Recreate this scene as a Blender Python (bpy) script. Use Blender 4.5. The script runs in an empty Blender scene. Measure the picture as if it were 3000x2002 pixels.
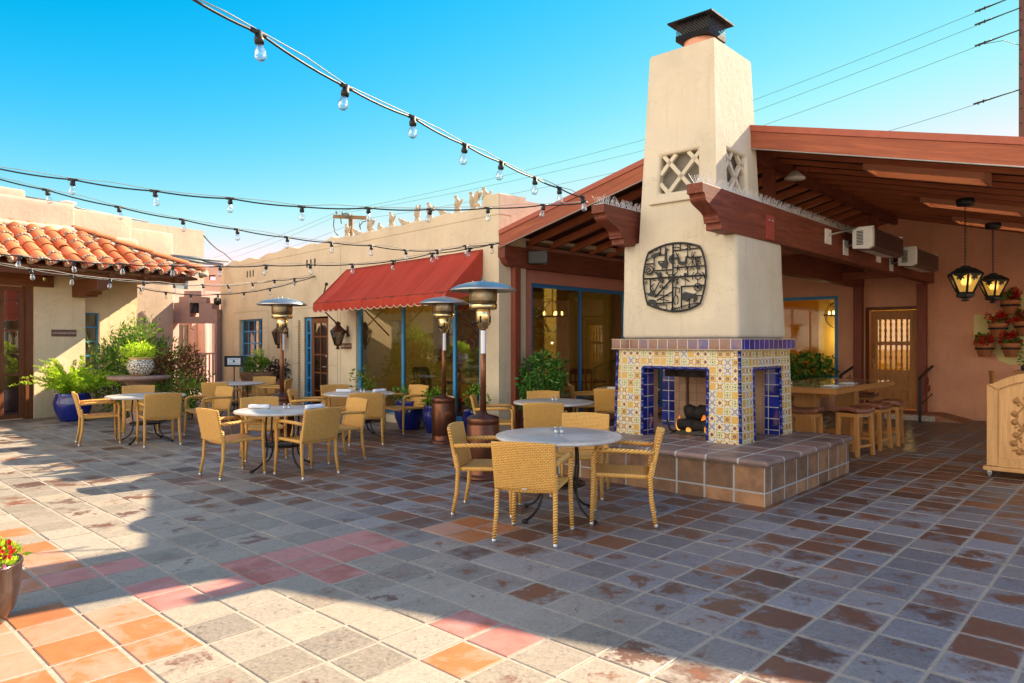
import bpy, bmesh, math, random
from mathutils import Vector, Matrix, noise as mnoise
random.seed(7)
R = math.radians
S = bpy.context.scene
COL = S.collection
FPX, CH = 2070.0, 1.6          # focal length in photo pixels, eye height

# ------------------------------------------------------------------ node helper
class N:
    def __init__(s, name):
        s.m = bpy.data.materials.new(name); s.m.use_nodes = True
        s.t = s.m.node_tree; s.t.nodes.clear()
        s.out = s.t.nodes.new('ShaderNodeOutputMaterial')
    def nd(s, typ, **kw):
        n = s.t.nodes.new(typ)
        for k, v in kw.items(): setattr(n, k, v)
        return n
    def put(s, sock, v):
        if v is None: return
        if isinstance(v, bpy.types.NodeSocket): s.t.links.new(v, sock)
        else:
            if sock.type == 'RGBA' and not isinstance(v, (int, float)): v = (*v[:3], 1)
            sock.default_value = v
    def math(s, op, a, b=None, c=None, clamp=False):
        n = s.nd('ShaderNodeMath', operation=op); n.use_clamp = clamp
        for i, v in enumerate((a, b, c)): s.put(n.inputs[i], v)
        return n.outputs[0]
    def mix(s, f, a, b, blend='MIX'):
        n = s.nd('ShaderNodeMix', data_type='RGBA', blend_type=blend)
        s.put(n.inputs[0], f); s.put(n.inputs[6], a); s.put(n.inputs[7], b)
        return n.outputs[2]
    def coord(s, k='Object'): return s.nd('ShaderNodeTexCoord').outputs[k]
    def mapping(s, vec, scale=(1, 1, 1), loc=(0, 0, 0), rot=(0, 0, 0)):
        n = s.nd('ShaderNodeMapping'); s.put(n.inputs[0], vec)
        n.inputs[1].default_value = loc; n.inputs[2].default_value = rot; n.inputs[3].default_value = scale
        return n.outputs[0]
    def noise(s, vec, scale=5, detail=4, rough=.55, dist=0, col=False):
        n = s.nd('ShaderNodeTexNoise'); s.put(n.inputs['Vector'], vec)
        n.inputs['Scale'].default_value = scale; n.inputs['Detail'].default_value = detail
        n.inputs['Roughness'].default_value = rough; n.inputs['Distortion'].default_value = dist
        return n.outputs[1 if col else 0]
    def ramp(s, f, stops, interp='LINEAR'):
        n = s.nd('ShaderNodeValToRGB'); s.put(n.inputs[0], f); cr = n.color_ramp; cr.interpolation = interp
        while len(cr.elements) < len(stops): cr.elements.new(.5)
        for e, (p, c) in zip(cr.elements, stops):
            e.position = p; e.color = (*c[:3], 1) if not isinstance(c, (int, float)) else (c, c, c, 1)
        return n.outputs[0]
    def sstep(s, x, a, b):
        n = s.nd('ShaderNodeMapRange', interpolation_type='SMOOTHSTEP')
        s.put(n.inputs[0], x); n.inputs[1].default_value = a; n.inputs[2].default_value = b
        return n.outputs[0]
    def sep(s, v):
        n = s.nd('ShaderNodeSeparateXYZ'); s.put(n.inputs[0], v); return n.outputs
    def comb(s, x, y, z=0):
        n = s.nd('ShaderNodeCombineXYZ'); s.put(n.inputs[0], x); s.put(n.inputs[1], y); s.put(n.inputs[2], z); return n.outputs[0]
    def bump(s, h, strength=.3, dist=.01):
        n = s.nd('ShaderNodeBump'); n.inputs['Strength'].default_value = strength
        n.inputs['Distance'].default_value = dist; s.put(n.inputs['Height'], h); return n.outputs[0]
    def attr(s, name): return s.nd('ShaderNodeAttribute', attribute_name=name).outputs
    def bsdf(s, col, rough=.6, metal=0., normal=None, spec=.5, trans=0., ior=1.45, emit=None, estr=0., coat=0.):
        b = s.nd('ShaderNodeBsdfPrincipled')
        s.put(b.inputs['Base Color'], col); s.put(b.inputs['Roughness'], rough); s.put(b.inputs['Metallic'], metal)
        b.inputs['Specular IOR Level'].default_value = spec; b.inputs['Transmission Weight'].default_value = trans
        b.inputs['IOR'].default_value = ior; b.inputs['Coat Weight'].default_value = coat
        if normal is not None: s.put(b.inputs['Normal'], normal)
        if emit is not None: s.put(b.inputs['Emission Color'], emit); b.inputs['Emission Strength'].default_value = estr
        s.t.links.new(b.outputs[0], s.out.inputs[0]); return s.m

def plain(name, col, rough=.6, metal=0., var=.12, scale=9, bump=.15, spec=.5, coat=0.):
    n = N(name); c = n.coord(); nz = n.noise(c, scale, 5)
    dark = tuple(x * (1 - var * 1.6) for x in col); lite = tuple(min(1, x * (1 + var)) for x in col)
    cc = n.ramp(nz, [(.3, dark), (.7, lite)])
    rg = n.math('MULTIPLY_ADD', n.noise(c, scale * 2.3, 3), .25, rough - .12)
    return n.bsdf(cc, rg, metal, n.bump(n.noise(c, scale * 6, 3), bump, .004), spec, coat=coat)

def stucco(name, col, rough=.9, bump=.45, grain=60, stain=(.8, .75, .68)):
    n = N(name); c = n.coord()
    big = n.noise(c, 1.1, 5, .6); mid = n.noise(c, 5, 4)
    a = n.ramp(big, [(.3, tuple(x * .86 for x in col)), (.55, col), (.75, tuple(min(.9, x * 1.08) for x in col))])
    streak = n.noise(n.mapping(c, (7, 7, .5)), 1.6, 5, .6)
    f = n.math('MULTIPLY', n.sstep(streak, .53, .72), .42)
    cc = n.mix(f, a, tuple(x * y for x, y in zip(col, stain)))
    cc = n.mix(n.math('MULTIPLY', n.sstep(mid, .52, .75), .25), cc, tuple(min(.9, x * 1.15) for x in col))
    zz = n.sep(c)[2]; low = n.math('MULTIPLY', n.sstep(n.math('ADD', zz, n.math('MULTIPLY', mid, .5)), .62, .22), .4); cc = n.mix(low, cc, tuple(x * .6 for x in col))      # splashed dirt along the foot
    ck = n.math('MULTIPLY', n.sstep(n.math('ABSOLUTE', n.math('SUBTRACT', n.noise(c, .9, 6, .6, .5), .5)), .0035, .0), .35); cc = n.mix(ck, cc, tuple(x * .45 for x in col))
    h = n.math('ADD', n.math('MULTIPLY', n.noise(c, grain, 4, .65), .5), n.math('MULTIPLY', n.noise(c, 7, 3), .9))
    return n.bsdf(cc, rough, 0, n.bump(h, bump, .012), .25)

def wood(name, c1, c2, rough=.55, axis='x', scale=1.0, bump=.2, coat=0., tilt=0.):
    n = N(name); c = n.coord()
    if tilt: c = n.mapping(c, rot=(0, tilt, 0))
    sc = {'x': (.35, 5, 5), 'y': (5, .35, 5), 'z': (5, 5, .35)}[axis]
    p = n.mapping(c, tuple(k * scale for k in sc))
    d = n.noise(p, 3.2, 6, .6, 1.2)
    g = n.noise(n.mapping(c, tuple(k * scale * 3 for k in sc)), 9, 4, .7)
    cc = n.ramp(d, [(.28, c1), (.52, tuple((a + b) / 2 for a, b in zip(c1, c2))), (.72, c2)])
    cc = n.mix(n.math('MULTIPLY', n.sstep(g, .5, .75), .45), cc, tuple(x * .55 for x in c1))
    w = n.noise(c, 1.3, 3)
    cc = n.mix(n.math('MULTIPLY', n.sstep(w, .5, .8), .25), cc, tuple(min(1, x * 1.35) for x in c2))
    oi = n.nd('ShaderNodeObjectInfo').outputs['Random']
    cc = n.mix(n.math('MULTIPLY', oi, .30), cc, tuple(x * .55 for x in c1))
    return n.bsdf(cc, rough, 0, n.bump(g, bump, .004), .4, coat=coat)

def leafmat(name, c1, c2, c3=None, rough=.5, trl=.35):
    n = N(name); g = n.nd('ShaderNodeNewGeometry').outputs['Random Per Island']
    st = [(0, c1), (.6, c2)] + ([(1, c3)] if c3 else [])
    cc = n.ramp(g, st)
    b = n.nd('ShaderNodeBsdfPrincipled'); n.put(b.inputs['Base Color'], cc); b.inputs['Roughness'].default_value = rough
    b.inputs['Specular IOR Level'].default_value = .3
    t = n.nd('ShaderNodeBsdfTranslucent'); n.put(t.inputs[0], n.mix(.5, cc, (.9, 1, .3), 'MULTIPLY'))
    m = n.nd('ShaderNodeMixShader'); m.inputs[0].default_value = trl
    n.t.links.new(b.outputs[0], m.inputs[1]); n.t.links.new(t.outputs[0], m.inputs[2]); n.t.links.new(m.outputs[0], n.out.inputs[0])
    return n.m

def glow(name, col, strength):
    n = N(name); return n.bsdf((0.02, .02, .02), .5, emit=col, estr=strength)

def glassmat(name, tint=(.9, .95, .93), refl=.12, rough=.02):
    # window pane: see-through with a mirror-like fresnel reflection
    n = N(name)
    tr = n.nd('ShaderNodeBsdfTransparent'); tr.inputs[0].default_value = (*tint, 1)
    gl = n.nd('ShaderNodeBsdfGlossy'); gl.inputs['Roughness'].default_value = rough
    lw = n.nd('ShaderNodeLayerWeight'); lw.inputs[0].default_value = .35
    f = n.math('MULTIPLY_ADD', lw.outputs[0], .75, refl, clamp=True)
    c = n.coord(); bn = n.bump(n.noise(c, 1.2, 2), .04, .02); n.put(gl.inputs['Normal'], bn)
    m = n.nd('ShaderNodeMixShader'); n.put(m.inputs[0], f)
    n.t.links.new(tr.outputs[0], m.inputs[1]); n.t.links.new(gl.outputs[0], m.inputs[2]); n.t.links.new(m.outputs[0], n.out.inputs[0])
    return n.m

# ------------------------------------------------------------------ mesh helper
class MB:
    def __init__(s): s.v = []; s.f = []; s.sm = []; s.uv = {}
    def add(s, vs, fs, smooth=False, M=None):
        o = len(s.v)
        for p in vs: s.v.append(tuple((M @ Vector(p)) if M else p))
        for f in fs: s.f.append([i + o for i in f]); s.sm.append(smooth)
        return s
    def box(s, x0, x1, y0, y1, z0, z1, M=None):
        return s.add([(x0,y0,z0),(x1,y0,z0),(x1,y1,z0),(x0,y1,z0),(x0,y0,z1),(x1,y0,z1),(x1,y1,z1),(x0,y1,z1)],
              [(0,3,2,1),(4,5,6,7),(0,1,5,4),(1,2,6,5),(2,3,7,6),(3,0,4,7)], False, M)
    def hexa(s, b, t):           # two 4-point rings, counter-clockwise from above
        return s.add(list(b) + list(t), [(3,2,1,0),(4,5,6,7),(0,1,5,4),(1,2,6,5),(2,3,7,6),(3,0,4,7)])
    def prism(s, poly, d, M=None, smooth=False):   # polygon in xy, extruded 0..d along z
        n = len(poly); a = sum(poly[i][0]*poly[(i+1)%n][1]-poly[(i+1)%n][0]*poly[i][1] for i in range(n))
        if a < 0: poly = poly[::-1]
        vs = [(x, y, 0) for x, y in poly] + [(x, y, d) for x, y in poly]
        fs = [tuple(range(n))[::-1], tuple(range(n, 2*n))] + [(i, (i+1) % n, n+(i+1) % n, n+i) for i in range(n)]
        return s.add(vs, fs, smooth, M)
    def tube(s, pts, r, n=8, cap=True, smooth=True, closed=False):
        pts = [Vector(p) for p in pts]; k = len(pts); rr = r if isinstance(r, (list, tuple)) else [r]*k
        vs = []; up = None
        for i, p in enumerate(pts):
            if closed: d = pts[(i+1) % k] - pts[i-1]
            else: d = pts[min(i+1, k-1)] - pts[max(i-1, 0)]
            if d.length < 1e-9: d = Vector((0, 0, 1))
            d.normalize()
            if up is None: up = Vector((0, 0, 1)) if abs(d.z) < .9 else Vector((1, 0, 0))
            a = (up - d * up.dot(d)); 
            if a.length < 1e-6: a = d.orthogonal()
            a.normalize(); up = a; b = d.cross(a)
            for j in range(n):
                t = 2*math.pi*j/n; vs.append(p + (a*math.cos(t) + b*math.sin(t))*rr[i])
        fs = []
        for i in range(k if closed else k-1):
            i2 = (i+1) % k
            for j in range(n): fs.append((i*n+j, i*n+(j+1) % n, i2*n+(j+1) % n, i2*n+j))
        if cap and not closed: fs += [tuple(range(n))[::-1], tuple((k-1)*n+j for j in range(n))]
        return s.add(vs, fs, smooth)
    def lathe(s, prof, n=24, M=None, smooth=True, a0=0, a1=2*math.pi):   # prof: (r, z) bottom to top
        full = abs(a1 - a0 - 2*math.pi) < 1e-6; vs = []; m = n if full else n+1
        for r, z in prof:
            for j in range(m):
                t = a0 + (a1-a0)*j/n; vs.append((r*math.cos(t), r*math.sin(t), z))
        fs = []
        for i in range(len(prof)-1):
            for j in range(n):
                j2 = (j+1) % m; fs.append((i*m+j, i*m+j2, (i+1)*m+j2, (i+1)*m+j))
        if full:
            if prof[0][0] > 1e-4: fs.append(tuple(range(m))[::-1])
            if prof[-1][0] > 1e-4: fs.append(tuple((len(prof)-1)*m+j for j in range(m)))
        return s.add(vs, fs, smooth, M)
    def ball(s, c, r, n=10, m=7, jit=0):
        rx, ry, rz = (r, r, r) if not isinstance(r, (tuple, list)) else r
        prof = [(max(1e-5, math.sin(math.pi*i/m)), -math.cos(math.pi*i/m)) for i in range(m+1)]
        M = Matrix.Translation(c) @ Matrix.Diagonal((rx, ry, rz, 1))
        return s.lathe(prof, n, M)
    def grid(s, fn, nu, nv, smooth=True, flip=False):
        vs = [fn(i/nu, j/nv) for j in range(nv+1) for i in range(nu+1)]; w = nu+1
        fs = [(j*w+i, j*w+i+1, (j+1)*w+i+1, (j+1)*w+i) for j in range(nv) for i in range(nu)]
        if flip: fs = [f[::-1] for f in fs]
        return s.add(vs, fs, smooth)
    def slab(s, fn, nu, nv, th, smooth=True):      # thick closed sheet: fn(a,b)->point, th: offset vector
        th = Vector(th); a = len(s.v); w = nu+1
        top = [Vector(fn(i/nu, j/nv)) for j in range(nv+1) for i in range(nu+1)]
        bot = [p + th for p in top]; k = len(top)
        fs = [(j*w+i, j*w+i+1, (j+1)*w+i+1, (j+1)*w+i) for j in range(nv) for i in range(nu)]
        fs += [tuple(k + q for q in f[::-1]) for f in list(fs)]
        edge = [i for i in range(nu+1)] + [(j+1)*w-1 for j in range(1, nv+1)] + [nv*w+i for i in range(nu-1, -1, -1)] + [j*w for j in range(nv-1, 0, -1)]
        for q in range(len(edge)):
            x, y = edge[q], edge[(q+1) % len(edge)]; fs.append((y, x, k+x, k+y))
        return s.add(top + bot, fs, smooth)
    def build(s, name, mat, parent=None, bevel=0, seg=2, loc=None, rot=None, autosmooth=False, subsurf=0):
        me = bpy.data.meshes.new(name); me.from_pydata([tuple(p) for p in s.v], [], s.f)
        for p, k in zip(me.polygons, s.sm): p.use_smooth = k
        if isinstance(mat, (list, tuple)):
            for m in mat: me.materials.append(m)
        else: me.materials.append(mat)
        me.update()
        o = bpy.data.objects.new(name, me); COL.objects.link(o)
        if parent: o.parent = parent
        if loc is not None: o.location = loc
        if rot is not None: o.rotation_euler = rot if isinstance(rot, (tuple, list)) else (0, 0, rot)
        if bevel:
            b = o.modifiers.new('Bevel', 'BEVEL'); b.width = bevel; b.segments = seg; b.limit_method = 'ANGLE'; b.angle_limit = R(40)
            b.harden_normals = False
        if subsurf:
            b = o.modifiers.new('Subsurf', 'SUBSURF'); b.levels = b.render_levels = subsurf
        return o

def tag(o, label=None, cat=None, group=None, kind=None):
    if label: o['label'] = label
    if cat: o['category'] = cat
    if group: o['group'] = group
    if kind: o['kind'] = kind
    return o
def thing(name, label, cat, loc=(0, 0, 0), rz=0, group=None):
    o = bpy.data.objects.new(name, None); o.empty_display_size = .2; COL.objects.link(o)
    o.location = loc; o.rotation_euler = (0, 0, rz); return tag(o, label, cat, group)
KIDS = {}
def dup(root, loc, rz, label, group=None):
    def cp(o, par):
        c = o.copy(); COL.objects.link(c)
        if par: c.parent = par
        for ch in o.children: cp(ch, c)
        return c
    r = cp(root, None); r.location = loc; r.rotation_euler = (0, 0, rz); r['label'] = label
    if group: r['group'] = group
    return r
def X(px, Y): return (px - 1500.0) / FPX * Y            # photo column + distance -> metres
def Zh(py, Y): return CH + (1000.0 - py) / FPX * Y
def G(px, py): Y = FPX * CH / (py - 1000.0); return Vector((X(px, Y), Y, 0))
def text_mesh(txt, size, M, depth=.002, align='CENTER'):
    cu = bpy.data.curves.new('t', 'FONT'); cu.body = txt; cu.size = size; cu.align_x = align; cu.align_y = 'CENTER'; cu.extrude = depth; cu.resolution_u = 2
    o = bpy.data.objects.new('t', cu); COL.objects.link(o)
    dg = bpy.context.evaluated_depsgraph_get(); me = bpy.data.meshes.new_from_object(o.evaluated_get(dg))
    vs = [v.co.copy() for v in me.vertices]; fs = [tuple(p.vertices) for p in me.polygons]
    bpy.data.objects.remove(o); bpy.data.curves.remove(cu); bpy.data.meshes.remove(me)
    mb = MB(); mb.add(vs, fs, False, M); return mb

# ------------------------------------------------------------------ camera, sky, sun
cam = bpy.data.cameras.new('camera'); co = bpy.data.objects.new('camera', cam); COL.objects.link(co)
co.location = (0, 0, CH); co.rotation_euler = (R(90), 0, 0)
cam.sensor_width = 36; cam.lens = 36 * FPX / 3000; cam.clip_end = 2000; cam.clip_start = .05
S.camera = co
SUN_AZ, SUN_EL = 52.2, 33.5                      # azimuth from +Y towards +X
w = bpy.data.worlds.new('World'); S.world = w; w.use_nodes = True
wt = w.node_tree; wt.nodes.clear()
wo = wt.nodes.new('ShaderNodeOutputWorld'); bg = wt.nodes.new('ShaderNodeBackground'); sk = wt.nodes.new('ShaderNodeTexSky')
sk.sky_type = 'NISHITA'; sk.sun_disc = False; sk.sun_elevation = R(SUN_EL); sk.sun_rotation = R(SUN_AZ)
sk.altitude = 700; sk.air_density = 1.0; sk.dust_density = 0.0; sk.ozone_density = 1.0
def wm(op, a, b=None, c=None, clamp=False):
    n = wt.nodes.new('ShaderNodeMath'); n.operation = op; n.use_clamp = clamp
    for q, v in enumerate((a, b, c)):
        if v is None: continue
        if isinstance(v, bpy.types.NodeSocket): wt.links.new(v, n.inputs[q])
        else: n.inputs[q].default_value = v
    return n.outputs[0]
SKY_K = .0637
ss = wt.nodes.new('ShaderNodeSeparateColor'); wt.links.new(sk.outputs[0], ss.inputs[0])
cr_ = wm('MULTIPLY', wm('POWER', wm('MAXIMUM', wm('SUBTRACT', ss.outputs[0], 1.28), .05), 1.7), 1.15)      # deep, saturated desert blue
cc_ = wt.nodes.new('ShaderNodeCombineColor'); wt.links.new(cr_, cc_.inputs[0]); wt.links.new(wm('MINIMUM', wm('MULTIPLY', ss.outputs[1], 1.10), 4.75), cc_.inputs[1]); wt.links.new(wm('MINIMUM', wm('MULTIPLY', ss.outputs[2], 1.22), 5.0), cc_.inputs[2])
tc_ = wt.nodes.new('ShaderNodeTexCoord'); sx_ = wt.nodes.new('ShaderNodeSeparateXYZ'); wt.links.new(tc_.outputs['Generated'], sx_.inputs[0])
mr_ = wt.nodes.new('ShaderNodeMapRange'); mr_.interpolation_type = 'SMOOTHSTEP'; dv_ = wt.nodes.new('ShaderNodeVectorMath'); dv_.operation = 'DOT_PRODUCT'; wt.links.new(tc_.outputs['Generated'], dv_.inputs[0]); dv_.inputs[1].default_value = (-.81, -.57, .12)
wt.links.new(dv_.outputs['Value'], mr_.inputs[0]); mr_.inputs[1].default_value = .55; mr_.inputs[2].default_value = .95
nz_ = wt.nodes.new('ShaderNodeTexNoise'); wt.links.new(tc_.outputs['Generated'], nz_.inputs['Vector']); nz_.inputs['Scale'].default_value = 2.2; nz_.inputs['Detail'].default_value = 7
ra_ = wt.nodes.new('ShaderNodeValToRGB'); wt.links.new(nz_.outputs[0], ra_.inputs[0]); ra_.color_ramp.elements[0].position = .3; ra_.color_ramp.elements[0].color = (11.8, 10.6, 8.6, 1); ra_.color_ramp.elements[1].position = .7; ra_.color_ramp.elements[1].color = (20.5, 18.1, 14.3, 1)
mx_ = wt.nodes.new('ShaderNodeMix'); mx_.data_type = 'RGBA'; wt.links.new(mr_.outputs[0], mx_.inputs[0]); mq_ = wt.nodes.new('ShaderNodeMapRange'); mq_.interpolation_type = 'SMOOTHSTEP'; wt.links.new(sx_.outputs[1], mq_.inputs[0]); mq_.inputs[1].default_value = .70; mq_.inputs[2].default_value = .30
nv_ = wt.nodes.new('ShaderNodeMix'); nv_.data_type = 'RGBA'; nv_.blend_type = 'MULTIPLY'; nv_.inputs[0].default_value = 1; wt.links.new(sk.outputs[0], nv_.inputs[6]); nv_.inputs[7].default_value = (1.8, 1.68, 1.66, 1)  # added: unseen sky overhead and to the sides brightened to lift the shade
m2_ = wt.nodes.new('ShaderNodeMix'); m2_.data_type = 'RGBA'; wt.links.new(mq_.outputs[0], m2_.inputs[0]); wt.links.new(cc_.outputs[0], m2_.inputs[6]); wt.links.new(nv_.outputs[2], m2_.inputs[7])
wt.links.new(m2_.outputs[2], mx_.inputs[6]); wt.links.new(ra_.outputs[0], mx_.inputs[7])   # added bright glow low behind the viewer, out of view, to lift shaded walls
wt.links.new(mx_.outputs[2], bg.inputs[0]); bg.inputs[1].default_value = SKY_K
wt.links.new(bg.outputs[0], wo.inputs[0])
sl = bpy.data.lights.new('sun', 'SUN'); sl.energy = 5.0; sl.angle = R(.5); sl.color = (1, .82, .58)
so = bpy.data.objects.new('sun', sl); COL.objects.link(so)
_az, _el = R(SUN_AZ), R(SUN_EL)
so.rotation_euler = Vector((math.sin(_az)*math.cos(_el), math.cos(_az)*math.cos(_el), math.sin(_el))).to_track_quat('Z', 'Y').to_euler()
S.view_settings.view_transform = 'Standard'; S.view_settings.look = 'None'
S.view_settings.exposure = 1.65; S.view_settings.gamma = 1
S.cycles.max_bounces = 10; S.cycles.transparent_max_bounces = 16; S.cycles.caustics_reflective = False; S.cycles.caustics_refractive = False
S.cycles.use_denoising = True; S.cycles.sample_clamp_indirect = 6

# ------------------------------------------------------------------ materials
M = {}
M['stucco_cream'] = stucco('stucco_cream', (.68, .56, .39), bump=.6)
M['stucco_tower'] = stucco('stucco_tower', (.66, .565, .42), bump=.6, grain=45)
M['stucco_warm'] = stucco('stucco_warm', (.80, .60, .37), bump=.6)
M['stucco_pink'] = stucco('stucco_pink', (.50, .35, .27), bump=.8)
M['stucco_tan'] = stucco('stucco_tan', (.50, .385, .285), bump=.7)
M['stucco_rose'] = stucco('stucco_rose', (.66, .44, .36))
M['stucco_mauve'] = stucco('stucco_mauve', (.40, .27, .24))
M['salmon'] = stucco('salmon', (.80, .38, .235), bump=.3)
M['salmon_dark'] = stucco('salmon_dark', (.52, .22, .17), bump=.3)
M['plaster_line'] = plain('plaster_line', (.52, .40, .25), .9)
M['wood_red'] = wood('wood_red', (.11, .024, .013), (.30, .078, .036), .6, 'y', 1.6, .5)
TI = math.atan(.25)
M['wood_redx'] = wood('wood_redx', (.22, .055, .025), (.42, .12, .05), .6, 'x', 1.0)
M['rafter_left'] = wood('rafter_left', (.32, .080, .032), (.56, .165, .062), .6, 'x', 1.0, tilt=TI)
M['rafter_right'] = wood('rafter_right', (.32, .080, .032), (.56, .165, .062), .6, 'x', 1.0, tilt=-TI)
M['wood_post'] = wood('wood_post', (.19, .045, .025), (.30, .075, .038), .6, 'z', 1.2)
M['wood_orange'] = wood('wood_orange', (.42, .12, .035), (.56, .18, .06), .6, 'x', 1.5)
M['fascia_left'] = wood('fascia_left', (.24, .055, .024), (.44, .118, .05), .6, 'x', 1.0, tilt=TI); M['fascia_right'] = wood('fascia_right', (.24, .055, .024), (.44, .118, .05), .6, 'x', 1.0, tilt=-TI)
M['roof_red'] = plain('roof_red', (.36, .075, .035), .5, var=.08)
M['plate_red'] = plain('plate_red', (.36, .06, .04), .5, var=.1)
M['deck'] = wood('deck', (.022, .008, .006), (.045, .014, .009), .7, 'x', 1.2)  # near-black, with the shade between the rafters put into the colour
M['wood_skylight'] = wood('wood_skylight', (.50, .19, .10), (.62, .27, .15), .6, 'x', 1.3)
M['wood_brown'] = wood('wood_brown', (.12, .036, .012), (.24, .08, .025), .5, 'z', 1.2)
M['wood_brownx'] = wood('wood_brownx', (.13, .038, .012), (.26, .085, .027), .55, 'x', 1.2)
M['door_wood'] = wood('door_wood', (.36, .13, .03), (.60, .26, .07), .5, 'z', 1.4)
M['honey'] = wood('honey', (.42, .17, .045), (.60, .27, .075), .38, 'z', 1.3, coat=.15)
M['honeyx'] = wood('honeyx', (.42, .17, .045), (.60, .27, .075), .38, 'x', 1.3, coat=.15)
M['carved'] = wood('carved', (.50, .25, .09), (.72, .41, .17), .5, 'z', 1.5)
M['carved_dark'] = wood('carved_dark', (.30, .14, .05), (.46, .24, .09), .55, 'z', 1.5)
M['blue'] = plain('blue_paint', (.05, .26, .52), .45, var=.06)
M['blue_deep'] = plain('blue_paint_deep', (.02, .16, .42), .4, var=.06)
M['black_metal'] = plain('black_metal', (.010, .010, .012), .5, 0., var=.1)
M['cap_black'] = plain('cap_black', (.006, .006, .008), .65, 0., var=.1, spec=.2)
M['iron'] = plain('wrought_iron', (.028, .022, .018), .5, .4, var=.2)
M['rust_iron'] = plain('rust_iron', (.11, .045, .022), .55, .5, var=.25)
M['scroll'] = plain('scroll_iron', (.26, .06, .05), .6, .2, var=.2)
M['steel'] = plain('steel', (.46, .45, .43), .42, 1., var=.08, bump=.03)
M['steel_burn'] = plain('burner_mesh', (.30, .23, .15), .35, 1., var=.45, scale=5)
M['brass_steel'] = plain('brass_steel', (.78, .60, .30), .22, 1., var=.15, bump=.05)
M['bronze'] = plain('bronze', (.14, .052, .028), .32, .75, var=.12, bump=.05)
M['bronze_pole'] = plain('bronze_pole', (.22, .085, .04), .35, .7, var=.1, bump=.04)
M['alu_cap'] = plain('alu_cap', (.55, .55, .55), .4, .9)
M['white_enamel'] = plain('white_enamel', (.85, .84, .80), .4, var=.04)
M['dark_enamel'] = plain('dark_enamel', (.035, .025, .028), .35, .2)
M['white_cloth'] = plain('white_cloth', (.82, .82, .84), .9, var=.03, bump=.3)
M['paper'] = plain('paper', (.8, .8, .8), .7, var=.02)
M['terracotta_pot'] = plain('terracotta_pot', (.52, .19, .075), .75, var=.14)
M['pot_brown'] = plain('pot_brown', (.30, .15, .075), .7, var=.15)
M['cobalt'] = plain('cobalt_glaze', (.009, .02, .19), .12, var=.12, bump=.04, coat=.6)
M['pot_bronze'] = plain('pot_bronze', (.055, .030, .022), .22, .2, var=.2, coat=.3)
M['dark_pot'] = plain('dark_pot', (.03, .03, .035), .4)
M['soil'] = plain('soil', (.04, .026, .018), .95, var=.3, bump=.6)
M['leather'] = plain('leather', (.22, .075, .04), .38, var=.18, bump=.2)
M['charcoal'] = plain('charcoal', (.022, .017, .014), .8, var=.6, scale=14, bump=1)
M['ash'] = plain('ash', (.10, .09, .08), .95, var=.5, scale=30, bump=.8)
M['stone_table'] = plain('stone_table', (.34, .21, .15), .8, var=.2)
M['dove'] = plain('dove_cast_stone', (.50, .40, .28), .85, var=.15, bump=.3)
M['rubber'] = plain('black_rubber', (.012, .012, .013), .5)
M['cable'] = plain('pale_cable', (.35, .33, .3), .5)
M['spike'] = plain('spike_plastic', (.62, .58, .55), .35, var=.05)
M['pebble'] = plain('pebble', (.5, .42, .36), .8, var=.5, scale=45, bump=1)
M['gate_metal'] = plain('gate_metal', (.50, .36, .31), .55, .1, var=.08)
M['speaker_grey'] = plain('speaker_grey', (.045, .05, .048), .5)
M['galv'] = plain('galvanised', (.17, .20, .20), .55, .2, var=.1)
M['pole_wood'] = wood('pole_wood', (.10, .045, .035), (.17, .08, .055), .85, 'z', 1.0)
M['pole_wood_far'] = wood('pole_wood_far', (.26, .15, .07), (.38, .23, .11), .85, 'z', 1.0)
M['firebrick'] = plain('firebrick', (.40, .22, .13), .9, var=.2, scale=4)
M['soot'] = plain('soot', (.05, .035, .03), .95, var=.5)
M['mustard_wall'] = stucco('mustard_wall', (.50, .36, .08), bump=.1)
M['yellow_wall'] = stucco('yellow_wall', (.80, .46, .035), bump=.1)
M['room_dark'] = plain('room_dark', (.10, .06, .035), .8)
M['room_floor'] = plain('room_floor', (.09, .04, .02), .5)
M['dining_wood'] = wood('dining_wood', (.10, .028, .012), (.19, .06, .022), .35, 'z', 1.4)
M['sign_brown'] = plain('sign_brown', (.17, .075, .05), .5, var=.05)
M['sign_letter'] = plain('sign_letter', (.72, .62, .45), .5, var=.03)
M['plaque'] = stucco('plaque', (.80, .66, .30), bump=.15)
M['dark_recess'] = plain('dark_recess', (.05, .035, .025), .9)
M['curtain'] = plain('curtain', (.42, .20, .14), .85, var=.2)
M['glass'] = glassmat('window_glass', (.86, .87, .83), .05)
M['glass_dark'] = glassmat('door_glass', (.45, .43, .40), .16)
_n = N('fibreglass_panel'); _b = _n.nd('ShaderNodeBsdfDiffuse'); _b.inputs[0].default_value = (.8, .72, .6, 1); _t = _n.nd('ShaderNodeBsdfTranslucent'); _t.inputs[0].default_value = (.85, .75, .6, 1)
_mx = _n.nd('ShaderNodeMixShader'); _mx.inputs[0].default_value = .7; _n.t.links.new(_b.outputs[0], _mx.inputs[1]); _n.t.links.new(_t.outputs[0], _mx.inputs[2]); _n.t.links.new(_mx.outputs[0], _n.out.inputs[0]); M['fibreglass'] = _n.m
M['amber_glass'] = N('amber_glass').bsdf((.80, .56, .15), .4, trans=.35, emit=(1, .64, .14), estr=.035)
M['lamp_glow'] = glow('lamp_glow', (1, .62, .2), 2.5)
M['candle'] = glow('candle_glow', (1, .62, .2), 5)
_n = N('bulb_glass'); _g = _n.nd('ShaderNodeBsdfGlossy'); _g.inputs['Roughness'].default_value = .05
_t = _n.nd('ShaderNodeBsdfTransparent'); _t.inputs[0].default_value = (.93, .96, .97, 1); _l = _n.nd('ShaderNodeLayerWeight'); _l.inputs[0].default_value = .5
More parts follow.
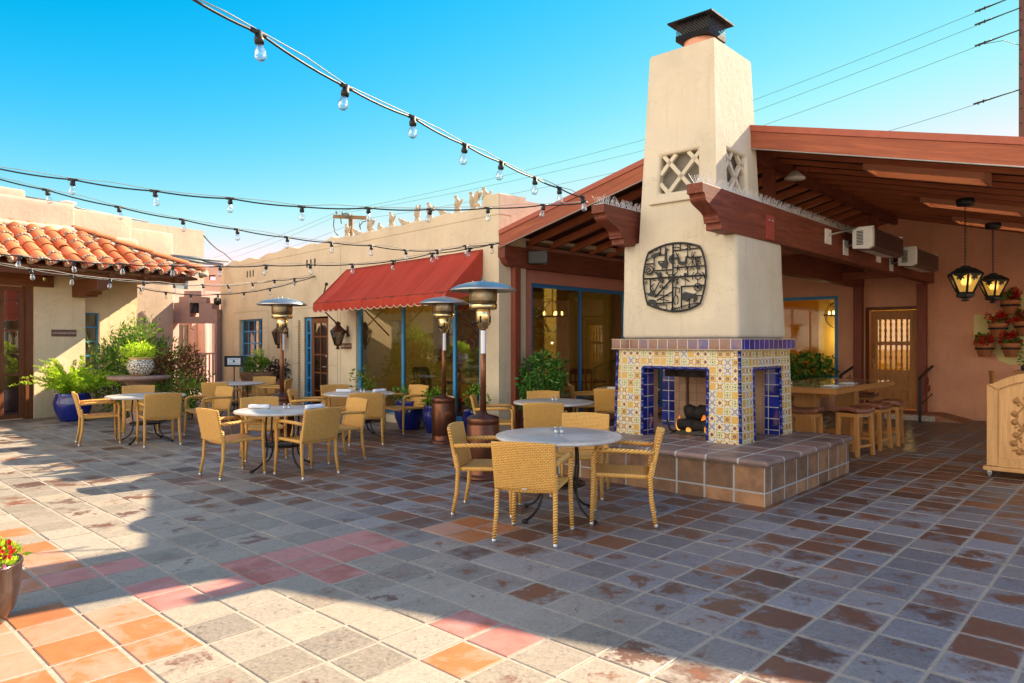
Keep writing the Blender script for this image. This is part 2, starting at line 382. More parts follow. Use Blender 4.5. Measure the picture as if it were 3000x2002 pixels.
_mx = _n.nd('ShaderNodeMixShader'); _n.put(_mx.inputs[0], _n.math('MULTIPLY_ADD', _l.outputs[1], .8, .1, clamp=True))
_n.t.links.new(_t.outputs[0], _mx.inputs[1]); _n.t.links.new(_g.outputs[0], _mx.inputs[2]); _n.t.links.new(_mx.outputs[0], _n.out.inputs[0]); M['bulb'] = _n.m

# wicker: staggered flat weave
def wicker(name, axes, leg=False):
    n = N(name); c = n.coord(); x, y, z = n.sep(c)[:3]
    if leg:
        wv = n.nd('ShaderNodeTexWave', wave_type='BANDS', bands_direction='Z'); n.put(wv.inputs['Vector'], n.mapping(c, (1, 1, 1), rot=(R(28), R(22), 0)))
        wv.inputs['Scale'].default_value = 17; wv.inputs['Distortion'].default_value = .6; h = wv.outputs[1]
        gap = n.sstep(h, .0, .35)
    else:
        a, b = {'xz': (x, z), 'xy': (x, y)}[axes]
        br = n.nd('ShaderNodeTexBrick'); n.put(br.inputs['Vector'], n.comb(a, b)); br.offset = .5
        br.inputs['Scale'].default_value = 1; br.inputs['Mortar Size'].default_value = .0030; br.inputs['Mortar Smooth'].default_value = 1
        br.inputs['Brick Width'].default_value = .029; br.inputs['Row Height'].default_value = .0140
        br.inputs['Color1'].default_value = (1, 1, 1, 1); br.inputs['Color2'].default_value = (.75, .75, .75, 1); br.inputs['Mortar'].default_value = (0, 0, 0, 1)
        h = br.outputs[0]; gap = n.sstep(h, 0, .7)
    v = n.noise(c, 40, 3)
    col = n.ramp(v, [(.3, (.78, .40, .09)), (.7, (.92, .53, .15))])
    col = n.mix(gap, (.40, .17, .035), col)  # gaps between strands darkened in colour, standing in for crevice shade
    return n.bsdf(col, .48, 0, n.bump(h, .9, .006), .4)
M['wicker_back'] = wicker('wicker_back', 'xz'); M['wicker_seat'] = wicker('wicker_seat', 'xy'); M['wicker_leg'] = wicker('wicker_leg', '', True)

def _marble():
    n = N('marble_top'); c = n.coord(); x, y, z = n.sep(c)[:3]
    r = n.math('SQRT', n.math('ADD', n.math('MULTIPLY', x, x), n.math('MULTIPLY', y, y)))
    v = n.noise(c, 4, 6, .6, .8)
    col = n.ramp(v, [(.25, (.34, .29, .25)), (.45, (.55, .49, .43)), (.6, (.62, .57, .52)), (.75, (.74, .70, .66))])
    # inlaid square slabs inside the rim
    q = n.math('MULTIPLY', n.math('GREATER_THAN', x, 0.), n.math('GREATER_THAN', y, 0.))
    q2 = n.math('MULTIPLY', n.math('LESS_THAN', x, 0.), n.math('LESS_THAN', y, 0.))
    inn = n.math('LESS_THAN', r, .49)
    col = n.mix(n.math('MULTIPLY', n.math('MAXIMUM', q, q2), n.math('MULTIPLY', inn, .62)), col, (.33, .36, .36))
    ln = n.math('LESS_THAN', n.math('ABSOLUTE', n.math('SUBTRACT', r, .49)), .004)
    col = n.mix(n.math('MULTIPLY', ln, .6), col, (.25, .20, .16))
    return n.bsdf(col, n.math('MULTIPLY_ADD', v, .3, .2), 0, n.bump(n.noise(c, 30, 3), .08, .003), .5)
M['marble'] = _marble()

def _talavera():
    n = N('talavera_tile'); u = n.coord('UV'); x, y, z = n.sep(u)[:3]
    cx, cy = n.math('FLOOR', x), n.math('FLOOR', y)
    fx = n.math('SUBTRACT', n.math('SUBTRACT', x, cx), .5); fy = n.math('SUBTRACT', n.math('SUBTRACT', y, cy), .5)
    wn = n.nd('ShaderNodeTexWhiteNoise', noise_dimensions='2D'); n.put(wn.inputs['Vector'], n.comb(cx, cy)); k = wn.outputs[0]
    ax, ay = n.math('ABSOLUTE', fx), n.math('ABSOLUTE', fy)
    r = n.math('SQRT', n.math('ADD', n.math('MULTIPLY', fx, fx), n.math('MULTIPLY', fy, fy)))
    dia = n.math('MULTIPLY', n.math('ADD', ax, ay), .72)
    dx = n.math('ABSOLUTE', n.math('SUBTRACT', ax, ay))              # 0 on the diagonals
    C = 'CONSTANT'
    P = [0, .20, .40, .54, .68, .80]
    mustard, gold, white, lime, blue, red, navy, cream, brown, sky = (.60, .31, .02), (.66, .40, .09), (.78, .66, .44), (.30, .42, .06), (.14, .20, .42), (.34, .14, .05), (.05, .06, .16), (.76, .58, .32), (.30, .15, .04), (.46, .46, .46)
    outer = n.ramp(k, list(zip(P, [mustard, gold, white, white, sky, mustard])), C)
    ring = n.ramp(k, list(zip(P, [gold, gold, lime, cream, white, white])), C)
    mid = n.ramp(k, list(zip(P, [navy, gold, white, brown, blue, red])), C)
    cen = n.ramp(k, list(zip(P, [mustard, gold, navy, cream, gold, navy])), C)
    cor = n.ramp(k, list(zip(P, [brown, gold, red, brown, blue, lime])), C)
    usedia = n.ramp(k, list(zip(P, [0., 0., 0., 0., 0., 1.])), C)
    met = n.math('ADD', n.math('MULTIPLY', r, n.math('SUBTRACT', 1, usedia)), n.math('MULTIPLY', dia, usedia))
    col = n.mix(n.math('LESS_THAN', met, .40), outer, ring)
    col = n.mix(n.math('MULTIPLY', n.math('GREATER_THAN', r, .50), n.math('LESS_THAN', dx, .5)), col, cor)
    isx = n.ramp(k, list(zip(P, [0., 0., 1., 1., 1., 0.])), C)
    col = n.mix(n.math('MULTIPLY', isx, n.math('MULTIPLY', n.math('LESS_THAN', dx, .09), n.math('LESS_THAN', r, .46))), col, mid)
    col = n.mix(n.math('LESS_THAN', met, .22), col, mid)
    col = n.mix(n.math('LESS_THAN', met, .11), col, cen)
    fl = n.noise(u, 7, 3); col = n.mix(n.math('MULTIPLY', n.sstep(fl, .45, .62), .35), col, brown)
    gr = n.sstep(n.math('MAXIMUM', ax, ay), .425, .45)
    col = n.mix(gr, col, (.66, .60, .50))
    rough = n.math('MULTIPLY_ADD', gr, .6, .25)
    h = n.math('SUBTRACT', 1, gr)
    return n.bsdf(col, rough, 0, n.bump(h, .4, .004), .5)
M['talavera'] = _talavera()

def tilemat(name, c1, c2, grout, rough=.2, gw=.05, mott=2.5, bump=.4, coat=0., hue=None):
    # square tiles in UV units, colour varied from tile to tile and mottled inside each
    n = N(name); u = n.coord('UV'); x, y, z = n.sep(u)[:3]
    cx, cy = n.math('FLOOR', x), n.math('FLOOR', y)
    ax = n.math('ABSOLUTE', n.math('SUBTRACT', n.math('SUBTRACT', x, cx), .5)); ay = n.math('ABSOLUTE', n.math('SUBTRACT', n.math('SUBTRACT', y, cy), .5))
    wn = n.nd('ShaderNodeTexWhiteNoise', noise_dimensions='2D'); n.put(wn.inputs['Vector'], n.comb(cx, cy)); k = wn.outputs[0]
    nz = n.noise(n.coord(), mott * 3, 6, .62, .4)
    f = n.math('ADD', n.math('MULTIPLY', k, .62), n.math('MULTIPLY', n.sstep(nz, .3, .7), .45), clamp=True)
    col = n.ramp(f, [(.1, c1), (.9, c2)] if hue is None else [(.05, c1), (.5, hue), (.95, c2)])
    gr = n.sstep(n.math('MAXIMUM', ax, ay), .5 - gw, .5 - gw * .55)
    col = n.mix(gr, col, grout)
    return n.bsdf(col, n.math('MULTIPLY_ADD', gr, .9 - rough, rough), 0, n.bump(n.math('ADD', n.math('SUBTRACT', 1, gr), n.math('MULTIPLY', nz, .25)), bump, .006), .5, coat=coat)
M['blue_tile'] = tilemat('blue_tile', (.008, .014, .13), (.016, .032, .28), (.55, .52, .48), .08, .045, 2, .3, .5)
M['mantel_tile'] = tilemat('mantel_tile', (.16, .06, .05), (.06, .05, .20), (.55, .52, .48), .12, .045, 2.2, .3, .4, hue=(.24, .10, .05))  # blue glaze; its warm brown reflections are put into the colour
M['hearth_tile'] = tilemat('hearth_tile', (.11, .06, .038), (.44, .22, .105), (.40, .38, .36), .55, .042, 1.6, .5, 0, hue=(.22, .115, .062))
M['hearth_top'] = tilemat('hearth_top', (.13, .085, .075), (.30, .195, .165), (.50, .48, .46), .45, .034, 1.5, .5, .0)
M['mosaic'] = tilemat('mosaic_strip', (.16, .09, .06), (.30, .20, .13), (.55, .45, .32), .5, .09, 6)
M['table_tile'] = tilemat('table_tile', (.12, .10, .06), (.26, .22, .16), (.10, .08, .06), .1, .03, 2, .1, .3)
M['brick_step'] = tilemat('brick_step', (.24, .08, .04), (.40, .16, .08), (.25, .2, .17), .7, .04, 2)
M['brick_fire'] = tilemat('brick_fire', (.36, .20, .12), (.48, .29, .18), (.28, .18, .12), .9, .03, 2)

def _floor():
    n = N('terracotta_paving'); c = n.coord(); u = n.coord('UV'); at = n.attr('tile')[0]; ty, r1, r2 = n.sep(at)[:3]
    ux, uy, _ = n.sep(u)[:3]
    ax = n.math('ABSOLUTE', n.math('SUBTRACT', ux, .5)); ay = n.math('ABSOLUTE', n.math('SUBTRACT', uy, .5))
    edge = n.math('MAXIMUM', ax, ay)
    # each tile shifts the pattern so that neighbours do not continue one another
    off = n.nd('ShaderNodeVectorMath', operation='ADD'); n.put(off.inputs[0], c); n.put(off.inputs[1], n.comb(n.math('MULTIPLY', r1, 37), n.math('MULTIPLY', r2, 53), n.math('MULTIPLY', r1, 19)))
    p = off.outputs[0]
    big = n.noise(p, 3.6, 9, .70, .35); fine = n.noise(p, 46, 5, .75); mid = n.noise(p, 12, 7, .72); spot = n.noise(p, 24, 6, .7)
    zone = n.noise(c, .33, 2)
    r3 = n.math('FRACT', n.math('ADD', n.math('MULTIPLY', r1, 7.13), n.math('MULTIPLY', r2, 3.71))); r4 = n.math('FRACT', n.math('ADD', n.math('MULTIPLY', r1, 17.7), n.math('MULTIPLY', r2, 11.3)))
    wx, wy, _w = n.sep(c)[:3]; pale = n.sstep(n.math('ADD', n.math('SUBTRACT', n.math('MULTIPLY', n.math('SUBTRACT', 5.2, wy), .80), wx), n.math('MULTIPLY', n.math('SUBTRACT', zone, .5), 3)), -.8, 1.7)  # paler tiles left and front; sunlit brightness also put into their colour
    # bare clay shows where the grey film has worn off, mostly in the middle of a tile
    wear = n.math('ADD', n.math('MULTIPLY', big, 1.25), n.math('MULTIPLY', n.math('SUBTRACT', .36, edge), .35))
    wear = n.math('ADD', wear, n.math('MULTIPLY', n.math('SUBTRACT', r1, .5), .44))
    wear = n.math('ADD', wear, n.math('MULTIPLY', n.math('SUBTRACT', zone, .5), .5))
    wear = n.math('ADD', wear, n.math('MULTIPLY', n.math('SUBTRACT', mid, .5), .85))
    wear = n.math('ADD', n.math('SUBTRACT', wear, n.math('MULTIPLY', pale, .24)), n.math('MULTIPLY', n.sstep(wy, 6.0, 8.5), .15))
    soft = n.math('MULTIPLY_ADD', r3, .22, .05)                      # some tiles fade softly, others flake with a crisp edge
    wmask = n.math('DIVIDE', n.math('SUBTRACT', wear, .60), soft, clamp=True)
    fshade = n.math('ADD', n.math('MULTIPLY', n.math('SUBTRACT', fine, .5), 1.0), n.math('ADD', n.math('MULTIPLY_ADD', r2, .34, .055), n.math('MULTIPLY', n.math('SUBTRACT', mid, .5), .5)))
    film = n.ramp(n.math('ADD', fshade, .25), [(.1, (.095, .088, .095)), (.45, (.195, .185, .198)), (.95, (.345, .33, .345))])
    film = n.mix(n.math('MULTIPLY', r4, .5), film, n.ramp(fshade, [(.0, (.13, .10, .08)), (.7, (.31, .24, .195))]))
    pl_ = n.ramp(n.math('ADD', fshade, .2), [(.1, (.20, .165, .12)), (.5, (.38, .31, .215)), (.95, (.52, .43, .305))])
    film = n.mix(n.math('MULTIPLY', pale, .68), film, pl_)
    clay = n.ramp(n.math('ADD', n.math('MULTIPLY', mid, .55), n.math('MULTIPLY', r4, .5)), [(.15, (.070, .043, .034)), (.4, (.115, .060, .042)), (.68, (.165, .072, .043)), (.95, (.30, .105, .045))])
    clay = n.mix(n.sstep(n.math('ADD', big, n.math('MULTIPLY', n.math('SUBTRACT', .30, edge), .5)), .58, .78), clay, n.mix(n.math('MULTIPLY', r3, .8), clay, (.22, .078, .036)))
    col = n.mix(wmask, film, clay)
    dk = n.math('MULTIPLY', n.sstep(spot, .55, .66), n.math('MULTIPLY_ADD', r3, .55, .1)); col = n.mix(dk, col, (.065, .052, .046))
    pits = n.math('MULTIPLY', n.sstep(n.noise(p, 75, 2, .5), .64, .72), .55); col = n.mix(pits, col, (.05, .042, .036))
    hairl = n.math('MULTIPLY', n.sstep(n.math('ABSOLUTE', n.math('SUBTRACT', n.noise(p, 2.3, 5, .6, .6), .5)), .006, .0), n.math('GREATER_THAN', r4, .9)); col = n.mix(n.math('MULTIPLY', hairl, .7), col, (.04, .03, .025))
    # lime bloom in streaks
    bl = n.math('MULTIPLY', n.sstep(n.noise(p, 18, 7, .78, 1.5), .57, .70), n.sstep(n.math('ADD', r2, n.math('MULTIPLY', zone, .6)), .95, 1.2))
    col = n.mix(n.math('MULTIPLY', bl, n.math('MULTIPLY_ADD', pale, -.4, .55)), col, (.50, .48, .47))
    # newer replacement tiles
    rose = n.ramp(n.math('ADD', n.math('MULTIPLY', big, .75), n.math('MULTIPLY', r2, .3)), [(.3, (.38, .13, .10)), (.52, (.47, .21, .18)), (.66, (.33, .10, .07)), (.8, (.26, .075, .04))])
    org = n.ramp(n.math('ADD', n.math('MULTIPLY', big, .9), n.math('MULTIPLY', r2, .25)), [(.42, (.46, .245, .165)), (.56, (.45, .20, .115)), (.62, (.40, .145, .045)), (.85, (.36, .11, .03))])
    col = n.mix(n.math('MULTIPLY', n.math('GREATER_THAN', ty, .3), n.math('LESS_THAN', ty, .7)), col, rose)
    col = n.mix(n.math('GREATER_THAN', ty, .7), col, org)
    col = n.mix(n.math('MULTIPLY', n.math('MULTIPLY', n.sstep(spot, .5, .66), n.math('GREATER_THAN', ty, .3)), .2), col, (.30, .20, .15))
    col = n.mix(n.math('MULTIPLY', n.sstep(n.math('ADD', edge, n.math('MULTIPLY', n.math('SUBTRACT', mid, .5), .12)), .47, .5), .35), col, (.30, .25, .20))
    rg = n.math('MULTIPLY_ADD', fine, .3, n.math('MULTIPLY_ADD', wmask, -.14, .40))
    h = n.math('ADD', n.math('MULTIPLY', fine, .4), n.math('MULTIPLY', mid, .6))
    return n.bsdf(col, rg, 0, n.bump(h, .28, .006), .45)
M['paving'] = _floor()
_n = N('grout'); _c = _n.coord(); _z = _n.noise(_c, 25, 5, .7)
M['grout'] = _n.bsdf(_n.ramp(_z, [(.3, (.30, .25, .20)), (.7, (.42, .355, .285))]), .95, 0, _n.bump(_z, .6, .01), .2)
_n = N('dirt_ground'); M['ground'] = _n.bsdf(_n.ramp(_n.noise(_n.coord(), .8, 6), [(.3, (.22, .17, .13)), (.7, (.34, .27, .2))]), .95)

def _awning():
    n = N('awning_canvas'); c = n.coord(); x, y, z = n.sep(c)[:3]
    s = n.math('ABSOLUTE', n.math('SUBTRACT', n.math('FRACT', n.math('DIVIDE', n.math('ADD', x, 20.0), .77)), .5))
    seam = n.sstep(s, .47, .49)
    wv = n.noise(n.mapping(c, (2.5, 1, 1)), 1.5, 4)
    col = n.ramp(wv, [(.3, (.46, .050, .030)), (.7, (.58, .070, .042))])
    pan = n.nd('ShaderNodeTexWhiteNoise', noise_dimensions='1D'); n.put(pan.inputs['W'], n.math('FLOOR', n.math('DIVIDE', n.math('ADD', x, 20.0), .77)))
    col = n.mix(n.math('MULTIPLY', pan.outputs[0], .30), col, (.66, .14, .09))
    col = n.mix(n.math('MULTIPLY', seam, .5), col, (.30, .03, .02))
    b = n.nd('ShaderNodeBsdfPrincipled'); n.put(b.inputs['Base Color'], col); b.inputs['Roughness'].default_value = .85; b.inputs['Specular IOR Level'].default_value = .2
    n.put(b.inputs['Normal'], n.bump(n.math('ADD', n.noise(c, 2.2, 3), n.math('MULTIPLY', n.noise(c, 220, 1), .06)), .25, .03))
    t = n.nd('ShaderNodeBsdfTranslucent'); n.put(t.inputs[0], col); m = n.nd('ShaderNodeMixShader'); m.inputs[0].default_value = .25
    n.t.links.new(b.outputs[0], m.inputs[1]); n.t.links.new(t.outputs[0], m.inputs[2]); n.t.links.new(m.outputs[0], n.out.inputs[0]); return n.m
M['awning'] = _awning()
M['piping'] = plain('piping', (.72, .5, .36), .8)
def _rooftile():
    n = N('clay_roof_tile'); g = n.nd('ShaderNodeNewGeometry').outputs['Random Per Island']; c = n.coord()
    nz = n.noise(c, 7, 5, .6)
    col = n.ramp(n.math('ADD', n.math('MULTIPLY', g, .6), n.math('MULTIPLY', nz, .4)), [(.2, (.42, .12, .045)), (.5, (.56, .18, .07)), (.85, (.66, .27, .12))])
    col = n.mix(n.math('MULTIPLY', n.sstep(n.noise(c, 16, 5, .7), .58, .7), .5), col, (.40, .28, .19))
    return n.bsdf(col, .8, 0, n.bump(nz, .3, .01), .3)
M['roof_tile'] = _rooftile()
M['mortar'] = plain('roof_mortar', (.50, .41, .30), .95, var=.25, scale=20, bump=.8)
M['leaf_bush'] = leafmat('leaf_bush', (.05, .13, .015), (.16, .31, .025), (.36, .46, .05), trl=.4)
M['leaf_fern'] = leafmat('leaf_fern', (.30, .50, .02), (.52, .68, .04), (.72, .80, .12), trl=.45)
M['leaf_ficus'] = leafmat('leaf_ficus', (.02, .09, .012), (.07, .22, .03), (.20, .38, .06), rough=.35, trl=.25)
M['leaf_red'] = leafmat('leaf_red', (.12, .035, .02), (.24, .07, .03), (.30, .14, .05))
M['leaf_dark'] = leafmat('leaf_dark', (.012, .010, .015), (.03, .02, .03), (.06, .035, .04))
M['flower_red'] = leafmat('flower_red', (.36, .004, .008), (.62, .012, .015), (.75, .04, .03), trl=.2)
M['flower_pink'] = leafmat('flower_pink', (.55, .12, .3), (.7, .3, .5), (.8, .6, .7), trl=.3)
M['stem'] = plain('stem', (.14, .10, .04), .8)
def _urn():
    n = N('urn_glaze'); c = n.coord(); v = n.nd('ShaderNodeTexVoronoi', feature='DISTANCE_TO_EDGE'); n.put(v.inputs['Vector'], n.mapping(c, (1, 1, 1.2))); v.inputs['Scale'].default_value = 17
    d = n.math('ADD', v.outputs[0], n.math('MULTIPLY', n.math('SUBTRACT', n.noise(c, 22, 3), .5), .12))
    z = n.sep(c)[2]; band = n.math('MAXIMUM', n.math('LESS_THAN', z, .03), n.math('GREATER_THAN', z, .315))
    col = n.mix(n.sstep(d, .06, .09), (.015, .015, .03), (.70, .62, .46)); col = n.mix(band, col, (.62, .42, .16))
    return n.bsdf(col, .2, coat=.4)
M['urn'] = _urn()
def _mesh(name, col):
    n = N(name); c = n.coord(); x, y, z = n.sep(c)[:3]
    a = n.math('FRACT', n.math('MULTIPLY', n.math('ADD', n.math('ADD', x, y), z), 28)); b = n.math('FRACT', n.math('MULTIPLY', n.math('SUBTRACT', n.math('ADD', x, y), z), 28))
    k = n.math('MAXIMUM', n.math('LESS_THAN', a, .3), n.math('LESS_THAN', b, .3))
    s = n.nd('ShaderNodeBsdfPrincipled'); n.put(s.inputs['Base Color'], col); s.inputs['Roughness'].default_value = .6
    t = n.nd('ShaderNodeBsdfTransparent'); m = n.nd('ShaderNodeMixShader'); n.put(m.inputs[0], k)
    n.t.links.new(t.outputs[0], m.inputs[1]); n.t.links.new(s.outputs[0], m.inputs[2]); n.t.links.new(m.outputs[0], n.out.inputs[0]); return n.m
M['cap_mesh'] = _mesh('cap_mesh', (.012, .012, .014)); M['lattice_mesh'] = _mesh('lattice_mesh', (.10, .09, .08))
def _flame():
    n = N('flame'); c = n.coord(); z = n.sep(c)[2]
    col = n.ramp(n.math('MULTIPLY', z, 2.6), [(0, (1, .55, .10)), (.45, (1, .26, .025)), (1, (.8, .07, .008))])
    e = n.nd('ShaderNodeEmission'); n.put(e.inputs[0], col); e.inputs[1].default_value = .42
    t = n.nd('ShaderNodeBsdfTransparent'); m = n.nd('ShaderNodeMixShader'); n.put(m.inputs[0], n.math('MULTIPLY_ADD', n.noise(n.mapping(c, (9, 9, 4)), 1.2, 3), -1.0, 1.2, clamp=True))
    n.t.links.new(t.outputs[0], m.inputs[1]); n.t.links.new(e.outputs[0], m.inputs[2]); n.t.links.new(m.outputs[0], n.out.inputs[0]); return n.m
M['flame'] = _flame()
def _paint(name, cols, scale):
    n = N(name); c = n.coord(); nz = n.noise(c, scale, 3, .5, 2.2)
    return n.bsdf(n.ramp(nz, [(.2 + .6 * i / (len(cols) - 1), k) for i, k in enumerate(cols)], 'CONSTANT'), .5)
M['painting'] = _paint('abstract_painting', [(.04, .07, .03), (.45, .30, .05), (.30, .07, .04), (.55, .45, .25), (.05, .12, .06)], 2.6)
M['painting2'] = _paint('abstract_painting_pale', [(.30, .22, .12), (.42, .32, .2), (.2, .06, .05), (.35, .28, .2)], 4)

# ------------------------------------------------------------------ the setting: ground, paving
UA = R(42.7); U = Vector((math.sin(UA), math.cos(UA))); V = Vector((-U.y, U.x))     # u runs to the back right, v to the back left
C0 = Vector((2.534, 7.83)); RZ = -UA
def W(x, y, z=0): p = C0 + U * y - V * x; return Vector((p.x, p.y, z))             # pavilion frame -> world
gb = MB(); gb.add([(-400, -60, -.02), (400, -60, -.02), (400, 700, -.02), (-400, 700, -.02)], [(0, 1, 2, 3)])
tag(gb.build('ground', M['ground']), kind='structure')
gb = MB(); gb.add([(-16, -2, -.0045), (14, -2, -.0045), (14, 24, -.0045), (-16, 24, -.0045)], [(0, 1, 2, 3)])
tag(gb.build('grout_bed', M['grout']), kind='structure')
P0 = Vector((-.277, 4.24)); PIT = .32
def cell(px, py):
    d = G(px, py).xy - P0; return (math.floor(d.dot(U) / PIT), math.floor(d.dot(-V) / PIT))
Z8 = lambda x, y: (x / 1.8077, 1200 + y / 1.8077)
rose = [(1950, 665), (1770, 705), (2070, 705), (1890, 755), (1700, 810), (1590, 755), (1380, 810), (1480, 870), (1820, 860), (905, 945), (1245, 930), (1000, 1015), (470, 890), (730, 830)]
orange = [(60, 640), (60, 730), (160, 800), (210, 865), (250, 945), (350, 1170), (720, 1075), (800, 1160), (940, 1260), (480, 1280), (620, 1370), (100, 1240), (130, 1340), (280, 1420), (760, 1430), (40, 1150), (10, 870), (20, 940), (120, 1120)]
ZA = lambda x, y: (1200 + x / 2.6111, 1402 + y / 2.6111)
special = {}
for q in rose: special[cell(*Z8(*q))] = .5
for q in orange: special[cell(*Z8(*q))] = 1.
for q in ((420, 1120), (730, 1240)): special[cell(*ZA(*q))] = .5
for q in ((400, 1400), (500, 300), (290, 360), (690, 360), (480, 420)): special[cell(*ZA(*q))] = 1.
rnd = random.Random(3)
fv, ff, fa, fu = [], [], [], []
for i in range(-16, 62):
    for j in range(-44, 42):
        c = P0 + U * ((i + .5) * PIT) - V * ((j + .5) * PIT)
        if c.y < 1.6 or c.y > 22 or abs(c.x) > .76 * c.y + 1.2: continue
        g = .010 + rnd.uniform(-.002, .003); h = PIT / 2 - g; dz = max(-.0014, min(.0025, rnd.gauss(0, .001))); tx, ty = max(-.006, min(.006, rnd.gauss(0, .003))), max(-.006, min(.006, rnd.gauss(0, .003))); ro = rnd.gauss(0, .006)
        a, b = U * math.cos(ro) + V * math.sin(ro), -V * math.cos(ro) + U * math.sin(ro)
        sx, sy = rnd.gauss(0, .0015), rnd.gauss(0, .0015)
        o = len(fv); be = .006
        for k, (hh, zz) in enumerate(((h, -.012), (h, -.003), (h - be, 0))):
            for s, t in ((-1, -1), (1, -1), (1, 1), (-1, 1)):
                q = c + a * (s * hh + sx) + b * (t * hh + sy); fv.append((q.x, q.y, zz + dz + (s * tx + t * ty) * h if k else zz))
        tv = (special.get((i, j), 0.), rnd.random(), rnd.random())
        fl = [(o, o+4, o+5, o+1), (o+1, o+5, o+6, o+2), (o+2, o+6, o+7, o+3), (o+3, o+7, o+4, o)]
        fl += [tuple(x + 4 for x in f) for f in fl] + [(o+8, o+11, o+10, o+9)]
        for f in fl:
            ff.append(f); 
            for q in f: fa.append(tv); e = (q - o) % 4; z = 1 if q - o < 8 else .96; fu.append((.5 + (-.5, .5, .5, -.5)[e] * z, .5 + (-.5, -.5, .5, .5)[e] * z))
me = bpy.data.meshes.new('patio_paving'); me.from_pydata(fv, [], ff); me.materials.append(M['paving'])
at = me.color_attributes.new('tile', 'FLOAT_COLOR', 'CORNER'); uvl = me.uv_layers.new(name='UVMap')
for k, (t, q) in enumerate(zip(fa, fu)): at.data[k].color = (*t, 1); uvl.data[k].uv = q
me.update(); fo = bpy.data.objects.new('patio_paving', me); COL.objects.link(fo); tag(fo, kind='structure')
fix = bmesh.new(); fix.from_mesh(me); bmesh.ops.recalc_face_normals(fix, faces=fix.faces); fix.to_mesh(me); fix.free()

def uvbox(o, pitch, mode='box', off=(0, 0)):
    # UVs in tile units by dominant axis of each face
    me = o.data; uv = me.uv_layers.new(name='UVMap') if not me.uv_layers else me.uv_layers[0]
    for p in me.polygons:
        nx, ny, nz = (abs(k) for k in p.normal)
        for li in p.loop_indices:
            v = me.vertices[me.loops[li].vertex_index].co
            if nz > nx and nz > ny: q = (v.x, v.y)
            elif ny >= nx: q = (v.x, v.z)
            else: q = (v.y, v.z)
            uv.data[li].uv = (q[0] / pitch[0] + off[0], q[1] / pitch[1] + off[1])
    return o

# ------------------------------------------------------------------ fireplace
FP = thing('fireplace', 'tall cream stucco fireplace tower with patterned tile legs on a stepped clay hearth', 'fireplace', W(0, 0), RZ)
def byn(o, fn):
    for p in o.data.polygons: p.material_index = fn(p.normal, p.center)
# hearth: box plus overhanging bullnose slab
h = MB().box(-2.05, .62, -.81, 1.66, 0, .385).build('hearth_base', [M['hearth_tile']], FP); uvbox(h, (.318, .255), off=(.05, .49))
hx0, hx1, hy0, hy1 = -2.10, .67, -.86, 1.71
h = MB().box(hx0, hx1, hy0, hy1, .386, .45).build('hearth_slab', [M['hearth_top']], FP, bevel=.028, seg=3)
uvl_ = h.data.uv_layers.new(name='UVMap')
for p in h.data.polygons:
    for li in p.loop_indices:
        v = h.data.vertices[h.data.loops[li].vertex_index].co; uvl_.data[li].uv = ((v.x - .71) / .345, (v.y + .90) / .44)
ins = lambda z: .025 * (z - .45) / 1.05
def leg(xo, yo, sx, sy, wx=.41, wy=.37, tx=.21, ty=.25):
    # L-shaped pier; its outer corner is (xo, yo) and the outer faces lean inwards
    poly = [(0, 0), (wx, 0), (wx, ty), (tx, ty), (tx, wy), (0, wy)]; e = ins(1.29)
    def ring(d, z): return [(xo - sx * max(px, d), yo - sy * max(py, d), z) for px, py in poly]
    b, t = ring(0, .45), ring(e, 1.29); k = 6; flip = sx * sy < 0
    fs = [tuple(range(k))[::-1], tuple(range(k, 2*k))] + [(q, (q+1) % k, k + (q+1) % k, k + q) for q in range(k)]
    if flip: fs = [f[::-1] for f in fs]
    o = MB().add(b + t, fs).build('tiled_leg', [M['talavera'], M['blue_tile']], FP)
    bm = bmesh.new(); bm.from_mesh(o.data); bmesh.ops.recalc_face_normals(bm, faces=bm.faces); bm.to_mesh(o.data); bm.free(); o.data.update()
    uvbox(o, (.0917, .0917), off=(.27, -1.5 / .0917 + 20))
    for p in o.data.polygons:
        c = p.center; out = (p.normal.x * sx > .7 and abs(c.x - xo) < .03) or (p.normal.y * sy > .7 and abs(c.y - yo) < .03); p.material_index = 0 if out else 1
        if not out:
            for li in p.loop_indices: o.data.uv_layers[0].data[li].uv *= .0917 / .14
    x_ = sorted((xo - sx * (tx + .002), xo - sx * (wx - .03))); y_ = sorted((yo - sy * (ty + .002), yo - sy * (wy + .03)))
    f = MB().box(*x_, *y_, .451, 1.288).build('firebrick_lining', M['brick_fire'], FP); uvbox(f, (.23, .115))
leg(0, 0, 1, -1); leg(-1.67, 0, -1, -1); leg(0, 1.48, 1, 1, wy=.34); leg(-1.67, 1.48, -1, 1, wy=.34)
i0, i1 = ins(1.291), ins(1.5)
o = MB().hexa([(-1.67+i0, i0, 1.291), (-i0, i0, 1.291), (-i0, 1.48-i0, 1.291), (-1.67+i0, 1.48-i0, 1.291)], [(-1.67+i1, i1, 1.5), (-i1, i1, 1.5), (-i1, 1.48-i1, 1.5), (-1.67+i1, 1.48-i1, 1.5)]).build('tiled_lintel', [M['talavera'], M['soot']], FP)
uvbox(o, (.0917, .0917), off=(.27, -1.5 / .0917 + 20)); byn(o, lambda n, c: 1 if n.z < -.5 else 0)
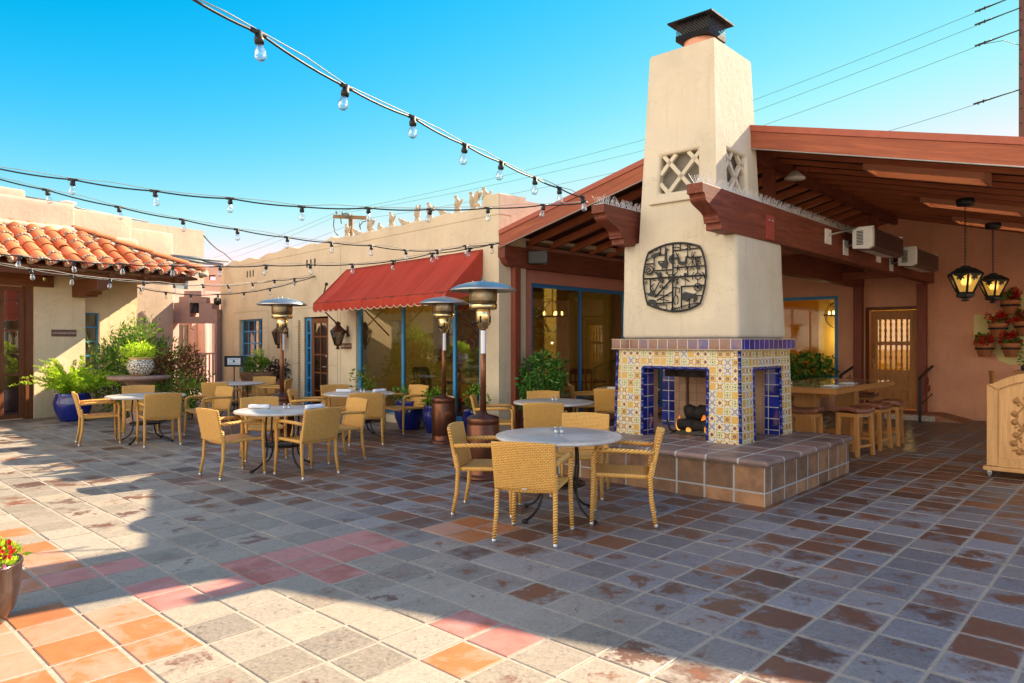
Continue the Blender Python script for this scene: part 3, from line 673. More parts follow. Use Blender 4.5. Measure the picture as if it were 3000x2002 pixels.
# blue bullnose trim round the openings and up the outer corner
def trim(pts, up=(0, 0, 1)):
    mb = MB()
    for a, b in zip(pts[:-1], pts[1:]):
        a, b = Vector(a), Vector(b); n_ = max(2, round((b - a).length / .135))
        for k in range(n_):
            p, q = a.lerp(b, k / n_), a.lerp(b, (k + 1) / n_); d = (q - p).normalized() * .004
            mb.tube([p + d, q - d], .02, 8)
    return mb.build('edge_trim', M['cobalt'], FP)
i2 = ins(1.29)
trim([(-.405, 0.004, .46), (-.405, i2+.004, 1.285), (-1.275, i2+.004, 1.285), (-1.275, .004, .46)])
trim([(-.004, .365, .46), (-i2-.004, .365, 1.285), (-i2-.004, 1.145, 1.285), (-.004, 1.145, .46)])
trim([(-.004, .004, .46), (-.026, .026, 1.495)]); trim([(-1.666, .004, .46), (-1.644, .026, 1.495)])
gr = MB()
for z in [.46 + .138 * k for k in range(8)]: gr.box(-.028, .006, -.006, .028, z - .004, z + .004)
gr.build('corner_grout', M['plaster_line'], FP)
o = MB().box(-1.70, .03, -.03, 1.51, 1.5, 1.634).build('mantel', [M['mantel_tile'], M['blue_tile']], FP, bevel=.008)
uvbox(o, (.1331, .134), off=(.775 - .0, -1.5 / .134)); byn(o, lambda n, c: 0 if n.y < -.7 else 1)
gl = MB()
for z in (1.508, 1.628): gl.box(-1.702, .032, -.033, -.028, z - .004, z + .004); gl.box(.028, .033, -.032, 1.51, z - .004, z + .004)
gl.build('mantel_grout', M['plaster_line'], FP)
# firebox lining
o = MB().box(-1.26, -.80, 1.15, 1.22, .45, 1.29).build('firebrick_panel', M['brick_fire'], FP); uvbox(o, (.23, .115))
MB().box(-1.2, -.5, .42, 1.12, 1.16, 1.29).build('smoke_hood', M['soot'], FP)
# stucco body: wide shoulders below, a slim stack above with latticed vents
def rough_solid(b, t, nz_, name, mat, amp=.006, bev=.05, cuts=6):
    bm = bmesh.new(); vs = [bm.verts.new(p) for p in list(b) + list(t)]
    for f in ((3,2,1,0),(4,5,6,7),(0,1,5,4),(1,2,6,5),(2,3,7,6),(3,0,4,7)): bm.faces.new([vs[i] for i in f])
    bmesh.ops.bevel(bm, geom=[e for e in bm.edges], offset=bev, segments=3, affect='EDGES', profile=.5)
    bmesh.ops.subdivide_edges(bm, edges=[e for e in bm.edges if e.calc_length() > .25], cuts=cuts, use_grid_fill=True)
    for v in bm.verts:
        n = v.co * 2.4; v.co += Vector((mnoise.noise(n), mnoise.noise(n + Vector((9, 2, 1))), mnoise.noise(n + Vector((3, 8, 5))))) * amp
    for f in bm.faces: f.smooth = True
    me = bpy.data.meshes.new(name); bm.to_mesh(me); bm.free(); me.materials.append(mat)
    o = bpy.data.objects.new(name, me); COL.objects.link(o); o.parent = FP; return o
rough_solid([(-1.61, .06, 1.634), (-.055, .06, 1.634), (-.055, 1.43, 1.634), (-1.61, 1.43, 1.634)], [(-1.585, .055, 2.83), (-.075, .055, 2.83), (-.075, 1.34, 2.83), (-1.585, 1.34, 2.83)], 6, 'stucco_shoulder', M['stucco_tower'])
def quadpt(q, a, b): return (q[0]*(1-a)*(1-b) + q[1]*a*(1-b) + q[2]*a*b + q[3]*(1-a)*b)
def holed(mb, q, a0, a1, b0, b1, inward):
    q = [Vector(p) for p in q]; inward = Vector(inward)
    A, B = (0, a0, a1, 1), (0, b0, b1, 1); g = [[quadpt(q, a, b) for a in A] for b in B]
    base = [p for r in g for p in r]; fs = [(j*4+i, j*4+i+1, j*4+i+5, j*4+i+4) for j in range(3) for i in range(3) if not (i == 1 and j == 1)]
    k = len(base); hole = [5, 6, 10, 9]; base += [base[h] + inward for h in hole]
    for m in range(4): a, b = hole[m], hole[(m+1) % 4]; fs.append((a, b, k+(m+1) % 4, k+m))
    fs.append((k, k+1, k+2, k+3)); mb.add(base, fs)
    return [base[h] for h in hole]
zb, zt = 2.6, 5.12
fl, fr, br, bl = Vector((-1.362, .052, zb)), Vector((-.300, .052, zb)), Vector((-.300, 1.28, zb)), Vector((-1.362, 1.28, zb))
FL, FR, BR, BL = Vector((-1.233, .12, zt)), Vector((-.378, .12, zt)), Vector((-.378, 1.11, zt)), Vector((-1.233, 1.11, zt))
mb = MB()
hf = holed(mb, (fl, fr, FR, FL), .235, .765, .318, .50, (0, .16, 0))
hr = holed(mb, (fr, br, BR, FR), .26, .72, .318, .505, (-.14, 0, 0))
mb.add([br, bl, BL, BR], [(0, 1, 2, 3)]); mb.add([bl, fl, FL, BL], [(0, 1, 2, 3)]); mb.add([FL, FR, BR, BL], [(0, 1, 2, 3)])
st = mb.build('stucco_stack', M['stucco_tower'], FP)
bm = bmesh.new(); bm.from_mesh(st.data); bmesh.ops.remove_doubles(bm, verts=bm.verts, dist=.0005); bmesh.ops.recalc_face_normals(bm, faces=bm.faces); bm.to_mesh(st.data); bm.free()
bv = st.modifiers.new('Bevel', 'BEVEL'); bv.width = .035; bv.segments = 3; bv.limit_method = 'ANGLE'; bv.angle_limit = R(50)
for p in st.data.polygons: p.use_smooth = False
def lattice(hole, inward, name='lattice'):
    o0, o1, o3 = hole[0], hole[1], hole[3]; ex, ey = o1 - o0, o3 - o0; wd, ht = ex.length, ey.length; ex, ey = ex.normalized(), ey.normalized(); inn = Vector(inward)
    mb = MB(); pitch = .33; wbar = .024; n_ = ex.cross(ey).normalized()
    for sg in (1, -1):
        for k in range(-4, 6):
            c = (k + .35) * pitch; pts = []       # line: x - sg*y*1.0 = c
            for (x, y) in [(c + sg * yy * .9, yy) for yy in (0, ht)] + [(xx, (xx - c) / (sg * .9)) for xx in (0, wd)]:
                if -1e-6 <= x <= wd + 1e-6 and -1e-6 <= y <= ht + 1e-6: pts.append((x, y))
            if len(pts) < 2: continue
            a, b = min(pts), max(pts)
            if math.dist(a, b) < .06: continue
            P, Q = o0 + ex * a[0] + ey * a[1], o0 + ex * b[0] + ey * b[1]; d = (Q - P).normalized(); s_ = d.cross(n_) * wbar; i_ = inn * .035; j_ = inn * (.075 + .004 * sg)
            mb.add([P - s_ + i_, Q - s_ + i_, Q + s_ + i_, P + s_ + i_, P - s_ + j_, Q - s_ + j_, Q + s_ + j_, P + s_ + j_], [(0,1,2,3),(7,6,5,4),(0,4,5,1),(1,5,6,2),(2,6,7,3),(3,7,4,0)])
    lt = mb.build(name, M['stucco_tower'], FP)
    MB().add([p + inn * .10 for p in hole], [(0, 1, 2, 3)]).build('screen', M['lattice_mesh'], lt)
lattice(hf, (0, 1, 0)); lattice(hr, (-1, 0, 0))
MB().box(-1.20, -.47, .03, .10, 3.27, 3.305).build('vent_ledge', M['stucco_tower'], FP, bevel=.01)
cx, cy = -.805, .615
Mt = Matrix.Translation((cx, cy, 0))
MB().lathe([(.21, 5.08), (.205, 5.36), (.16, 5.37)], 24, Mt).build('flue', M['salmon'], FP)
cp = MB().box(cx-.225, cx+.225, cy-.225, cy+.225, 5.335, 5.40).build('chimney_cap', M['cap_black'], FP)
mb = MB()
for a, b in (((-1, -1), (1, -1)), ((1, -1), (1, 1)), ((1, 1), (-1, 1)), ((-1, 1), (-1, -1))):
    mb.add([(cx + .22*a[0], cy + .22*a[1], 5.40), (cx + .22*b[0], cy + .22*b[1], 5.40), (cx + .22*b[0], cy + .22*b[1], 5.55), (cx + .22*a[0], cy + .22*a[1], 5.55)], [(0, 1, 2, 3)])
mb.build('spark_screen', M['cap_mesh'], cp)
mb = MB(); r_ = .30
vs = [(cx-r_, cy-r_, 5.545), (cx+r_, cy-r_, 5.545), (cx+r_, cy+r_, 5.545), (cx-r_, cy+r_, 5.545)]
mb.add(vs + [(x, y, 5.565) for x, y, _ in vs] + [(cx-.02, cy-.02, 5.68), (cx+.02, cy-.02, 5.68), (cx+.02, cy+.02, 5.68), (cx-.02, cy+.02, 5.68)],
  [(3,2,1,0),(0,1,5,4),(1,2,6,5),(2,3,7,6),(3,0,4,7),(4,5,9,8),(5,6,10,9),(6,7,11,10),(7,4,8,11),(8,9,10,11)]); mb.build('cap_roof', M['cap_black'], cp)

# log fire in the firebox
LF = thing('log_fire', 'burning gas log set with orange flames inside the tiled fireplace', 'log fire', W(-.70, .62, .45), RZ)
MB().grid(lambda a, b: (-.42 + .80*a, -.24 + .48*b, .012 + .03*mnoise.noise(Vector((a*7, b*5, 1))) + .05*math.sin(math.pi*a)*math.sin(math.pi*b)), 22, 14).build('ember_bed', M['ash'], LF)
def logm(a, b, r):
    a, b = Vector(a), Vector(b); pts = [a.lerp(b, k/7) + Vector((0, 0, .012*math.sin(k*1.7))) for k in range(8)]
    return MB().tube(pts, [1.18*r*(.84 + .26*random.random()) for _ in pts], 10)
for a, b, r in (((-.34, -.12, .11), (.34, -.10, .12), .065), ((-.32, .12, .11), (.36, .13, .12), .06), ((-.30, -.02, .25), (.04, .05, .27), .075), ((.02, -.02, .24), (.36, .02, .25), .07), ((-.1, .15, .24), (.2, -.12, .30), .05)):
    logm(a, b, r).build('charred_log', M['charcoal'], LF)
def flame(x, y, z, hh, wd):
    def f(a, b):
        t = b; w_ = wd * (math.sin(math.pi * min(1, t*.85 + .15)) ** .8) * (1 - t) ** .45; an = a * 2 * math.pi
        return (x + w_*math.cos(an) + .25*wd*math.sin(t*5 + x*9), y + .6*w_*math.sin(an), z + hh*t)
    return MB().grid(f, 10, 10).build('flame', M['flame'], LF)
for q in ((.06, -.05, .27, .40, .06), (.12, -.02, .26, .26, .05), (.0, .03, .24, .2, .05), (-.36, -.10, .03, .20, .04), (-.18, -.16, .03, .13, .05), (.06, -.17, .02, .12, .05), (.30, -.16, .03, .19, .045), (.38, -.1, .04, .24, .04), (.18, -.17, .02, .09, .05), (-.06, -.02, .12, .18, .05)): flame(*q)
MB().tube([(-.44, .1, .02), (-.40, -.16, .02), (-.43, -.2, .05), (-.47, -.2, .17)], .012, 6).build('andiron', M['iron'], LF)

# metal wall sculpture
MS = thing('wall_sculpture', 'black openwork metal sculpture of animals and spirals on the fireplace', 'wall art', W(0, .055), RZ)
def mp(x, y, d=.03): return (-(.849 - (x - 1340) / 1065 * .839), -d, 2.363 - (y - (768 - .093 * (x - 1340))) / 1170 * .82)
def mt(pts, r=.008, closed=False, d=.03): return MB().tube([mp(*p, d) for p in pts], r, 6, closed=closed)
mt([(905,340),(1000,290),(1100,245),(1210,208),(1330,186),(1450,180),(1560,190),(1670,212),(1770,245),(1805,315),(1835,410),(1858,520),(1870,640),(1870,740),(1855,880),(1825,1030),(1780,1180),(1700,1240),(1600,1290),(1470,1328),(1330,1345),(1200,1335),(1080,1310),(980,1285),(885,1250),(855,1150),(830,1020),(812,880),(810,760),(822,640),(850,500),(872,420)], .0125, True).build('rim', M['black_metal'], MS)
mb = MB()
for a, b, r in [((1330,190),(1320,1330),.011),((820,805),(1860,715),.010),((1000,660),(1320,635),.008),((1000,430),(1000,660),.008),((1340,315),(1770,268),.008),((1575,210),(1575,430),.007),((1590,432),(1800,415),.008),((1340,600),(1845,562),.008),((1575,590),(1575,730),.008),((1460,918),(1850,885),.009),((1472,918),(1472,1295),.010),((1700,1058),(1810,1055),.007),((1112,255),(1112,390),.008),((1085,392),(1190,382),.007),((848,546),(985,536),.008),((1200,240),(1196,380),.008),((1452,195),(1452,300),.008),((935,810),(935,1010),.010),((1300,800),(1020,1115),.011),((1320,1010),(1050,1172),.009),((1060,1225),(1320,1190),.009),((845,1068),(905,1060),.007),((1095,850),(1000,1035),.009),((1350,448),(1420,442),.007),((1100,500),(1180,492),.006),((1120,690),(1120,780),.008),((1535,700),(1535,905),.005),((1740,790),(1740,900),.006),((1740,600),(1740,690),.007),((1605,1120),(1600,1270),.008),((1170,1000),(1165,1230),.005),((1060,1075),(1250,1085),.006),((1075,1150),(1255,1160),.005),((1650,460),(1650,560),.006),((1650,560),(1620,640),.005),((1650,560),(1670,640),.005),((1650,480),(1590,555),.005),((1655,480),(1690,560),.005),((1700,430),(1720,560),.008),((1720,500),(1790,495),.005),((1715,535),(1790,530),.005),((1740,470),(1740,560),.006),((1530,220),(1640,280),.005),((1540,285),(1640,215),.005),((950,930),(1010,880),.005),((960,810),(1030,830),.005),((940,900),(1040,1100),.005)]:
    mb.tube([mp(*a), mp(*b)], r, 6)
for c, r, n_ in (((910, 655), 78, 1), ((1310, 778), 62, 1), ((1742, 738), 52, 1), ((1742, 920), 62, 1), ((1655, 445), 22, 1), ((1745, 460), 24, 1), ((1535, 712), 17, 1), ((1125, 930), 24, 1), ((1310, 778), 25, 1)):
    mb.tube([mp(c[0] + r*math.cos(t*.3927), c[1] + r*math.sin(t*.3927)) for t in range(16)], .0065, 5, closed=True)
mb.tube([mp(910 + (62 - 3.0*k)*math.cos(k*.5), 655 + (62 - 3.0*k)*math.sin(k*.5)) for k in range(18)], .008, 6)
for pts in ([(1200,690),(1250,720),(1275,760)],[(1410,600),(1400,670),(1350,730)],[(1455,725),(1480,780),(1560,800),(1605,830)],[(1680,670),(1645,730),(1660,800)],[(1805,665),(1840,700),(1850,770)],[(1355,790),(1395,800),(1400,850)],[(1430,750),(1410,800),(1400,850)],[(1380,880),(1378,950),(1372,1060),(1345,1110),(1345,1180),(1365,1230)],[(1372,1060),(1410,1090),(1418,1180),(1400,1220)],[(1340,940),(1440,945),(1440,1010),(1420,1025)],[(1080,1290),(1085,1245),(1215,1240),(1225,1300),(1205,1315)],[(1655,430),(1640,370),(1655,330)],[(1665,430),(1680,360),(1700,330)],[(1150,610),(1140,650)],[(1215,610),(1215,680),(1245,690)],[(1420,560),(1395,630)],[(1545,555),(1560,600),(1540,640)],[(1405,560),(1440,640)],[(1400,400),(1385,355)],[(1412,400),(1422,360)],[(1700,1030),(1725,1015),(1730,985)],[(860,500),(890,460),(940,440)],[(920,360),(950,345),(985,330)],[(1020,330),(1040,300),(1065,295)],[(1380,1290),(1470,1255),(1560,1225),(1650,1200),(1780,1175)],[(830,860),(850,890),(875,870),(860,840)],[(1345,265),(1390,245),(1435,265)],[(1140,920),(1180,960),(1230,940),(1225,900)]):
    mb.tube([mp(*p) for p in pts], .0062, 5)
for k in range(11): x = 1400 + 36*k; y = 1285 - 10.5*k; mb.tube([mp(x, y), mp(x + 8, y + 36)], .0045, 4)
for k in range(8): t = k*math.pi/4; mb.tube([mp(1742, 920), mp(1742 + 60*math.cos(t), 920 + 60*math.sin(t))], .004, 4)
mb.build('bars', M['black_metal'], MS)
def plate(pts):
    q = [mp(*p) for p in pts]; Mx = Matrix(((1, 0, 0, 0), (0, 0, -1, -.024), (0, 1, 0, 0), (0, 0, 0, 1))); MB().prism([(p[0], p[2]) for p in q], .012, Mx).build('animal_plate', M['black_metal'], MS)
plate([(940,440),(950,400),(990,365),(1060,345),(1115,325),(1120,365),(1080,385),(1040,410),(990,440)])
plate([(1070,525),(1085,480),(1105,530),(1150,520),(1185,490),(1190,380),(1190,300),(1215,270),(1265,285),(1235,300),(1220,330),(1220,460),(1242,520),(1225,590),(1190,612),(1150,612),(1110,570)])
plate([(1340,370),(1275,400),(1255,460),(1275,520),(1340,545),(1365,525),(1320,500),(1305,460),(1320,410),(1355,385)])
plate([(1360,440),(1375,420),(1400,410),(1390,355),(1410,400),(1430,412),(1440,470),(1470,500),(1530,490),(1540,410),(1570,395),(1600,400),(1565,440),(1560,520),(1530,555),(1450,552),(1415,540),(1405,470)])
plate([(1000,680),(1060,680),(1085,740),(1080,690),(1115,680),(1110,760),(1120,810),(1145,750),(1165,830),(1150,882),(1105,850),(1070,820),(1060,740)])
plate([(885,1095),(960,985),(1020,1115)])
plate([(890,1230),(905,1175),(950,1155),(1010,1165),(1045,1210),(1055,1310),(1010,1290),(985,1240),(950,1230),(930,1245),(930,1262)])
plate([(1480,1060),(1500,1025),(1545,1002),(1600,1020),(1660,1030),(1710,1025),(1722,1070),(1728,1120),(1690,1180),(1650,1175),(1680,1130),(1640,1095),(1605,1105),(1570,1170),(1530,1150),(1495,1145),(1485,1110)])
plate([(1300,1290),(1330,1265),(1375,1280),(1370,1315),(1320,1335),(1300,1325)])
plate([(1375,880),(1380,840),(1400,830),(1418,850),(1412,880)])
plate([(1715,600),(1725,570),(1765,570),(1775,600),(1755,625),(1730,625)])

# ------------------------------------------------------------------ covered patio roof
RI, SL = -.83, .25
rz_ = lambda x: 4.39 - SL * abs(x - RI)
PR = thing('patio_roof', 'gabled dark red timber roof over the covered patio, resting on two big beams', 'roof', W(0, 0), RZ)
XL, XR, YF, YB = -4.70, 6.2, 1.1, 9.42
def slopebox(mb, xa, xb, ya, yb, top, bot, flip=False):   # follows the roof slope; top/bot are offsets below the roof surface
    mb.add([(xa, ya, rz_(xa)-bot), (xb, ya, rz_(xb)-bot), (xb, yb, rz_(xb)-bot), (xa, yb, rz_(xa)-bot), (xa, ya, rz_(xa)-top), (xb, ya, rz_(xb)-top), (xb, yb, rz_(xb)-top), (xa, yb, rz_(xa)-top)],
      [(0,3,2,1),(4,5,6,7),(0,1,5,4),(1,2,6,5),(2,3,7,6),(3,0,4,7)])
sp = (YB - YF - .1) / 14; ry = [YF + .1 + sp * k for k in range(15)]
SKY = [(.6, 1.85, 2), (.6, 1.85, 7), (.6, 1.85, 11)]           # skylights: x range, rafter bay
mb = MB(); slopebox(mb, XL, RI, YF, YB, 0, .05)
for k in range(-1, 15):
    ya, yb = (YF if k < 0 else ry[k]), (ry[k+1] if k < 14 else YB)
    s_ = [q for q in SKY if q[2] == k]
    if s_: slopebox(mb, RI, s_[0][0], ya, yb, 0, .05); slopebox(mb, s_[0][1], XR, ya, yb, 0, .05)
    else: slopebox(mb, RI, XR, ya, yb, 0, .05)
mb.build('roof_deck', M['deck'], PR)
mb = MB(); slopebox(mb, XL, RI, YF - .05, YB, -.03, -.002)
mb.build('roof_sheet', M['roof_red'], PR)
for k, y in enumerate(ry):
    mb = MB(); slopebox(mb, XL + .02, RI - .05, y - .03, y + .03, .052, .172); mb.build('rafter', M['rafter_left'], PR)
    mb = MB(); slopebox(mb, RI + .05, XR - .1, y - .022, y + .022, .052, .120); o = mb.build('rafter', M['rafter_right'], PR)
for xa, xb, k in SKY:
    mb = MB(); slopebox(mb, xa - .04, xa, ry[k] + .031, ry[k+1] - .031, .0, .2); slopebox(mb, xb, xb + .04, ry[k] + .031, ry[k+1] - .031, .0, .2)
    slopebox(mb, xa, xb, ry[k] + .0305, ry[k] + .05, .0, .2); slopebox(mb, xa, xb, ry[k+1] - .05, ry[k+1] - .0305, .0, .2)
    mb.build('skylight_well', M['wood_skylight'], PR)
    mb = MB(); slopebox(mb, xa - .03, xb + .03, ry[k] - .02, ry[k+1] + .02, -.031, -.036); mb.build('skylight_panel', M['fibreglass'], PR)
MB().box(RI - .048, RI + .048, YF, YB, 4.13, 4.33).build('ridge_beam', M['wood_red'], PR)
for x0, x1 in ((XL, RI), (RI, XR)):
    mb = MB(); slopebox(mb, x0, x1, YF - .06, YF - .003, .045, .255); mb.build('fascia', M['fascia_left' if x0 == XL else 'fascia_right'], PR)
    mb = MB(); slopebox(mb, x0, x1, YF - .075, YF - .01, -.035, .042); mb.build('fascia_flashing', M['roof_red'], PR)
    MB().tube([(x0, YF - .068, rz_(x0) - .262), (x1, YF - .068, rz_(x1) - .262)], .008, 6).build('fascia_cable', M['cable'], PR)
prof = [(-.78, 3.25), (-.78, 3.145), (-.735, 3.14), (-.72, 3.115)]
for k in range(1, 10):
    t = k / 9; prof.append((-.72 + .30*t + .05*math.sin(t*2*math.pi)*-1, 3.115 - .19*t))
prof += [(-.41, 2.905), (-.41, 2.88), (-.36, 2.88), (-.36, 2.81), (9.24, 2.81), (9.24, 3.25)]
def beamYZ(x0, x1, prof, name, mat):      # profile in y-z, extruded across x
    Mx = Matrix(((0, 0, 1, x0), (1, 0, 0, 0), (0, 1, 0, 0), (0, 0, 0, 1)))
    return MB().prism(prof, x1 - x0, Mx).build(name, mat, PR, bevel=.006)
b1 = beamYZ(-.235, -.055, prof, 'main_beam', M['wood_red'])
b2 = beamYZ(-1.585, -1.405, [(y + (.16 if y < 0 else 0), z - .02) for y, z in prof], 'main_beam', M['wood_red'])
for x in (-.0545,): 
    pl = MB().box(x, x + .012, .80, 1.03, 2.83, 3.12).build('beam_plate', M['plate_red'], b1)
    mbb = MB()
    for yy in (.87, .97): mbb.ball((x + .014, yy, 3.06), .012, 8, 5)
    mbb.build('bolt', M['steel'], b1)
beamYZ(-4.74, -4.58, [(1.05, 3.20), (1.05, 3.0), (1.12, 2.90), (1.2, 2.86), (9.3, 2.86), (9.3, 3.20)], 'side_beam', M['wood_red'])
MB().box(-4.73, -4.59, 1.32, 1.46, 0, 2.858).build('post', M['wood_post'], PR, bevel=.004)
for x in (-.26, -1.5): MB().box(x - .085, x + .085, 9.06, 9.23, .13 if x > -1 else 0, 2.808).build('post', M['wood_post'], PR, bevel=.004)
for y in (2.75, 7.8): MB().box(RI - .075, RI + .075, y - .075, y + .075, 3.0, 4.128).build('king_post', M['wood_post'], PR, bevel=.004)
for y in (2.75, 7.8): MB().box(-1.40, -.24, y - .07, y + .07, 2.86, 2.998).build('tie_beam', M['wood_redx'], PR)
for x, y in ((4.2, 1.4), (4.2, 9.2)): MB().box(x - .08, x + .08, y - .08, y + .08, 0, rz_(x) - .3).build('post', M['wood_post'], PR)
MB().box(4.12, 4.28, 1.2, 9.3, rz_(4.2) - .42, rz_(4.2) - .21).build('side_beam', M['wood_red'], PR)

def spikes(name, label, xa, xb, y0, y1, z):
    mb = MB(); rn = random.Random(5); mb.box(xa + .02, xb - .02, y0, y1, z, z + .006); k = int((y1 - y0) / .028)
    for i in range(k):
        y = y0 + (y1 - y0) * i / k; x = (xa + xb) / 2
        for dx in (-1, 0, 1):
            p = Vector((x + dx*.02, y, z)); q = p + Vector((dx*.05 + rn.gauss(0, .008), rn.gauss(0, .02), .105 + rn.gauss(0, .006)))
            mb.tube([p, q], .0022, 3, cap=False)
    o = mb.build(name, M['spike'], None, loc=W(0, 0), rot=RZ); return tag(o, label, 'bird spikes', 'bird spike strips on the beams')
spikes('bird_spike_strip', 'row of pale bird spikes along the beam at the right of the tower', -.235, -.055, -.74, 7.5, 3.253)
spikes('bird_spike_strip', 'short row of pale bird spikes on the corbel left of the tower', -1.585, -1.405, -.60, 2.2, 3.233)

# two infrared heaters on brackets along the right-hand beam
def ir_heater(y0, y1, z, label):
    r = thing('infrared_heater', label, 'heater', W(.23, y0, z), RZ, 'infrared heaters on the beam'); L = y1 - y0
    a = R(14)
    MB().prism([(-.115, .16), (.13, .16), (.15, .13), (.15, -.11), (.09, -.15), (-.115, -.13)], L, Matrix(((1, 0, 0, 0), (0, 0, 1, 0), (0, 1, 0, 0), (0, 0, 0, 1)))).build('housing', M['dark_enamel'], r, bevel=.004)
    MB().prism([(-.12, .165), (.134, .165), (.155, .135), (.155, -.115), (.092, -.155), (-.12, -.135)], .10, Matrix(((1, 0, 0, 0), (0, 0, 1, -.101), (0, 1, 0, 0), (0, 0, 0, 1)))).build('end_box', M['white_enamel'], r, bevel=.006)
    mb = MB()
    for k in range(10): mb.box(-.06, .03, -.106, -.1005, -.09 + .021*k, -.078 + .021*k)
    mb.build('louvre', M['black_metal'], r)
    MB().add([(-.10, .15, -.142), (.08, .15, -.156), (.08, L - .2, -.156), (-.10, L - .2, -.142)], [(3, 2, 1, 0)]).build('reflector', M['white_enamel'], r)
    mb = MB(); mb.box(-.10, .135, 0, .05, .162, .185); mb.box(-.10, .135, L - .06, L, .162, .185); mb.build('hanger', M['white_enamel'], r)
    mb = MB(); mb.box(-.285, -.27, -.75, -.52, -.11, .10); mb.box(-.285, -.27, .02, .22, -.20, .02); mb.build('bracket_plate', M['white_enamel'], r)
    mb = MB(); mb.tube([(-.27, -.62, .02), (-.05, -.05, .17)], .014, 6); mb.tube([(-.27, .12, -.08), (-.10, .12, -.02)], .012, 6); mb.build('bracket_arm', M['steel'], r)
ir_heater(3.55, 5.1, 3.09, 'white ended infrared heater on the beam, the nearer of the two')
ir_heater(5.95, 7.5, 3.03, 'white ended infrared heater on the beam, the farther of the two')
sp_ = thing('loudspeaker', 'grey wedge loudspeaker mounted under the roof edge left of the tower', 'speaker', W(-4.42, 1.75, 3.02), RZ + R(25))
MB().hexa([(-.17, -.10, -.09), (.17, -.10, -.09), (.12, .1, -.09), (-.12, .1, -.09)], [(-.17, -.13, .12), (.17, -.13, .12), (.12, .1, .12), (-.12, .1, .12)]).build('cabinet', M['speaker_grey'], sp_, bevel=.012)
MB().box(-.03, .03, .1, .16, -.03, .05).build('bracket', M['black_metal'], sp_)
cl = thing('ceiling_spotlight', 'small round white spotlight under the ridge with a red wire loop', 'light fixture', W(-.55, 3.0, 4.0), RZ)
MB().lathe([(.02, .12), (.05, .1), (.14, .02), (.15, -.01), (.02, -.02)][::-1], 20).build('lamp_disc', M['white_enamel'], cl)
MB().tube([(.1 + .11*math.cos(t*.45), .05*math.sin(t*.9), .09 + .06*math.sin(t*.45)) for t in range(15)], .006, 6).build('red_wire', M['plate_red'], cl)
MB().tube([(0, 0, .1), (0, 0, .25)], .015, 6).build('stem', M['black_metal'], cl)

# ------------------------------------------------------------------ walls with openings
def wall(name, mat, par, x0, x1, z0, z1, y0, y1, holes=(), bevel=0, wavy=0):
    """upright wall in the local x-z plane from y0 (front) to y1, with rectangular openings"""
    xs = sorted({x0, x1, *[h[0] for h in holes], *[h[1] for h in holes]}); zs = sorted({z0, z1, *[h[2] for h in holes], *[h[3] for h in holes]})
    inh = lambda a, b: any(h[0] - 1e-6 < a < h[1] + 1e-6 and h[2] - 1e-6 < b < h[3] + 1e-6 for h in holes)
    bm = bmesh.new(); V_ = {}
    def v(x, y, z):
        k = (round(x, 4), round(y, 4), round(z, 4))
        if k not in V_: V_[k] = bm.verts.new(k)
        return V_[k]
    nx, nz = len(xs) - 1, len(zs) - 1
    solid = [[not inh((xs[i]+xs[i+1])/2, (zs[j]+zs[j+1])/2) for j in range(nz)] for i in range(nx)]
    S_ = lambda i, j: 0 <= i < nx and 0 <= j < nz and solid[i][j]
    for i in range(nx):
        for j in range(nz):
            if not solid[i][j]: continue
            a, b, c, d = xs[i], xs[i+1], zs[j], zs[j+1]
            bm.faces.new([v(a,y0,c), v(b,y0,c), v(b,y0,d), v(a,y0,d)]); bm.faces.new([v(a,y1,d), v(b,y1,d), v(b,y1,c), v(a,y1,c)])
            if not S_(i-1, j): bm.faces.new([v(a,y1,c), v(a,y0,c), v(a,y0,d), v(a,y1,d)])
            if not S_(i+1, j): bm.faces.new([v(b,y0,c), v(b,y1,c), v(b,y1,d), v(b,y0,d)])
            if not S_(i, j-1): bm.faces.new([v(a,y1,c), v(b,y1,c), v(b,y0,c), v(a,y0,c)])
            if not S_(i, j+1): bm.faces.new([v(a,y0,d), v(b,y0,d), v(b,y1,d), v(a,y1,d)])
    me = bpy.data.meshes.new(name); bm.to_mesh(me); bm.free(); me.materials.append(mat)
    o = bpy.data.objects.new(name, me); COL.objects.link(o); o.parent = par
    if bevel:
        b = o.modifiers.new('Bevel', 'BEVEL'); b.width = bevel; b.segments = 3; b.limit_method = 'ANGLE'; b.angle_limit = R(50)
    return o
def window(par, x0, x1, z0, z1, y, nx, nz, mat, fw=.05, mw=.025, glass='glass', name='window', dep=.06, xm=None):
    mb = MB(); mb.box(x0, x0+fw, y, y+dep, z0, z1); mb.box(x1-fw, x1, y, y+dep, z0, z1)
    mb.box(x0+fw, x1-fw, y+.001, y+dep-.001, z0, z0+fw); mb.box(x0+fw, x1-fw, y+.001, y+dep-.001, z1-fw, z1)
    xs_ = xm or [x0 + (x1-x0)*k/nx for k in range(1, nx)]
    for x in xs_: mb.box(x-mw/2, x+mw/2, y+.006, y+dep-.006, z0+fw, z1-fw)
    for k in range(1, nz): z = z0 + (z1-z0)*k/nz; mb.box(x0+fw, x1-fw, y+.010, y+dep-.010, z-mw/2, z+mw/2)
    f = mb.build(name, mat, par)
    MB().box(x0+fw*.6, x1-fw*.6, y+dep*.45, y+dep*.55, z0+fw*.6, z1-fw*.6).build('pane', M[glass], f)
    return f

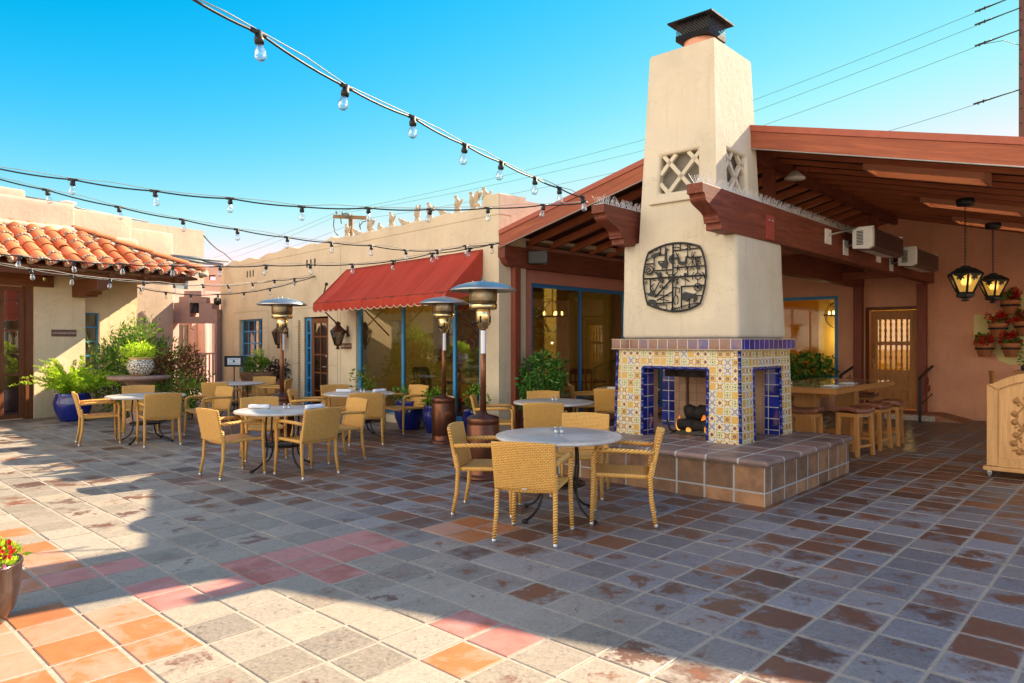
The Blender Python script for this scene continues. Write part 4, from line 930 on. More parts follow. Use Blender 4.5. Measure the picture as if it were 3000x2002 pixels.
# ------------------------------------------------------------------ salmon restaurant walls round the covered patio
SB = thing('salmon_building', 'salmon pink restaurant walls behind and beside the covered patio', 'building', W(0, 0), RZ)
wall('wall', M['salmon'], SB, -4.76, 6.6, 0, 2.78, 9.45, 9.65, [(-3.9, -2.03, .75, 2.65), (-1.38, -.395, .13, 2.30)])
mb = MB(); Mx = Matrix(((1, 0, 0, 0), (0, 0, 1, 9.452), (0, 1, 0, 0), (0, 0, 0, 1)))
mb.prism([(-4.76, 2.781), (6.6, 2.781), (6.6, max(2.79, rz_(6.6) - .06)), (RI, rz_(RI) - .06), (-4.76, rz_(-4.76) - .06)], .19, Mx).build('gable_wall', M['salmon'], SB)
window(SB, -3.9, -2.03, .75, 2.65, 9.46, 1, 1, M['blue'], .075, .04)
# side wall with the tall dining room window (faces the tower)
def sidewall(o): o.parent = SB; o.matrix_parent_inverse = Matrix(); o.location = (-4.78, 0, 0); o.rotation_euler = (0, 0, R(90)); return o
# in the turned frame x runs to the back (local y of the patio) and -y faces the patio
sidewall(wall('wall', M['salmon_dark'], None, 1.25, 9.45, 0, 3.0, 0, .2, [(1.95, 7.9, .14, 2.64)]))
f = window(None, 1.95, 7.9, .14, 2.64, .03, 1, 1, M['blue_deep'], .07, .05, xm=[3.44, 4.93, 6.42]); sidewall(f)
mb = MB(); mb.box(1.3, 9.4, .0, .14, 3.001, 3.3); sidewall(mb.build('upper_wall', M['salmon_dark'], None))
# carved door with turned spindles
D = MB(); dx0, dx1, dy = -1.36, -.415, 9.50
for a, b, c, d in ((dx0, dx0+.14, .15, 2.28), (dx1-.16, dx1, .15, 2.28), (dx0+.14, dx1-.16, 2.08, 2.28), (dx0+.14, dx1-.16, 1.52, 1.60), (dx0+.14, dx1-.16, .90, .98), (dx0+.14, dx1-.16, .15, .27)):
    D.box(a, b, dy + (.001 if b - a > .3 else 0), dy + .05, c, d)
D.box(dx0+.14, dx1-.16, dy+.015, dy+.045, .27, .90)
dr = D.build('door', M['door_wood'], SB, bevel=.004)
for z0, z1 in ((1.60, 2.08), (.98, 1.52)):
    for k in range(6):
        x = dx0 + .14 + (dx1 - .16 - dx0 - .14) * (k + .5) / 6 + (.0); L = z1 - z0
        pr = [(.012, 0), (.02, .03*L), (.013, .10*L), (.022, .22*L), (.012, .36*L), (.024, .5*L), (.012, .64*L), (.022, .78*L), (.013, .90*L), (.02, .97*L), (.012, L)]
        MB().lathe([(r, z0 + q) for r, q in pr], 10, Matrix.Translation((x, dy + .02, 0))).build('spindle', M['door_wood'], dr)
for i in range(3):
    for j in range(2):
        x = dx0 + .17 + .205*i; z = .31 + .30*j
        MB().box(x, x+.17, dy+.002, dy+.0149, z, z+.24).build('door_panel', M['door_wood'], dr, bevel=.01)
        MB().box(x+.05, x+.12, dy-.008, dy+.0015, z+.07, z+.17).build('door_boss', M['door_wood'], dr, bevel=.006)
MB().box(dx0+.14, dx1-.16, dy+.047, dy+.05, .98, 2.08).build('pane', M['glass'], dr)
MB().tube([(dx0+.07, dy-.005, 1.25), (dx0+.07, dy-.05, 1.28), (dx0+.07, dy-.05, 1.50), (dx0+.07, dy-.005, 1.53)], .014, 8).build('handle', M['door_wood'], dr)
MB().lathe([(.001, 0), (.028, .003), (.028, .012), (.001, .016)][::-1], 16, Matrix.Translation((dx0+.07, dy, 1.08)) @ Matrix.Rotation(R(90), 4, 'X')).build('lock', M['brass_steel'], dr)
wall('door_frame', M['wood_brown'], SB, -1.44, -.34, .13, 2.36, 9.44, 9.449, [(-1.36, -.415, .12, 2.285)])
# room behind the back wall, lit yellow
mb = MB(); mb.box(-4.7, .6, 12.6, 12.7, 0, 3.2); mb.box(-4.8, -4.7, 9.66, 12.7, 0, 3.2); mb.box(.6, .7, 9.66, 12.7, 0, 3.2); mb.build('room_wall', M['yellow_wall'], SB)
mb = MB(); mb.box(-4.7, .6, 9.66, 12.6, 3.2, 3.25); mb.box(-4.7, .6, 9.66, 12.6, -.01, .01); mb.build('room_ceiling', M['room_dark'], SB)
MB().box(-3.1, -2.55, 11.3, 11.6, .01, 3.19).build('room_column', M['mustard_wall'], SB)
ST = thing('brick_step', 'low brick step in front of the spindle door', 'step', W(0, 0), RZ)
o = MB().box(-1.75, .12, 8.55, 9.43, 0, .125).build('step_block', M['brick_step'], ST, bevel=.012); uvbox(o, (.3, .3))
o = MB().add([(.121, 8.56, .0), (.62, 8.56, .0), (.62, 9.43, 0), (.121, 9.43, 0), (.121, 8.56, .122), (.121, 9.43, .122)], [(0, 1, 4), (1, 2, 5, 4), (2, 3, 5), (0, 4, 5, 3), (0, 3, 2, 1)]).build('ramp', M['brick_step'], ST); uvbox(o, (.3, .3))
MB().box(-1.7, .1, 8.535, 8.549, .005, .11).build('pebble_riser', M['pebble'], ST)
# handrails either side of the step
def handrail(x, label):
    r = thing('handrail', label, 'handrail', W(x, 8.35), RZ, 'handrails at the step')
    MB().box(-.024, .024, -.024, .024, 0, .86).build('post', M['black_metal'], r)
    MB().tube([(0, -.05, .85), (0, .06, .89), (0, .98, 1.07), (0, 1.07, 1.08)], .026, 8).build('rail', M['black_metal'], r)
    MB().tube([(0, .02, .33), (0, 1.0, .50)], .012, 8).build('lower_rail', M['black_metal'], r)
    mb = MB()
    for cy_, cz, rr, tn in ((.42, .72, .12, 1), (.62, .78, .10, -1), (.50, .54, .09, -1), (.74, .62, .09, 1), (.3, .56, .07, 1)):
        mb.tube([(0, cy_ + tn*(rr - rr*.055*k)*math.cos(k*.55), cz + (rr - rr*.055*k)*math.sin(k*.55)) for k in range(15)], .010, 5)
    mb.build('scrollwork', M['scroll'], r)
handrail(-.12, 'black handrail with red scrollwork at the open side of the step'); handrail(-1.62, 'black handrail with red scrollwork half hidden behind the tiled counter table')
# painted plaque and its wall pots
PQ = thing('wall_plaque', 'mustard painted panel with scalloped corners on the salmon wall', 'plaque', W(0, 9.435), RZ)
def wallx(px):                                   # photo column -> local x on the back wall plane
    r = (px - 1500) / FPX; bx, by = C0.x + U.x*9.4, C0.y + U.y*9.4
    s = (bx - r*by) / (U.y + r*U.x); return -s, by + s*U.x
def wz(px, py): x, Y = wallx(px); return x, Zh(py, Y)
xa, z_ = wz(2852, 960); xm, zt_ = wz(3040, 800); zc = .5*(wz(2852, 1017)[1] + wz(2852, 925)[1]); cxm = xa + 1.22; hw, hh_ = 1.22, .68
pts = []
q = [(-hw, -.24), (-hw, .34), (-hw+.30, .34)]
q += [(-hw+.30+.0 + .32*math.sin(t), .34 + .30*(1 - math.cos(t))) for t in (.4, .8, 1.2, 1.5)] + [(-hw+.66, .72), (-hw+.80, .72), (-hw+.86, .86)]
q += [(-q_[0], q_[1]) for q_ in q[::-1]]
low = [(hw-.0, -.24), (hw-.14, -.26), (hw-.16, -.42), (hw-.36, -.44), (hw-.42, -.58), (hw-.6, -.66)]
q += low[1:] + [(-x, z) for x, z in low[::-1]]
MB().prism([(cxm + x, zc + z) for x, z in q], .02, Matrix(((1, 0, 0, 0), (0, 0, 1, -.006), (0, 1, 0, 0), (0, 0, 0, 1)))).build('painted_panel', M['plaque'], PQ)

# ------------------------------------------------------------------ foliage helpers
def leaves(mb, c, rad, n, size, asp=.45, rn=random, hollow=.35, up=.3, droop=0, box=False):
    c = Vector(c)
    for _ in range(n):
        while True:
            p = Vector((rn.uniform(-1, 1), rn.uniform(-1, 1), rn.uniform(-1, 1)))
            if box or hollow < p.length < 1: break
        lump = 1 + .42 * mnoise.noise(p * 2.9 + c)
        pos = c + Vector((p.x*rad[0], p.y*rad[1], p.z*rad[2])) * lump
        d = (p.normalized() * .7 + Vector((rn.gauss(0, .5), rn.gauss(0, .5), rn.gauss(up, .5) - droop))).normalized()
        leaf(mb, pos, d, size * rn.uniform(.65, 1.25), asp, rn)
def leaf(mb, pos, d, L, asp, rn=random, fold=.12):
    s = d.cross(Vector((rn.gauss(0, 1), rn.gauss(0, 1), rn.gauss(0, 1)))); 
    if s.length < 1e-5: return
    s.normalize(); n = s.cross(d); w_ = L * asp * .5; m = pos + d * L * .45 + n * L * fold
    mb.add([pos, m + s * w_, pos + d * L - n * L * .08, m - s * w_], [(0, 1, 2, 3)])
def stems(mb, base, tips, r=.006, n=4):
    for t in tips:
        b = Vector(base) + Vector((random.gauss(0, .03), random.gauss(0, .03), 0)); t = Vector(t); mid = b.lerp(t, .5) + Vector((random.gauss(0, .03), random.gauss(0, .03), .04)); mb.tube([b, mid, t], [r, r*.8, r*.5], n)
def frond(mb, base, tip, n=26, L=.10, wid=.2, rn=random):
    base, tip = Vector(base), Vector(tip); h = (tip - base); side = h.cross(Vector((0, 0, 1))).normalized(); 
    for k in range(n):
        t = (k + .5) / n; p = base + h * t + Vector((0, 0, .22 * h.length * (4*t*(1-t))**.8)); r = L * (1 - t*.75) * rn.uniform(.8, 1.2)
        for s in (-1, 1, rn.choice((-.3, .3))):
            d = (side * s + h.normalized() * .7 + Vector((0, 0, rn.uniform(-.1, .5)))).normalized(); leaf(mb, p, d, r, .3, rn)
def pot(prof, name, mat, par, n=28): return MB().lathe(prof, n).build(name, mat, par)

wp = [(2889, 1026, 'lowest red geranium in a clay wall pot, nearest the door'), (2966, 1026, 'red geranium clay wall pot low on the plaque at the right edge'), (2928, 968, 'red geranium clay wall pot in the middle of the plaque'), (2964, 901, 'topmost red geranium clay wall pot on the plaque'), (3004, 963, 'red geranium clay wall pot cut off by the right edge of the picture')]
for k, (px, py, lab) in enumerate(wp):
    x, z = wz(px, py); rn = random.Random(40 + k)
    p = W(x, 9.24); r = thing('wall_pot', lab, 'flower pot', (p.x, p.y, z - .13), RZ, 'red geranium pots on the wall plaque')
    pot([(.10, 0), (.155, .20), (.165, .205), (.168, .27), (.15, .275), (.14, .24)], 'pot', M['terracotta_pot'], r)
    MB().lathe([(.162, .15), (.168, .15), (.168, .185), (.162, .185)], 24).build('hanger_band', M['black_metal'], r)
    mb = MB(); leaves(mb, (0, 0, .33), (.15, .13, .10), 60, .085, .85, rn); mb.build('foliage', M['leaf_ficus'], r)
    for _ in range(8):
        a, b = rn.uniform(0, 6.28), rn.uniform(.05, .19); c = (b*math.cos(a), b*math.sin(a)*.7 - .05, rn.uniform(.31, .52) - b*.45); mb = MB(); leaves(mb, c, (.062, .062, .055), 44, .042, .8, rn, .1)
        mb.build('flower_head', M['flower_red'], r)

# ------------------------------------------------------------------ cream building with the awning
BO = Vector((-.22, 11.8, 0)); BZ = math.atan2(-.737, .676)
BX = Vector((.676, -.737, 0)); BY = Vector((.737, .676, 0))
def Bw(x, y, z=0): return BO + BX * x + BY * y + Vector((0, 0, z))
def bx_(px, off=0):                                     # photo column -> local x on a plane `off` in front of the wall
    r = (px - 1500) / FPX; o = BO - BY * off
    return (r * o.y - o.x) / (BX.x - r * BX.y)
CB = thing('cream_building', 'long cream stucco building with a red awning, blue window frames and dove statues', 'building', BO, BZ)
wall('wall', M['stucco_cream'], CB, -12.5, 0, 0, 3.72, 0, .28, [(-4.65, -.49, .16, 2.6), (-7.25, -5.88, .0, 2.18), (-11.07, -9.5, .55, 2.21)])
rn = random.Random(9)
top = [(-12.5, 3.721), (-12.5, 3.86)]; x = -12.3
while x < -5.6: top.append((x, 3.86 + .035*math.sin(x*5.3) + .03*math.sin(x*2.1) + .012*(x + 12.5))); x += .16
top += [(-5.6, 3.95), (-5.5, 3.93)]; x = -5.3
while x < -.45: top.append((x, 3.91 + .015*math.sin(x*7) + .01*math.sin(x*3.1))); x += .2
top += [(-.44, 3.93), (-.42, 4.06), (-.36, 4.09), (0, 4.09), (0, 3.721)]
MB().prism(top, .30, Matrix(((1, 0, 0, 0), (0, 0, 1, -.001), (0, 1, 0, 0), (0, 0, 0, 1)))).build('parapet', M['stucco_cream'], CB, bevel=.02)
MB().box(-.285, .0, .281, .62, 0, 4.085).build('return_wall', M['stucco_cream'], CB)
MB().box(-.285, -.002, .621, 5.5, 3.35, 4.03).build('return_wall', M['stucco_cream'], CB)
MB().box(-12.5, -12.22, .281, 7, 0, 3.86).build('end_wall', M['stucco_cream'], CB)
MB().box(-12.2, -.29, .30, 9, 3.30, 3.36).build('flat_roof', M['room_dark'], CB)
# curb under the big window, moulding lines, control joint, vents
MB().box(-4.9, -.02, -.16, -.001, 0, .155).build('curb', M['stucco_cream'], CB, bevel=.02)
mb = MB(); L_ = lambda a, b, c, d: mb.box(a, b, -.004, .001, c, d)
for a, b, t in ((-11.46, -9.12, 2.42), (-7.75, -5.45, 2.40)):
    L_(a, b, t-.008, t+.008); L_(a-.008, a+.008, .02, t-.009); L_(b-.008, b+.008, .02, t-.009)
    L_(a+.009, a+.38, 1.95, 1.965); L_(b-.38, b-.009, 1.95, 1.965); L_(a+.009, a+.38, 1.05, 1.065); L_(b-.38, b-.009, 1.05, 1.065)
L_(-5.32, -5.306, 0, 3.7); mb.build('moulding_line', M['plaster_line'], CB)
mb = MB()
for c in (-10.3, -6.73):
    for k in (-1, 0, 1): mb.box(c + .2*k - .035, c + .2*k + .035, -.003, .02, 3.37, 3.55)
mb.build('wall_vent', M['dark_recess'], CB)
MB().box(-11.2, -9.37, -.05, .06, .47, .549).build('sill', M['stucco_cream'], CB, bevel=.015)
wn_ = window(CB, -11.07, -9.5, .55, 2.21, .10, 4, 5, M['blue'], .05, .032)
mb = MB(); mb.grid(lambda a, b: (-10.35 + .75*a, .30 + .05*math.sin(a*40), .5 + 1.75*b), 60, 2); mb.build('curtain', M['curtain'], CB)
f = window(CB, -4.65, -.49, .16, 2.6, .06, 1, 1, M['blue'], .09, .07, xm=[bx_(1171, 0), bx_(1322, 0)])
# doorway: blue side frame, mosaic edge, open brown glazed door leaf
MB().box(-7.25, -7.08, -.002, .03, .0, 2.18).build('door_jamb', M['stucco_cream'], CB)
o = MB().box(-7.40, -7.27, -.006, .0, .05, 2.12).build('mosaic_strip', M['mosaic'], CB); uvbox(o, (.065, .065))
window(CB, -7.06, -6.78, .02, 2.16, .04, 1, 6, M['blue'], .06, .03, name='side_light')
dl = window(CB, -6.74, -5.90, .02, 2.14, .03, 2, 5, M['wood_brown'], .11, .035, 'glass_dark', 'glazed_door', .05)
mb = MB(); mb.tube([(-5.955, .03, 1.02), (-5.955, -.045, 1.02), (-6.07, -.05, 1.02)], .012, 6); mb.ball((-5.955, .0, 1.26), .028, 10, 6); mb.build('handle', M['steel'], dl)
MB().box(-5.898, -5.88, .0, .09, .0, 2.18).build('door_edge', M['wood_brown'], CB)
# the dining room seen through both windows
mb = MB(); mb.box(-5.8, -.1, 7.6, 7.7, 0, 3.2); mb.box(-5.85, -5.75, .29, 7.6, 0, 3.2); mb.build('room_wall', M['mustard_wall'], CB)
mb = MB(); mb.box(-5.74, -.3, .3, 7.6, 3.05, 3.1); mb.box(-5.74, -.3, .3, 7.6, .0, .02); mb.build('room_floor', M['room_floor'], CB)
mb = MB(); mb.box(-12.2, -5.86, 2.5, 2.6, 0, 3.2); mb.build('room_partition', M['room_dark'], CB)
MB().box(-3.3, -2.9, 4.4, 4.8, .03, 3.04).build('room_column', M['mustard_wall'], CB)
pw = thing('framed_painting', 'colourful framed abstract painting hung inside the awning window', 'painting', Bw(-3.55, 1.95, 0), BZ + R(35))
MB().box(-.55, .55, -.02, .02, 1.15, 2.45).build('canvas', M['painting'], pw)
wall('frame', M['yellow_wall'], pw, -.60, .60, 1.10, 2.50, -.035, .03, [(-.55, .55, 1.15, 2.45)])
MB().box(-.03, .03, .031, .06, .02, 2.4).build('easel', M['dining_wood'], pw)
pw = thing('pale_painting', 'pale abstract painting hung inside the dining room left of the tower', 'painting', Bw(-1.0, 7.5, 0), BZ)
MB().box(-.6, .6, .0, .05, 1.3, 2.5).build('canvas', M['painting2'], pw); wall('frame', M['dining_wood'], pw, -.65, .65, 1.25, 2.55, -.02, .05, [(-.6, .6, 1.3, 2.5)])
def dining_chair(label, loc, rz):
    r = thing('dining_chair', label, 'chair', loc, rz, 'dining chairs inside the restaurant')
    MB().box(-.22, .22, -.22, .22, .43, .48).build('seat', M['dining_wood'], r, bevel=.01)
    for sx in (-1, 1):
        MB().tube([(sx*.2, .2, 0), (sx*.2, .2, .43)], .02, 6).build('leg', M['dining_wood'], r)
        MB().tube([(sx*.2, -.24, 0), (sx*.2, -.2, .45), (sx*.21, -.28, 1.02)], .022, 6).build('leg', M['dining_wood'], r)
    mb = MB(); mb.box(-.20, .20, -.295, -.265, .93, 1.04)
    for k in range(3): mb.tube([(-.1 + .1*k, -.21, .5), (-.12 + .1*k + .03, -.245, .68), (-.08 + .1*k - .03, -.262, .82), (-.1 + .1*k, -.28, .95)], .016, 5)
    mb.build('back_slat', M['dining_wood'], r)
    return r
def dining_table(label, loc):
    r = thing('dining_table', label, 'table', loc, 0, 'dining tables inside the restaurant')
    MB().lathe([(.55, .72), (.57, .735), (.55, .75)], 28).build('tabletop', M['dining_wood'], r); MB().lathe([(.3, 0), (.28, .03), (.05, .06), (.05, .72)], 16).build('pedestal', M['dining_wood'], r)
    return r
dining_table('round dark dining table inside the awning window', Bw(-2.5, 1.5, .02)); 
dc = dining_chair('dark wood dining chair inside the awning window, left of its table', Bw(-3.35, 1.0, .02), BZ - R(80))
dup(dc, Bw(-2.75, .75, .02), BZ - R(10), 'dark wood dining chair inside the awning window with its back to the glass'); dup(dc, Bw(-1.5, 1.2, .02), BZ + R(70), 'dark wood dining chair inside the awning window, right of its table')
dining_table('round dark dining table inside the window left of the tower', W(-5.7, 4.6, .02)); dup(dc, W(-5.25, 4.0, .02), RZ + R(40), 'dark wood dining chair inside the window, its back to the ficus'); dup(dc, W(-5.2, 5.3, .02), RZ + R(120), 'dark wood dining chair inside the window, nearest the tower edge')
def chandelier(label, loc):
    r = thing('chandelier', label, 'chandelier', loc, 0, 'lit chandeliers inside')
    mb = MB(); mb.tube([(0, 0, 0), (0, 0, .9)], .012, 6)
    for k in range(3): a = k * 1.047; mb.tube([(.33*math.cos(t*.3927)*math.cos(a), .33*math.cos(t*.3927)*math.sin(a), .33*math.sin(t*.3927)) for t in range(16)], .008, 5, closed=True)
    mb.tube([(.33*math.cos(t*.3927), .33*math.sin(t*.3927), 0) for t in range(16)], .012, 5, closed=True); mb.build('frame', M['iron'], r)
    for k in range(5):
        a = k*1.2566; MB().ball((.2*math.cos(a), .2*math.sin(a), .06), (.022, .022, .05), 8, 6).build('candle_bulb', M['candle'], r)
    ld = bpy.data.lights.new('chandelier_light', 'POINT'); ld.energy = 12; ld.color = (1, .68, .34); ld.shadow_soft_size = .02
    lo = bpy.data.objects.new('chandelier_light', ld); COL.objects.link(lo); lo.parent = r; lo.location = (0, 0, -.55)
chandelier('lit iron globe chandelier inside the window left of the tower', W(-5.9, 3.9, 2.12))
chandelier('lit iron chandelier inside the back window right of the tower', W(-2.5, 10.9, 2.25))
for q, e_, cl_o in (((-1.0, 11.2), 26, (1, .70, .28)), ((-7.5, 4.2), 70, (1, .78, .42))):
    ld = bpy.data.lights.new('room_lamp', 'POINT'); ld.energy = e_; ld.color = cl_o; ld.shadow_soft_size = .02
    lo = bpy.data.objects.new('room_lamp', ld); COL.objects.link(lo); lo.location = W(*q, 2.7)

# awning
AW = thing('awning', 'red canvas awning with a scalloped edge over the large window', 'awning', BO, BZ)
ax0, ax1, zt_, zf, pj = -5.05, -.41, 3.18, 2.41, .78
def canopy(a, b): return (ax0 + (ax1-ax0)*a, -pj*b - .004, zt_ + (zf-zt_)*b - .035*math.sin(math.pi*b) + .012*math.sin(a*37)*b - .018*abs(math.sin(math.pi*a*6))*math.sin(math.pi*b))
MB().slab(canopy, 48, 10, (0, .004, -.006)).build('canopy', M['awning'], AW)
mb = MB(); ns = 21
def val(a, b): s_ = abs(math.sin(math.pi * a * ns)) ** .7; return (ax0 + (ax1-ax0)*a, -pj - .005 - .012*b + .006*math.sin(a*60), zf - b*(.150 + .050*s_))
MB().slab(val, ns*8, 3, (0, .004, 0)).build('valance', M['awning'], AW)
MB().tube([Vector(val(k/(ns*8), 1)) + Vector((0, .002, 0)) for k in range(ns*8+1)], .0085, 5).build('piping', M['piping'], AW)
for x in (ax0, ax1):
    e = .004 if x == ax1 else -.004
    MB().add([(x+e, -.004, zt_), (x+e, -pj-.01, zf), (x+e, -pj-.02, zf-.17), (x+e, -pj+.42, zf-.05), (x+e, -.02, zf+.32)], [(0, 1, 2, 3, 4)]).build('side_panel', M['awning'], AW)
mb = MB()
for x in (ax0+.12, ax0+1.7, ax1-.15): mb.tube([(x, -pj+.02, zf-.02), (x+.02, -.01, 1.72)], .016, 6)
mb.tube([(ax0, -pj+.01, zf), (ax1, -pj+.01, zf)], .014, 6); mb.tube([(ax0-.18, -.40, zf+.42), (ax0, -.55, zf+.2)], .016, 6); mb.ball((ax0-.2, -.38, zf+.44), .04, 8, 6)
mb.build('support_arm', M['rust_iron'], AW)

# wall lanterns
def wall_lantern(x, label):
    r = thing('wall_lantern', label, 'wall lamp', Bw(x, -.001, 1.52), BZ, 'wall lanterns beside the glazed door')
    mb = MB(); mb.tube([(0, 0, .30), (0, -.10, .27), (0, -.2, .33), (0, -.24, .43)], .014, 6); mb.box(-.035, .035, -.012, 0, .18, .42); mb.ball((0, -.05, .30), .03, 8, 6); mb.build('bracket', M['rust_iron'], r)
    T = Matrix.Translation((0, -.24, 0))
    mb = MB()
    for k in range(6):
        a = k*math.pi/3; c, s_ = math.cos(a), math.sin(a); mb.tube([(.07*c, -.24+.07*s_, 0), (.155*c, -.24+.155*s_, .30)], .010, 5)
    mb.lathe([(.03, -.09), (.045, -.06), (.02, -.03), (.075, 0), (.08, .02)], 6, T, False); mb.lathe([(.165, .295), (.17, .31), (.06, .42), (.045, .45), (.07, .47), (.01, .52)], 6, T, False); mb.build('cage', M['rust_iron'], r)
    MB().lathe([(.066, .02), (.148, .295)], 6, T, False).build('glazing', M['glass_dark'], r)
wall_lantern(bx_(1019), 'rust brown wall lantern above the room sign'); wall_lantern(bx_(843), 'rust brown wall lantern behind the farthest patio heater')
def sign(name, label, root_loc, rz, wd, ht, txt, size):
    r = thing(name, label, 'sign', root_loc, rz)
    MB().box(-wd/2, wd/2, -.012, 0, -ht/2, ht/2).build('board', M['sign_brown'], r)
    text_mesh(txt, size, Matrix.Translation((0, -.013, 0)) @ Matrix.Rotation(R(90), 4, 'X'), .001).build('lettering', M['sign_letter'], r)
    return r
sign('room_sign', 'small brown wall sign reading FIREPLACE ROOM under the lantern', Bw(-5.06, -.001, 1.50), BZ, .46, .13, 'FIREPLACE ROOM', .047)

# dove statues along the parapet
def dove(kind):
    mb = MB()
    if kind == 'perch':      # upright bird on a small round pedestal
        mb.lathe([(.055, 0), (.055, .10), (.045, .11)], 10); mb.tube([(-.02, 0, .10), (-.01, 0, .16), (.005, 0, .21), (-.02, 0, .25), (-.035, 0, .285)], [.03, .058, .052, .034, .025], 9)
        mb.ball((-.045, 0, .30), (.034, .027, .027), 9, 7); mb.tube([(-.07, 0, .30), (-.105, 0, .295)], [.011, .002], 6); mb.tube([(.01, 0, .17), (.08, 0, .20), (.13, 0, .24)], [.045, .026, .012], 7)
    elif kind == 'lying':    # long bird leaning forward, tail low
        mb.ball((0, 0, .012), (.11, .06, .02), 12, 6); mb.tube([(-.13, 0, .15), (-.08, 0, .12), (0, 0, .075), (.09, 0, .05), (.16, 0, .045), (.22, 0, .06)], [.024, .045, .062, .045, .025, .02], 9)
        mb.ball((-.14, 0, .162), (.034, .028, .028), 9, 7); mb.tube([(-.165, 0, .16), (-.20, 0, .15)], [.011, .002], 6)
    elif kind == 'winged':   # wings raised behind
        mb.lathe([(.06, 0), (.05, .06), (.04, .075)], 10); mb.tube([(-.02, 0, .06), (-.02, 0, .12), (-.025, 0, .18), (-.05, 0, .235), (-.06, 0, .27)], [.03, .06, .055, .035, .025], 9)
        mb.ball((-.068, 0, .29), (.034, .027, .027), 9, 7); mb.tube([(-.09, 0, .30), (-.125, 0, .315)], [.011, .002], 6)
        for s_ in (-1, 1):
            out = [(-.02, .10), (.06, .12), (.13, .18), (.17, .27), (.155, .31), (.12, .27), (.115, .30), (.085, .25), (.075, .27), (.04, .21), (-.02, .19)]
            mb.prism(out, .018, Matrix.Translation((0, s_*.035, 0)) @ Matrix.Rotation(R(90 + s_*14), 4, 'X'))
        mb.tube([(.0, 0, .09), (.09, 0, .10), (.14, 0, .07)], [.04, .03, .02], 7)
    else:                    # small hunched bird
        mb.ball((0, 0, .012), (.07, .05, .02), 12, 6); mb.tube([(-.03, 0, .06), (0, 0, .07), (.06, 0, .045), (.11, 0, .05)], [.05, .065, .04, .02], 9); mb.ball((-.03, 0, .15), (.036, .03, .03), 9, 7); mb.tube([(-.02, 0, .08), (-.03, 0, .15)], [.05, .03], 8); mb.tube([(-.055, 0, .15), (-.085, 0, .142)], [.011, .002], 6)
    return mb
ds = [(1001, 'perch', 1.05, 0, 'leftmost'), (1030, 'lying', 1.0, 0, 'second from the left'), (1067, 'winged', 1.0, 0, 'third from the left'), (1097, 'hunched', 1.05, 0, 'fourth from the left'), (1131, 'perch', 1.1, 0, 'fifth from the left'), (1165, 'lying', 1.0, 0, 'sixth from the left'), (1205, 'upright', 1.1, 0, 'seventh from the left'), (1242, 'perch', 1.12, 0, 'eighth from the left'), (1282, 'lying', 1.0, 0, 'ninth from the left'), (1323, 'perch', 1.12, 0, 'third from the right'), (1370, 'winged', 1.15, 0, 'second from the right'), (1412, 'perch', 1.2, 0, 'rightmost, against the corner pier')]
kt = {'perch': 'upright stone dove on a pedestal', 'lying': 'low stone dove with a long tail', 'winged': 'stone dove with raised wings', 'hunched': 'small hunched stone dove', 'upright': 'stone dove pointing straight up'}
for px, kd, sc, rt, wh in ds:
    x = bx_(px); k_ = kd
    if kd == 'upright':
        mb = MB(); mb.lathe([(.055, 0), (.05, .09), (.04, .10)], 10); mb.tube([(0, 0, .09), (0, 0, .16), (0, 0, .22), (-.01, 0, .28), (-.015, 0, .31)], [.03, .06, .055, .03, .02], 9); mb.tube([(-.015, 0, .3), (-.02, 0, .345)], [.014, .003], 6)
        mb.prism([(.0, .15), (.07, .2), (.09, .32), (.06, .3), (.02, .24)], .03, Matrix.Translation((0, .015, 0)) @ Matrix.Rotation(R(90), 4, 'X'))
    else: mb = dove(kd)
    o = mb.build('dove_statue', M['dove'], None, loc=Bw(x, .14, 3.90), rot=BZ + rt); o.scale = (sc,)*3
    if px == 1412: o.location = Bw(-.50, .14, 3.90)
    tag(o, f'{kt[kd]} on the cream parapet, {wh}', 'statue', 'dove statues along the cream parapet')

# ------------------------------------------------------------------ left building with the tiled eave
AO = Vector((-9.92, 14.7, 0)); AZ = R(58)
AX = Vector((math.cos(AZ), math.sin(AZ), 0)); AY = Vector((-AX.y, AX.x, 0))
def Aw(x, y, z=0): return AO + AX*x + AY*y + Vector((0, 0, z))
LB = thing('tile_roof_building', 'warm stucco building at the left with a clay tile eave and brown glazed door', 'building', AO, AZ)
def softbox(name, mat, par, x0, x1, y0, y1, z0, z1, bev=.05, amp=.012, seed=0):
    bm = bmesh.new(); vs = [bm.verts.new(p) for p in [(x0,y0,z0),(x1,y0,z0),(x1,y1,z0),(x0,y1,z0),(x0,y0,z1),(x1,y0,z1),(x1,y1,z1),(x0,y1,z1)]]
    for f in ((3,2,1,0),(4,5,6,7),(0,1,5,4),(1,2,6,5),(2,3,7,6),(3,0,4,7)): bm.faces.new([vs[i] for i in f])
    bmesh.ops.bevel(bm, geom=list(bm.edges), offset=bev, segments=3, affect='EDGES', profile=.5)
    bmesh.ops.subdivide_edges(bm, edges=[e for e in bm.edges if e.calc_length() > .4], cuts=7, use_grid_fill=True)
    for v in bm.verts:
        n = v.co * 1.7 + Vector((seed, seed, 0)); v.co += Vector((mnoise.noise(n), mnoise.noise(n + Vector((9, 2, 1))), mnoise.noise(n + Vector((3, 8, 5))))) * amp
    for f in bm.faces: f.smooth = True
    me = bpy.data.meshes.new(name); bm.to_mesh(me); bm.free(); me.materials.append(mat)
    o = bpy.data.objects.new(name, me); COL.objects.link(o); o.parent = par; return o
wall('wall', M['stucco_warm'], LB, -4.5, 1.0, 0, 3.9, 0, .39, [(-2.6, -.02, 0, 2.74)])
softbox('upper_wall', M['stucco_pink'], LB, -4.5, .80, .02, .5, 3.85, 4.58, .06, .03)
wall('wall', M['stucco_warm'], LB, 1.0, 2.40, 0, 3.4, .40, .80, [(1.20, 1.52, .95, 2.25)])
